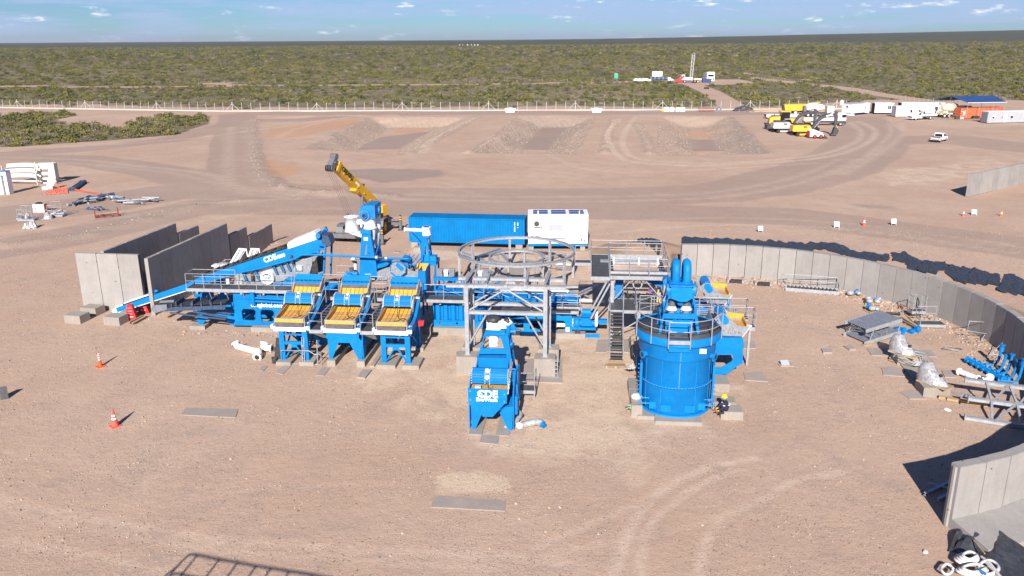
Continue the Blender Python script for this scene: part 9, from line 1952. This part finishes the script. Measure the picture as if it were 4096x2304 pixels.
# loose handrail gate lying in front of the first tower
a=G('e3',280,570,.05);b=G('e3',870,580,.05);fr,L=frame_between(a,b);o=thing('loose_handrail','silver handrail frame standing loose in front of the first screen tower','handrail',(0,0),fr)
part('frame_rail',MB().tube([(0,0,.05),(L*.72,0,.05),(L*.82,0,-.0+.03),(L,0,.04),(L,.0,.75),(L*.84,0,.76),(L*.72,0,1.0),(0,0,1.0)],.03,6,True),GALV,o)
for x,h1 in((L*.53,1.9),(L*.58,1.9),(L*.9,1.7)):part('upright',MB().cyl((x,.02,.05),(x,.25,h1),.032,n=6),GALV,o)
solo('black_plate',MB().bar((0,0,0),(.15,.5,1.6),.08,.5,(1,0,0)),RUB,'black rubber strip leaning on the left front leg of the first tower','rubber strip',(0,0),Frame(tuple(G('e3',225,555)[:2]),0))
p=G('d',2327,1389);heap('white_stone','small white stone on bare ground at the lower right','stone','d',2328,1390,POST,.12,.1,.14,seed=3);heap('paper_scrap','scrap of white paper on the ground left of the steel truss','paper','q5',1425,1180,LETTER,.18,.25,.06,seed=4)
p=G('q2',1075,912)
b_=blockpx('r6',1650,1130,1655,1130,.1,.1,'x')if False else None
p=G('d',1975,920);o=thing('electrical_cover','pale square cover propped on a small slab right of the blue chassis','cover',(0,0),Frame((p.x,p.y),.1));part('cover',MB().bar((0,-.1,.05),(0,.25,.3),.55,.05),CABIN_G,o);part('slab',MB().box(-.4,.5,-.2,.3,.0,.06),CONC_F,o)
p=G('c2',1150,280,.05);padpx('c2',[(1080,290),(1100,250),(1210,250),(1200,295)],'small dark pad between the two cyclone towers',.05);blockpx('c2',1470,195,1600,195,.9,.45,'pale concrete block behind the small cyclone tower');
# ------------------------------------------------------------------ upper left: stored frames and pipes
def q7(x,y,z=0):return G('q7',x,y,z)
a,b=q7(55,395),q7(425,400);fr,L=frame_between(a,b);o=thing('curved_launder','long white curved steel trough section on cream end posts at the far left','steel section',(0,0),fr)
for k,(z0,y0)in enumerate(((2.45,.9),(1.7,.4),(1.0,0))):
 n=13;P0=[(L*i/(n-1),y0+1.2*math.sin(math.pi*i/(n-1)))for i in range(n)];m=MB()
 m.grid([[(x,y,z0)for x,y in P0],[(x,y+.25,z0+.55)for x,y in P0]]);m.grid([[(x,y,z0)for x,y in P0],[(x,y+.6,z0)for x,y in P0]]);part('curved_plate',m,WHITE_D,o)
for x in(-.1,L):part('end_post',MB().box(x,x+.12,0,.15,0,2.9).box(x,x+.12,1.2,1.35,0,2.9),CREAM,o)
part('under_beam',MB().box(0,L,.5,.7,.4,.6),WHITE_D,o)
a,b=q7(445,385),q7(640,380);fr,L=frame_between(a,b);o=thing('open_steel_box','white steel box frame with rectangular openings right of the curved trough','steel section',(0,0),fr)
hol=lambda x0,x1,z0,z1:[(x0,z0),(x1,z0),(x1,z1),(x0,z1)]
part('front_face',MB().prism([(0,0),(L,0),(L,3.0),(0,3.0)],'xz',0,.08,[hol(.6,1.7,1.75,2.2),hol(2.0,L-.3,1.75,2.2),hol(.5,1.6,.9,1.3),hol(1.9,L-.5,.9,1.3),hol(.5,1.4,.2,.6)]),WHITE,o);part('top',MB().box(0,L,.08,1.6,2.9,3.0),WHITE,o);part('side',MB().box(L-.08,L,.08,1.6,0,2.9),WHITE_D,o);part('side',MB().box(0,.08,.08,1.6,0,2.9),WHITE_D,o)
for x in(-.12,L):part('corner_post',MB().box(x,x+.12,-.05,.1,0,3.3),CREAM,o)
a=q7(510,455);fr=Frame((a.x,a.y),.1);o=thing('slotted_panel','small white slotted panel in front of the open steel box','steel section',(0,0),fr)
part('ribbed_panel',MB().prism([(.1,0),(1.2,0),(1.1,1.7),(.5,1.7)],'xz',.6,.7),WHITE,o)
for i in range(4):part('slat',MB().bar((.1+i*.28,.55,.1),(.5+i*.15,.62,1.7),.08,.06),WHITE,o)
part('low_box',MB().box(-.2,1.3,-.3,.5,0,.5),WHITE_D,o)
for k,(x0,y0,x1)in enumerate(((0,510,60),(40,505,125))):
 a,b=q7(x0,y0),q7(x1,y0);fr,L=frame_between(a,b);o=thing('wrapped_panel_stack',('white ribbed panel stack standing at the very left edge','taller white ribbed panel stack just right of the one at the edge')[k],'panel stack',(0,0),fr,'white panel stacks at the left edge')
 for i in range(2):part('panel',MB().box(i*L*.5,i*L*.5+L*.42,-.2*i,.9,0,2.6+.6*k),WHITE,o)
 part('blue_cap',MB().box(0,L*.95,-.1,.9,2.62+.6*k,2.7+.6*k),BLUE_D,o)
for k,(a,b)in enumerate((((810,450),(930,368)),((845,450),(968,363)))):
 pipe_thing(('dark blue pipe lying aslant at the upper left, left one of the pair','dark blue pipe lying aslant at the upper left, right one of the pair')[k],'q7',[a,b],(.25,.25),.24,PIPEB,'pipe','pair of dark blue pipes',True,'dark_pipe')
def pile(label,r,pts,n,seed,mats=(PIPEG,GALV,PIPEG,PIPEB),ln=1.0,rad=(.06,.16),name='pipe_pile',cat='pipe pile',rz=None,zmax=.5):
 P=[G(r,a,b)for a,b in pts];c=P[0];o=thing(name,label,cat,(0,0),Frame((c.x,c.y),0),'piles of loose steel parts');rr=random.Random(seed)
 for i in range(n):
  t=rr.random()*(len(P)-1);k=int(t);q=P[k].lerp(P[min(k+1,len(P)-1)],t-k)-c+Vector((rr.gauss(0,.25),rr.gauss(0,.3),0));a=(P[-1]-P[0]);ang=math.atan2(a.y,a.x)+rr.gauss(0,.35);l=ln*rr.uniform(.5,1.5);z=rr.uniform(.1,zmax)
  part('pipe_piece',MB().cyl((q.x-math.cos(ang)*l,q.y-math.sin(ang)*l,z),(q.x+math.cos(ang)*l,q.y+math.sin(ang)*l,z+rr.uniform(-.05,.1)),rr.uniform(*rad),n=8),rr.choice(mats),o)
  if i%3==0:part('fitting',MB().cyl((q.x,q.y,z),(q.x+.25*math.cos(ang),q.y+.25*math.sin(ang),z),rr.uniform(.18,.26),n=10),rr.choice(mats),o)
 return o
pile('long pile of grey steel pipes and fittings at the upper left','q7',[(840,630),(1000,610),(1120,570),(1260,560)],26,1,rad=(.08,.2),zmax=.7);pile('lighter pile of grey pipes and plates stretching right of the long one','q7',[(1310,570),(1450,610),(1560,625),(1720,585)],24,2,(GALV,WHITE_D,PIPEG,GALV),zmax=.5);pile('small low bundle of thin pipes in front of the long pipe pile','q7',[(1000,675),(1150,685)],10,3,rad=(.04,.08),zmax=.2)
a,b=q7(1090,785),q7(1355,760);fr,L=frame_between(a,b);o=thing('red_steel_frame','dark red steel stillage frame with four upright stubs lying at the left','steel frame',(0,0),fr)
for y in(0,1.1):part('long_rail',MB().box(0,L,y,y+.1,.12,.22),RUSTRED,o)
for i in range(4):part('cross_rail',MB().box(i*L/3,i*L/3+.1,0,1.2,.15,.24),RUSTRED,o)
for x in(0,L):
 for y in(0,1.1):part('corner_post',MB().box(x,x+.12,y,y+.12,0,.95),RUSTRED,o)
part('diagonal',MB().bar((.2,.1,.2),(L-.2,1.1,.2),.06,.06),RUSTRED,o)
for k,(x,y,seed)in enumerate(((280,825,1),(620,775,2))):
 p=q7(x,y);fr=Frame((p.x-.8,p.y),.05);o=thing('platform_cage',('galvanised platform and handrail cage at the left, nearer the edge','galvanised platform cage with tall rail ends right of the other cage')[k],'platform cage',(0,0),fr,'galvanised cages at the left')
 part('tray',MB().box(0,1.8,0,1.2,.1,.3),GALV,o)
 railing(o,[(.05,.05,.3),(1.75,.05,.3),(1.75,1.15,.3)],1.2,.8);railing(o,[(.05,1.15,.3),(1.2,1.15,.3)],1.5,.7)
 rr=random.Random(seed)
 for i in range(9):part('stowed_piece',MB().bar((rr.uniform(-.8,1.6),rr.uniform(0,1.1),rr.uniform(.3,.5)),(rr.uniform(-.8,1.7),rr.uniform(0,1.1),rr.uniform(.3,1.0)),.08,.08),(GALV,PIPEG,WHITE_D)[i%3],o)
p=q7(465,720);o=thing('wrapped_crate','orange and white wrapped crate between the two galvanised cages','crate',(0,0),Frame((p.x-.4,p.y),.1));part('crate',MB().box(-.5,.9,0,.9,0,1.1),WHITE_D,o);part('orange_side',MB().box(.9,.93,.05,.85,.1,1.1),ORANGE,o);part('dark_load',MB().ball((.2,.4,1.15),.4,8,(1.2,1,.5)),RUB,o)
heap('plastic_heap','white plastic wrapped bundle in front of the right cage','wrapped bundle','q7',555,790,PLAST,.55,.5,.9,seed=11);heap('plastic_heap','white plastic wrapped bundle alone at the left, rounder one','wrapped bundle','q7',315,895,PLAST,.5,.4,.75,seed=12);heap('plastic_heap','white and blue plastic wrapped bundle with a peak beside the rounder one','wrapped bundle','q7',380,895,PLAST,.5,.4,1.15,seed=13)
# orange netting
def net(label,pts,seed):
 P=[q7(*p)for p in pts];c=P[0].copy();rr=random.Random(seed);o=thing('safety_net',label,'safety net',(0,0),Frame((c.x,c.y),0),'orange safety nets');P=[p-c for p in P]
 nA=9
 for i in range(nA):
  t=i/(nA-1);a,b=P[0].lerp(P[3],t),P[1].lerp(P[2],t);part('net_strand',MB().tube([a.lerp(b,s_/8)+Vector((0,0,.06+rr.uniform(0,.15)))for s_ in range(9)],.035,4),NETO,o)
 nB=max(6,int((P[1]-P[0]).length*2.2))
 for i in range(nB):
  t=i/(nB-1);a,b=P[0].lerp(P[1],t),P[3].lerp(P[2],t);part('net_strand',MB().tube([a.lerp(b,s_/4)+Vector((0,0,.06+rr.uniform(0,.15)))for s_ in range(5)],.035,4),NETO,o)
net('crumpled orange safety net lying in front of the slotted panel',[(515,515),(775,500),(765,445),(580,430)],1);net('thin strip of orange net trailing right from the dark blue pipes',[(840,468),(1170,515),(1165,505),(840,460)],2)
p=q7(640,385);cone('q7',645,392,.9,ORANGE,'orange cone at the right foot of the open steel box')
# white frames behind the conveyor
for k,(a,b,c_,d_)in enumerate((((1500,450),(1575,325),(1640,330),(1660,440)),((1655,420),(1685,325),(1755,328),(1765,400)))):
 yy_=68.5;P=[WF.at('r3',*q,yy_)for q in(a,b,c_,d_)];c0=Vector((P[0][0],yy_,0));o=thing('white_chute_frame',('white sloping chute frame behind the belt, left of the pair','white sloping chute frame behind the belt, right of the pair')[k],'chute frame',(0,0),Frame((c0.x,c0.y),0),'white chute frames')
 B0,T0,T1,B1_=[Vector((u-c0.x,0,z))for u,z in P];dT=(T1-T0)
 for f_ in(0,.55):part('frame_bar',MB().bar(B0+dT*f_,T0+dT*f_,.12,.14),WHITE,o)
 part('top_bar',MB().bar(T0-dT*.08,T1+dT*.05,.16,.14),WHITE,o);part('rear_leg',MB().bar(T1,B1_,.07,.07),WHITE,o)
 part('sheet',MB().add([B0+dT*.1,B0+dT*.95,T1,T0+dT*.1],[(0,1,2,3)]),PLAST,o);part('support_post',MB().box(T0.x-.05,T0.x+.05,.1,.2,0,T0.z-.05).box(B1_.x-.05,B1_.x+.05,.1,.2,0,B1_.z),WHITE_D,o)
a=G('r3',1350,500,2.0);o=thing('white_ducts','pair of short white ducts behind the top of the access stairs','ducts',(0,0),Frame((a.x,a.y),PF.rz));
for i in range(2):part('duct',MB().box(i*.75,i*.75+.5,0,.5,0,2.2),WHITE_D,o)
part('duct_flange',MB().box(-.15,1.9,-.1,.6,2.2,2.3),WHITE,o)
p=G('r3',778,350,2.4);block((p.x,p.y),.8,.7,2.4+.0,'pale concrete block standing between the two long bunker walls',PF.rz)
# ------------------------------------------------------------------ bottom right corner: sheet and hoses
def bq(x,y,z=0):return G('q6',x,y,z)
P=[];rr=random.Random(31);E0=[(790,1055),(860,1050),(1120,1070),(1180,1075),(1420,1240)];E1=[(700,1230),(760,1210),(900,1330),(1200,1449),(1600,1700)]
c0=bq(1000,1150)
for i in range(9):
 t=i/8;row=[]
 for j in range(14):
  s_=j/13*(len(E0)-1);k=min(int(s_),len(E0)-2);f_=s_-k;a=Vector(E0[k]).lerp(Vector(E0[k+1]),f_);b=Vector(E1[k]).lerp(Vector(E1[k+1]),f_);q=a.lerp(b,t);g_=bq(q.x,q.y,.0)
  base_h=.28*(1-t);row.append((g_.x-c0.x,g_.y-c0.y,.05+base_h+.12*math.sin(j*1.3+t*4)*math.sin(t*3.1)*1.3+rr.uniform(-.03,.05)))
 P.append(row)
m=MB();m.grid(P);solo('black_sheet',m,TARP,'big black sheet spread over the footing at the bottom right corner','sheet',(0,0),Frame((c0.x,c0.y),0))
hc=bq(960,1360);o=thing('white_hoses','coiled thick white hoses lying on the black sheet at the bottom right','hose',(0,0),Frame((hc.x,hc.y),0));rr=random.Random(6)
for k,(cx_,cy_,rx,ry,n)in enumerate(((880,1290,115,50,4),(930,1400,150,45,3),(690,1390,60,45,1),(1080,1380,110,70,2))):
 for i in range(n):
  f_=1-.13*i;pts=[]
  for t in np.linspace(rr.uniform(0,.5),6.1,20):g_=bq(cx_+rx*f_*math.cos(t)+i*6,cy_+ry*f_*math.sin(t)+i*7,.25);pts.append((g_.x-hc.x,g_.y-hc.y,.28+.09*i+.03*math.sin(3*t)))
  part('hose',MB().tube(pts,.055,8,n!=1),PVC,o)
for k in range(4):a,b=bq(1020+k*22,1270+k*30,.3),bq(1180+k*22,1430+k*30,.3);part('hose',MB().tube([(a.x-hc.x,a.y-hc.y,.33),((a.x+b.x)/2-hc.x,(a.y+b.y)/2-hc.y,.42),(b.x-hc.x,b.y-hc.y,.33)],.055,8),PVC,o)
a,b=bq(1000,1415,.4),bq(1060,1449,.4);part('blue_band',MB().tube([(a.x-hc.x,a.y-hc.y,.5),(b.x-hc.x,b.y-hc.y,.48)],.06,8),BLUE_D,o)
a,b=bq(945,1130,.3),bq(1050,1255,.3);solo('bamboo_stick',MB().cyl((0,0,.42),(b.x-a.x,b.y-a.y,.4),.03,n=6),TIMBER,'thin timber stick lying on the black sheet','stick',(0,0),Frame((a.x,a.y),0))
# beams in the shade of the near wall
steelbeam('q6',480,665,760,530,.2,'left one of two galvanised beams in the deep shade of the near wall',.16,.16);steelbeam('q6',610,715,800,620,.2,'right one of two galvanised beams in the deep shade of the near wall',.16,.16);steelbeam('q6',505,552,720,612,.25,'thin cross bar over the beams in the shade of the near wall',.07,.07)
# ------------------------------------------------------------------ people
def worker_crouch():
 p=G('q2',935,1240,.5);fr=Frame((p.x,p.y),R(0));o=thing('person','worker in navy overalls and yellow hard hat crouching on a block beside the round tank','person',(0,0),fr,None,.5);OFF[o.name]=(0,0,0)
 V_=[(.12,0,.22),(.06,.0,.45),(-.04,-.02,.66),(-.08,-.03,.76),
  (-.13,-.04,.92),
  (.06,-.12,.24),(-.26,-.16,.42),(-.18,-.15,.07),(-.30,-.16,.04),
  (.10,.12,.24),(-.22,.18,.44),(-.14,.17,.07),(-.26,.18,.04),
  (-.10,-.22,.64),(-.24,-.26,.40),(-.42,-.22,.22),
  (-.05,.20,.64),(-.22,.22,.42),(-.40,.10,.26)]
 E_=[(0,1),(1,2),(2,3),(0,5),(5,6),(6,7),(7,8),(0,9),(9,10),(10,11),(11,12),(2,13),(13,14),(14,15),(2,16),(16,17),(17,18)]
 V2_=V_[:4]+V_[5:];E2=[(a-(a>4),b-(b>4))for a,b in E_]
 me=skin(V2_,E2,[.17,.17,.17,.08,.12,.085,.06,.05,.12,.085,.06,.05,.08,.062,.045,.08,.062,.045],lvl=2);me.materials.append(CLOTHN);part('body',me,None,o)
 hd_=part('head',MB().ball((-.13,-.04,.93),.115,12,(1,.9,1.15)),SKIN,o);part('hard_hat',MB().lathe([(.185,.96),(.15,.975),(.148,1.02),(.12,1.09),(.06,1.13),(.01,1.14)],(-.13,-.04,0),18),HATY,hd_);part('face_scarf',MB().lathe([(.10,.80),(.125,.86),(.12,.9)],(-.12,-.04,0),14),PIPEG,hd_)
 part('reflective_band',MB().tube([(.20,-.12,.50),(.09,-.185,.53),(-.09,-.15,.50),(-.15,0,.48),(-.08,.15,.50),(.1,.18,.53),(.22,.08,.51),(.235,-.03,.50)],.028,5,True),HIVIS,o)
 for a in((-.17,-.245,.53),(-.14,.215,.53)):part('sleeve_band',MB().ball(a,.085,8,(1,1,.45)),HIVIS,o)
 for k,(hx_,hy_,hz_)in enumerate(((-.46,-.21,.19),(-.44,.08,.23))):
  gl_=part('glove',MB().ball((hx_,hy_,hz_),.052,8,(1.2,.8,.7)),MACH_Y,o);m=MB()
  for f_ in range(4):m.tube([(hx_-.04,hy_-.03+f_*.02,hz_),(hx_-.09,hy_-.03+f_*.02,hz_-.01),(hx_-.11+.008*abs(f_-1.5),hy_-.03+f_*.02,hz_-.05)],.012,5)
  m.tube([(hx_,hy_+.04,hz_),(hx_-.04,hy_+.07,hz_-.01),(hx_-.07,hy_+.06,hz_-.03)],.013,5);part('fingers',m,MACH_Y,gl_)
 for y in(-.16,.18):part('boot',MB().box(-.38,-.12,y-.05,y+.05,-.0,.09),RUB,o)
worker_crouch()
def worker_bend():
 p=PF.w(15.75,-.35);fr=Frame((p.x,p.y),R(20));o=thing('person','worker in purple shirt bending forward on the middle deck of the platform tower','person',(0,0),fr,None,MZ);OFF[o.name]=(0,0,0)
 me=skin([(0,0,.72),(.16,.02,.86),(.36,.03,.88),(.46,.03,.86),(-.02,-.13,.68),(.10,-.15,.38),(.0,-.15,.06),(-.02,.13,.68),(.08,.15,.38),(-.04,.15,.06),(.36,-.2,.82),(.42,-.22,.55),(.55,-.16,.36),(.36,.22,.82),(.44,.22,.55),(.56,.12,.38)],
  [(0,1),(1,2),(2,3),(0,4),(4,5),(5,6),(0,7),(7,8),(8,9),(2,10),(10,11),(11,12),(2,13),(13,14),(14,15)],[.17,.17,.18,.08,.11,.085,.065,.11,.085,.065,.075,.058,.045,.075,.058,.045],lvl=2);me.materials.append(PURPLE);part('body',me,None,o)
 part('head',MB().ball((.56,.03,.86),.11,10),DGREEN,o);part('tool_belt',MB().tube([(.0,-.19,.72),(-.16,0,.76),(.0,.19,.72),(.14,0,.66)],.035,6,True),MACH_Y,o)
 part('trousers',MB().tube([(-.02,-.13,.68),(.10,-.15,.38),(.0,-.15,.06)],[.125,.095,.08],8).tube([(-.02,.13,.68),(.08,.15,.38),(-.04,.15,.06)],[.125,.095,.08],8),DGREEN,o)
 for y in(-.15,.15):part('boot',MB().box(-.1,.16,y-.05,y+.05,0,.1),RUB,o)
worker_bend()
p=PF.w(16.35,-.5);o=thing('timber_props','short pale timber boards and a yellow tool beside the bending worker','timber',(0,0),Frame((p.x,p.y),0),None,MZ);OFF[o.name]=(0,0,0)
part('board',MB().bar((0,0,0),(.1,.3,.9),.12,.03),TIMBER,o);part('board',MB().bar((.15,-.1,0),(.2,.2,.7),.1,.03),TIMBER,o);part('yellow_tool',MB().bar((.1,-.3,.05),(.4,-.3,.35),.14,.1),MACH_Y,o)
# ------------------------------------------------------------------ thin air haze round the whole place
hm=bpy.data.materials.new('thin_haze');hm.use_nodes=True;hn=hm.node_tree;hn.nodes.clear()
ho=N(hn,'ShaderNodeOutputMaterial');hv=N(hn,'ShaderNodeVolumePrincipled');hv.inputs['Color'].default_value=(.84,.88,.97,1);hv.inputs['Density'].default_value=3.2e-5;hv.inputs['Anisotropy'].default_value=.2;hn.links.new(hv.outputs[0],ho.inputs['Volume'])
hz_=bpy.data.objects.new('haze',MB().box(-31000,31000,-31000,31000,-4.5,150).mesh('haze',hm));COL.objects.link(hz_);hz_['kind']='stuff'
hz_['label']='thin pale air haze over the whole plain'
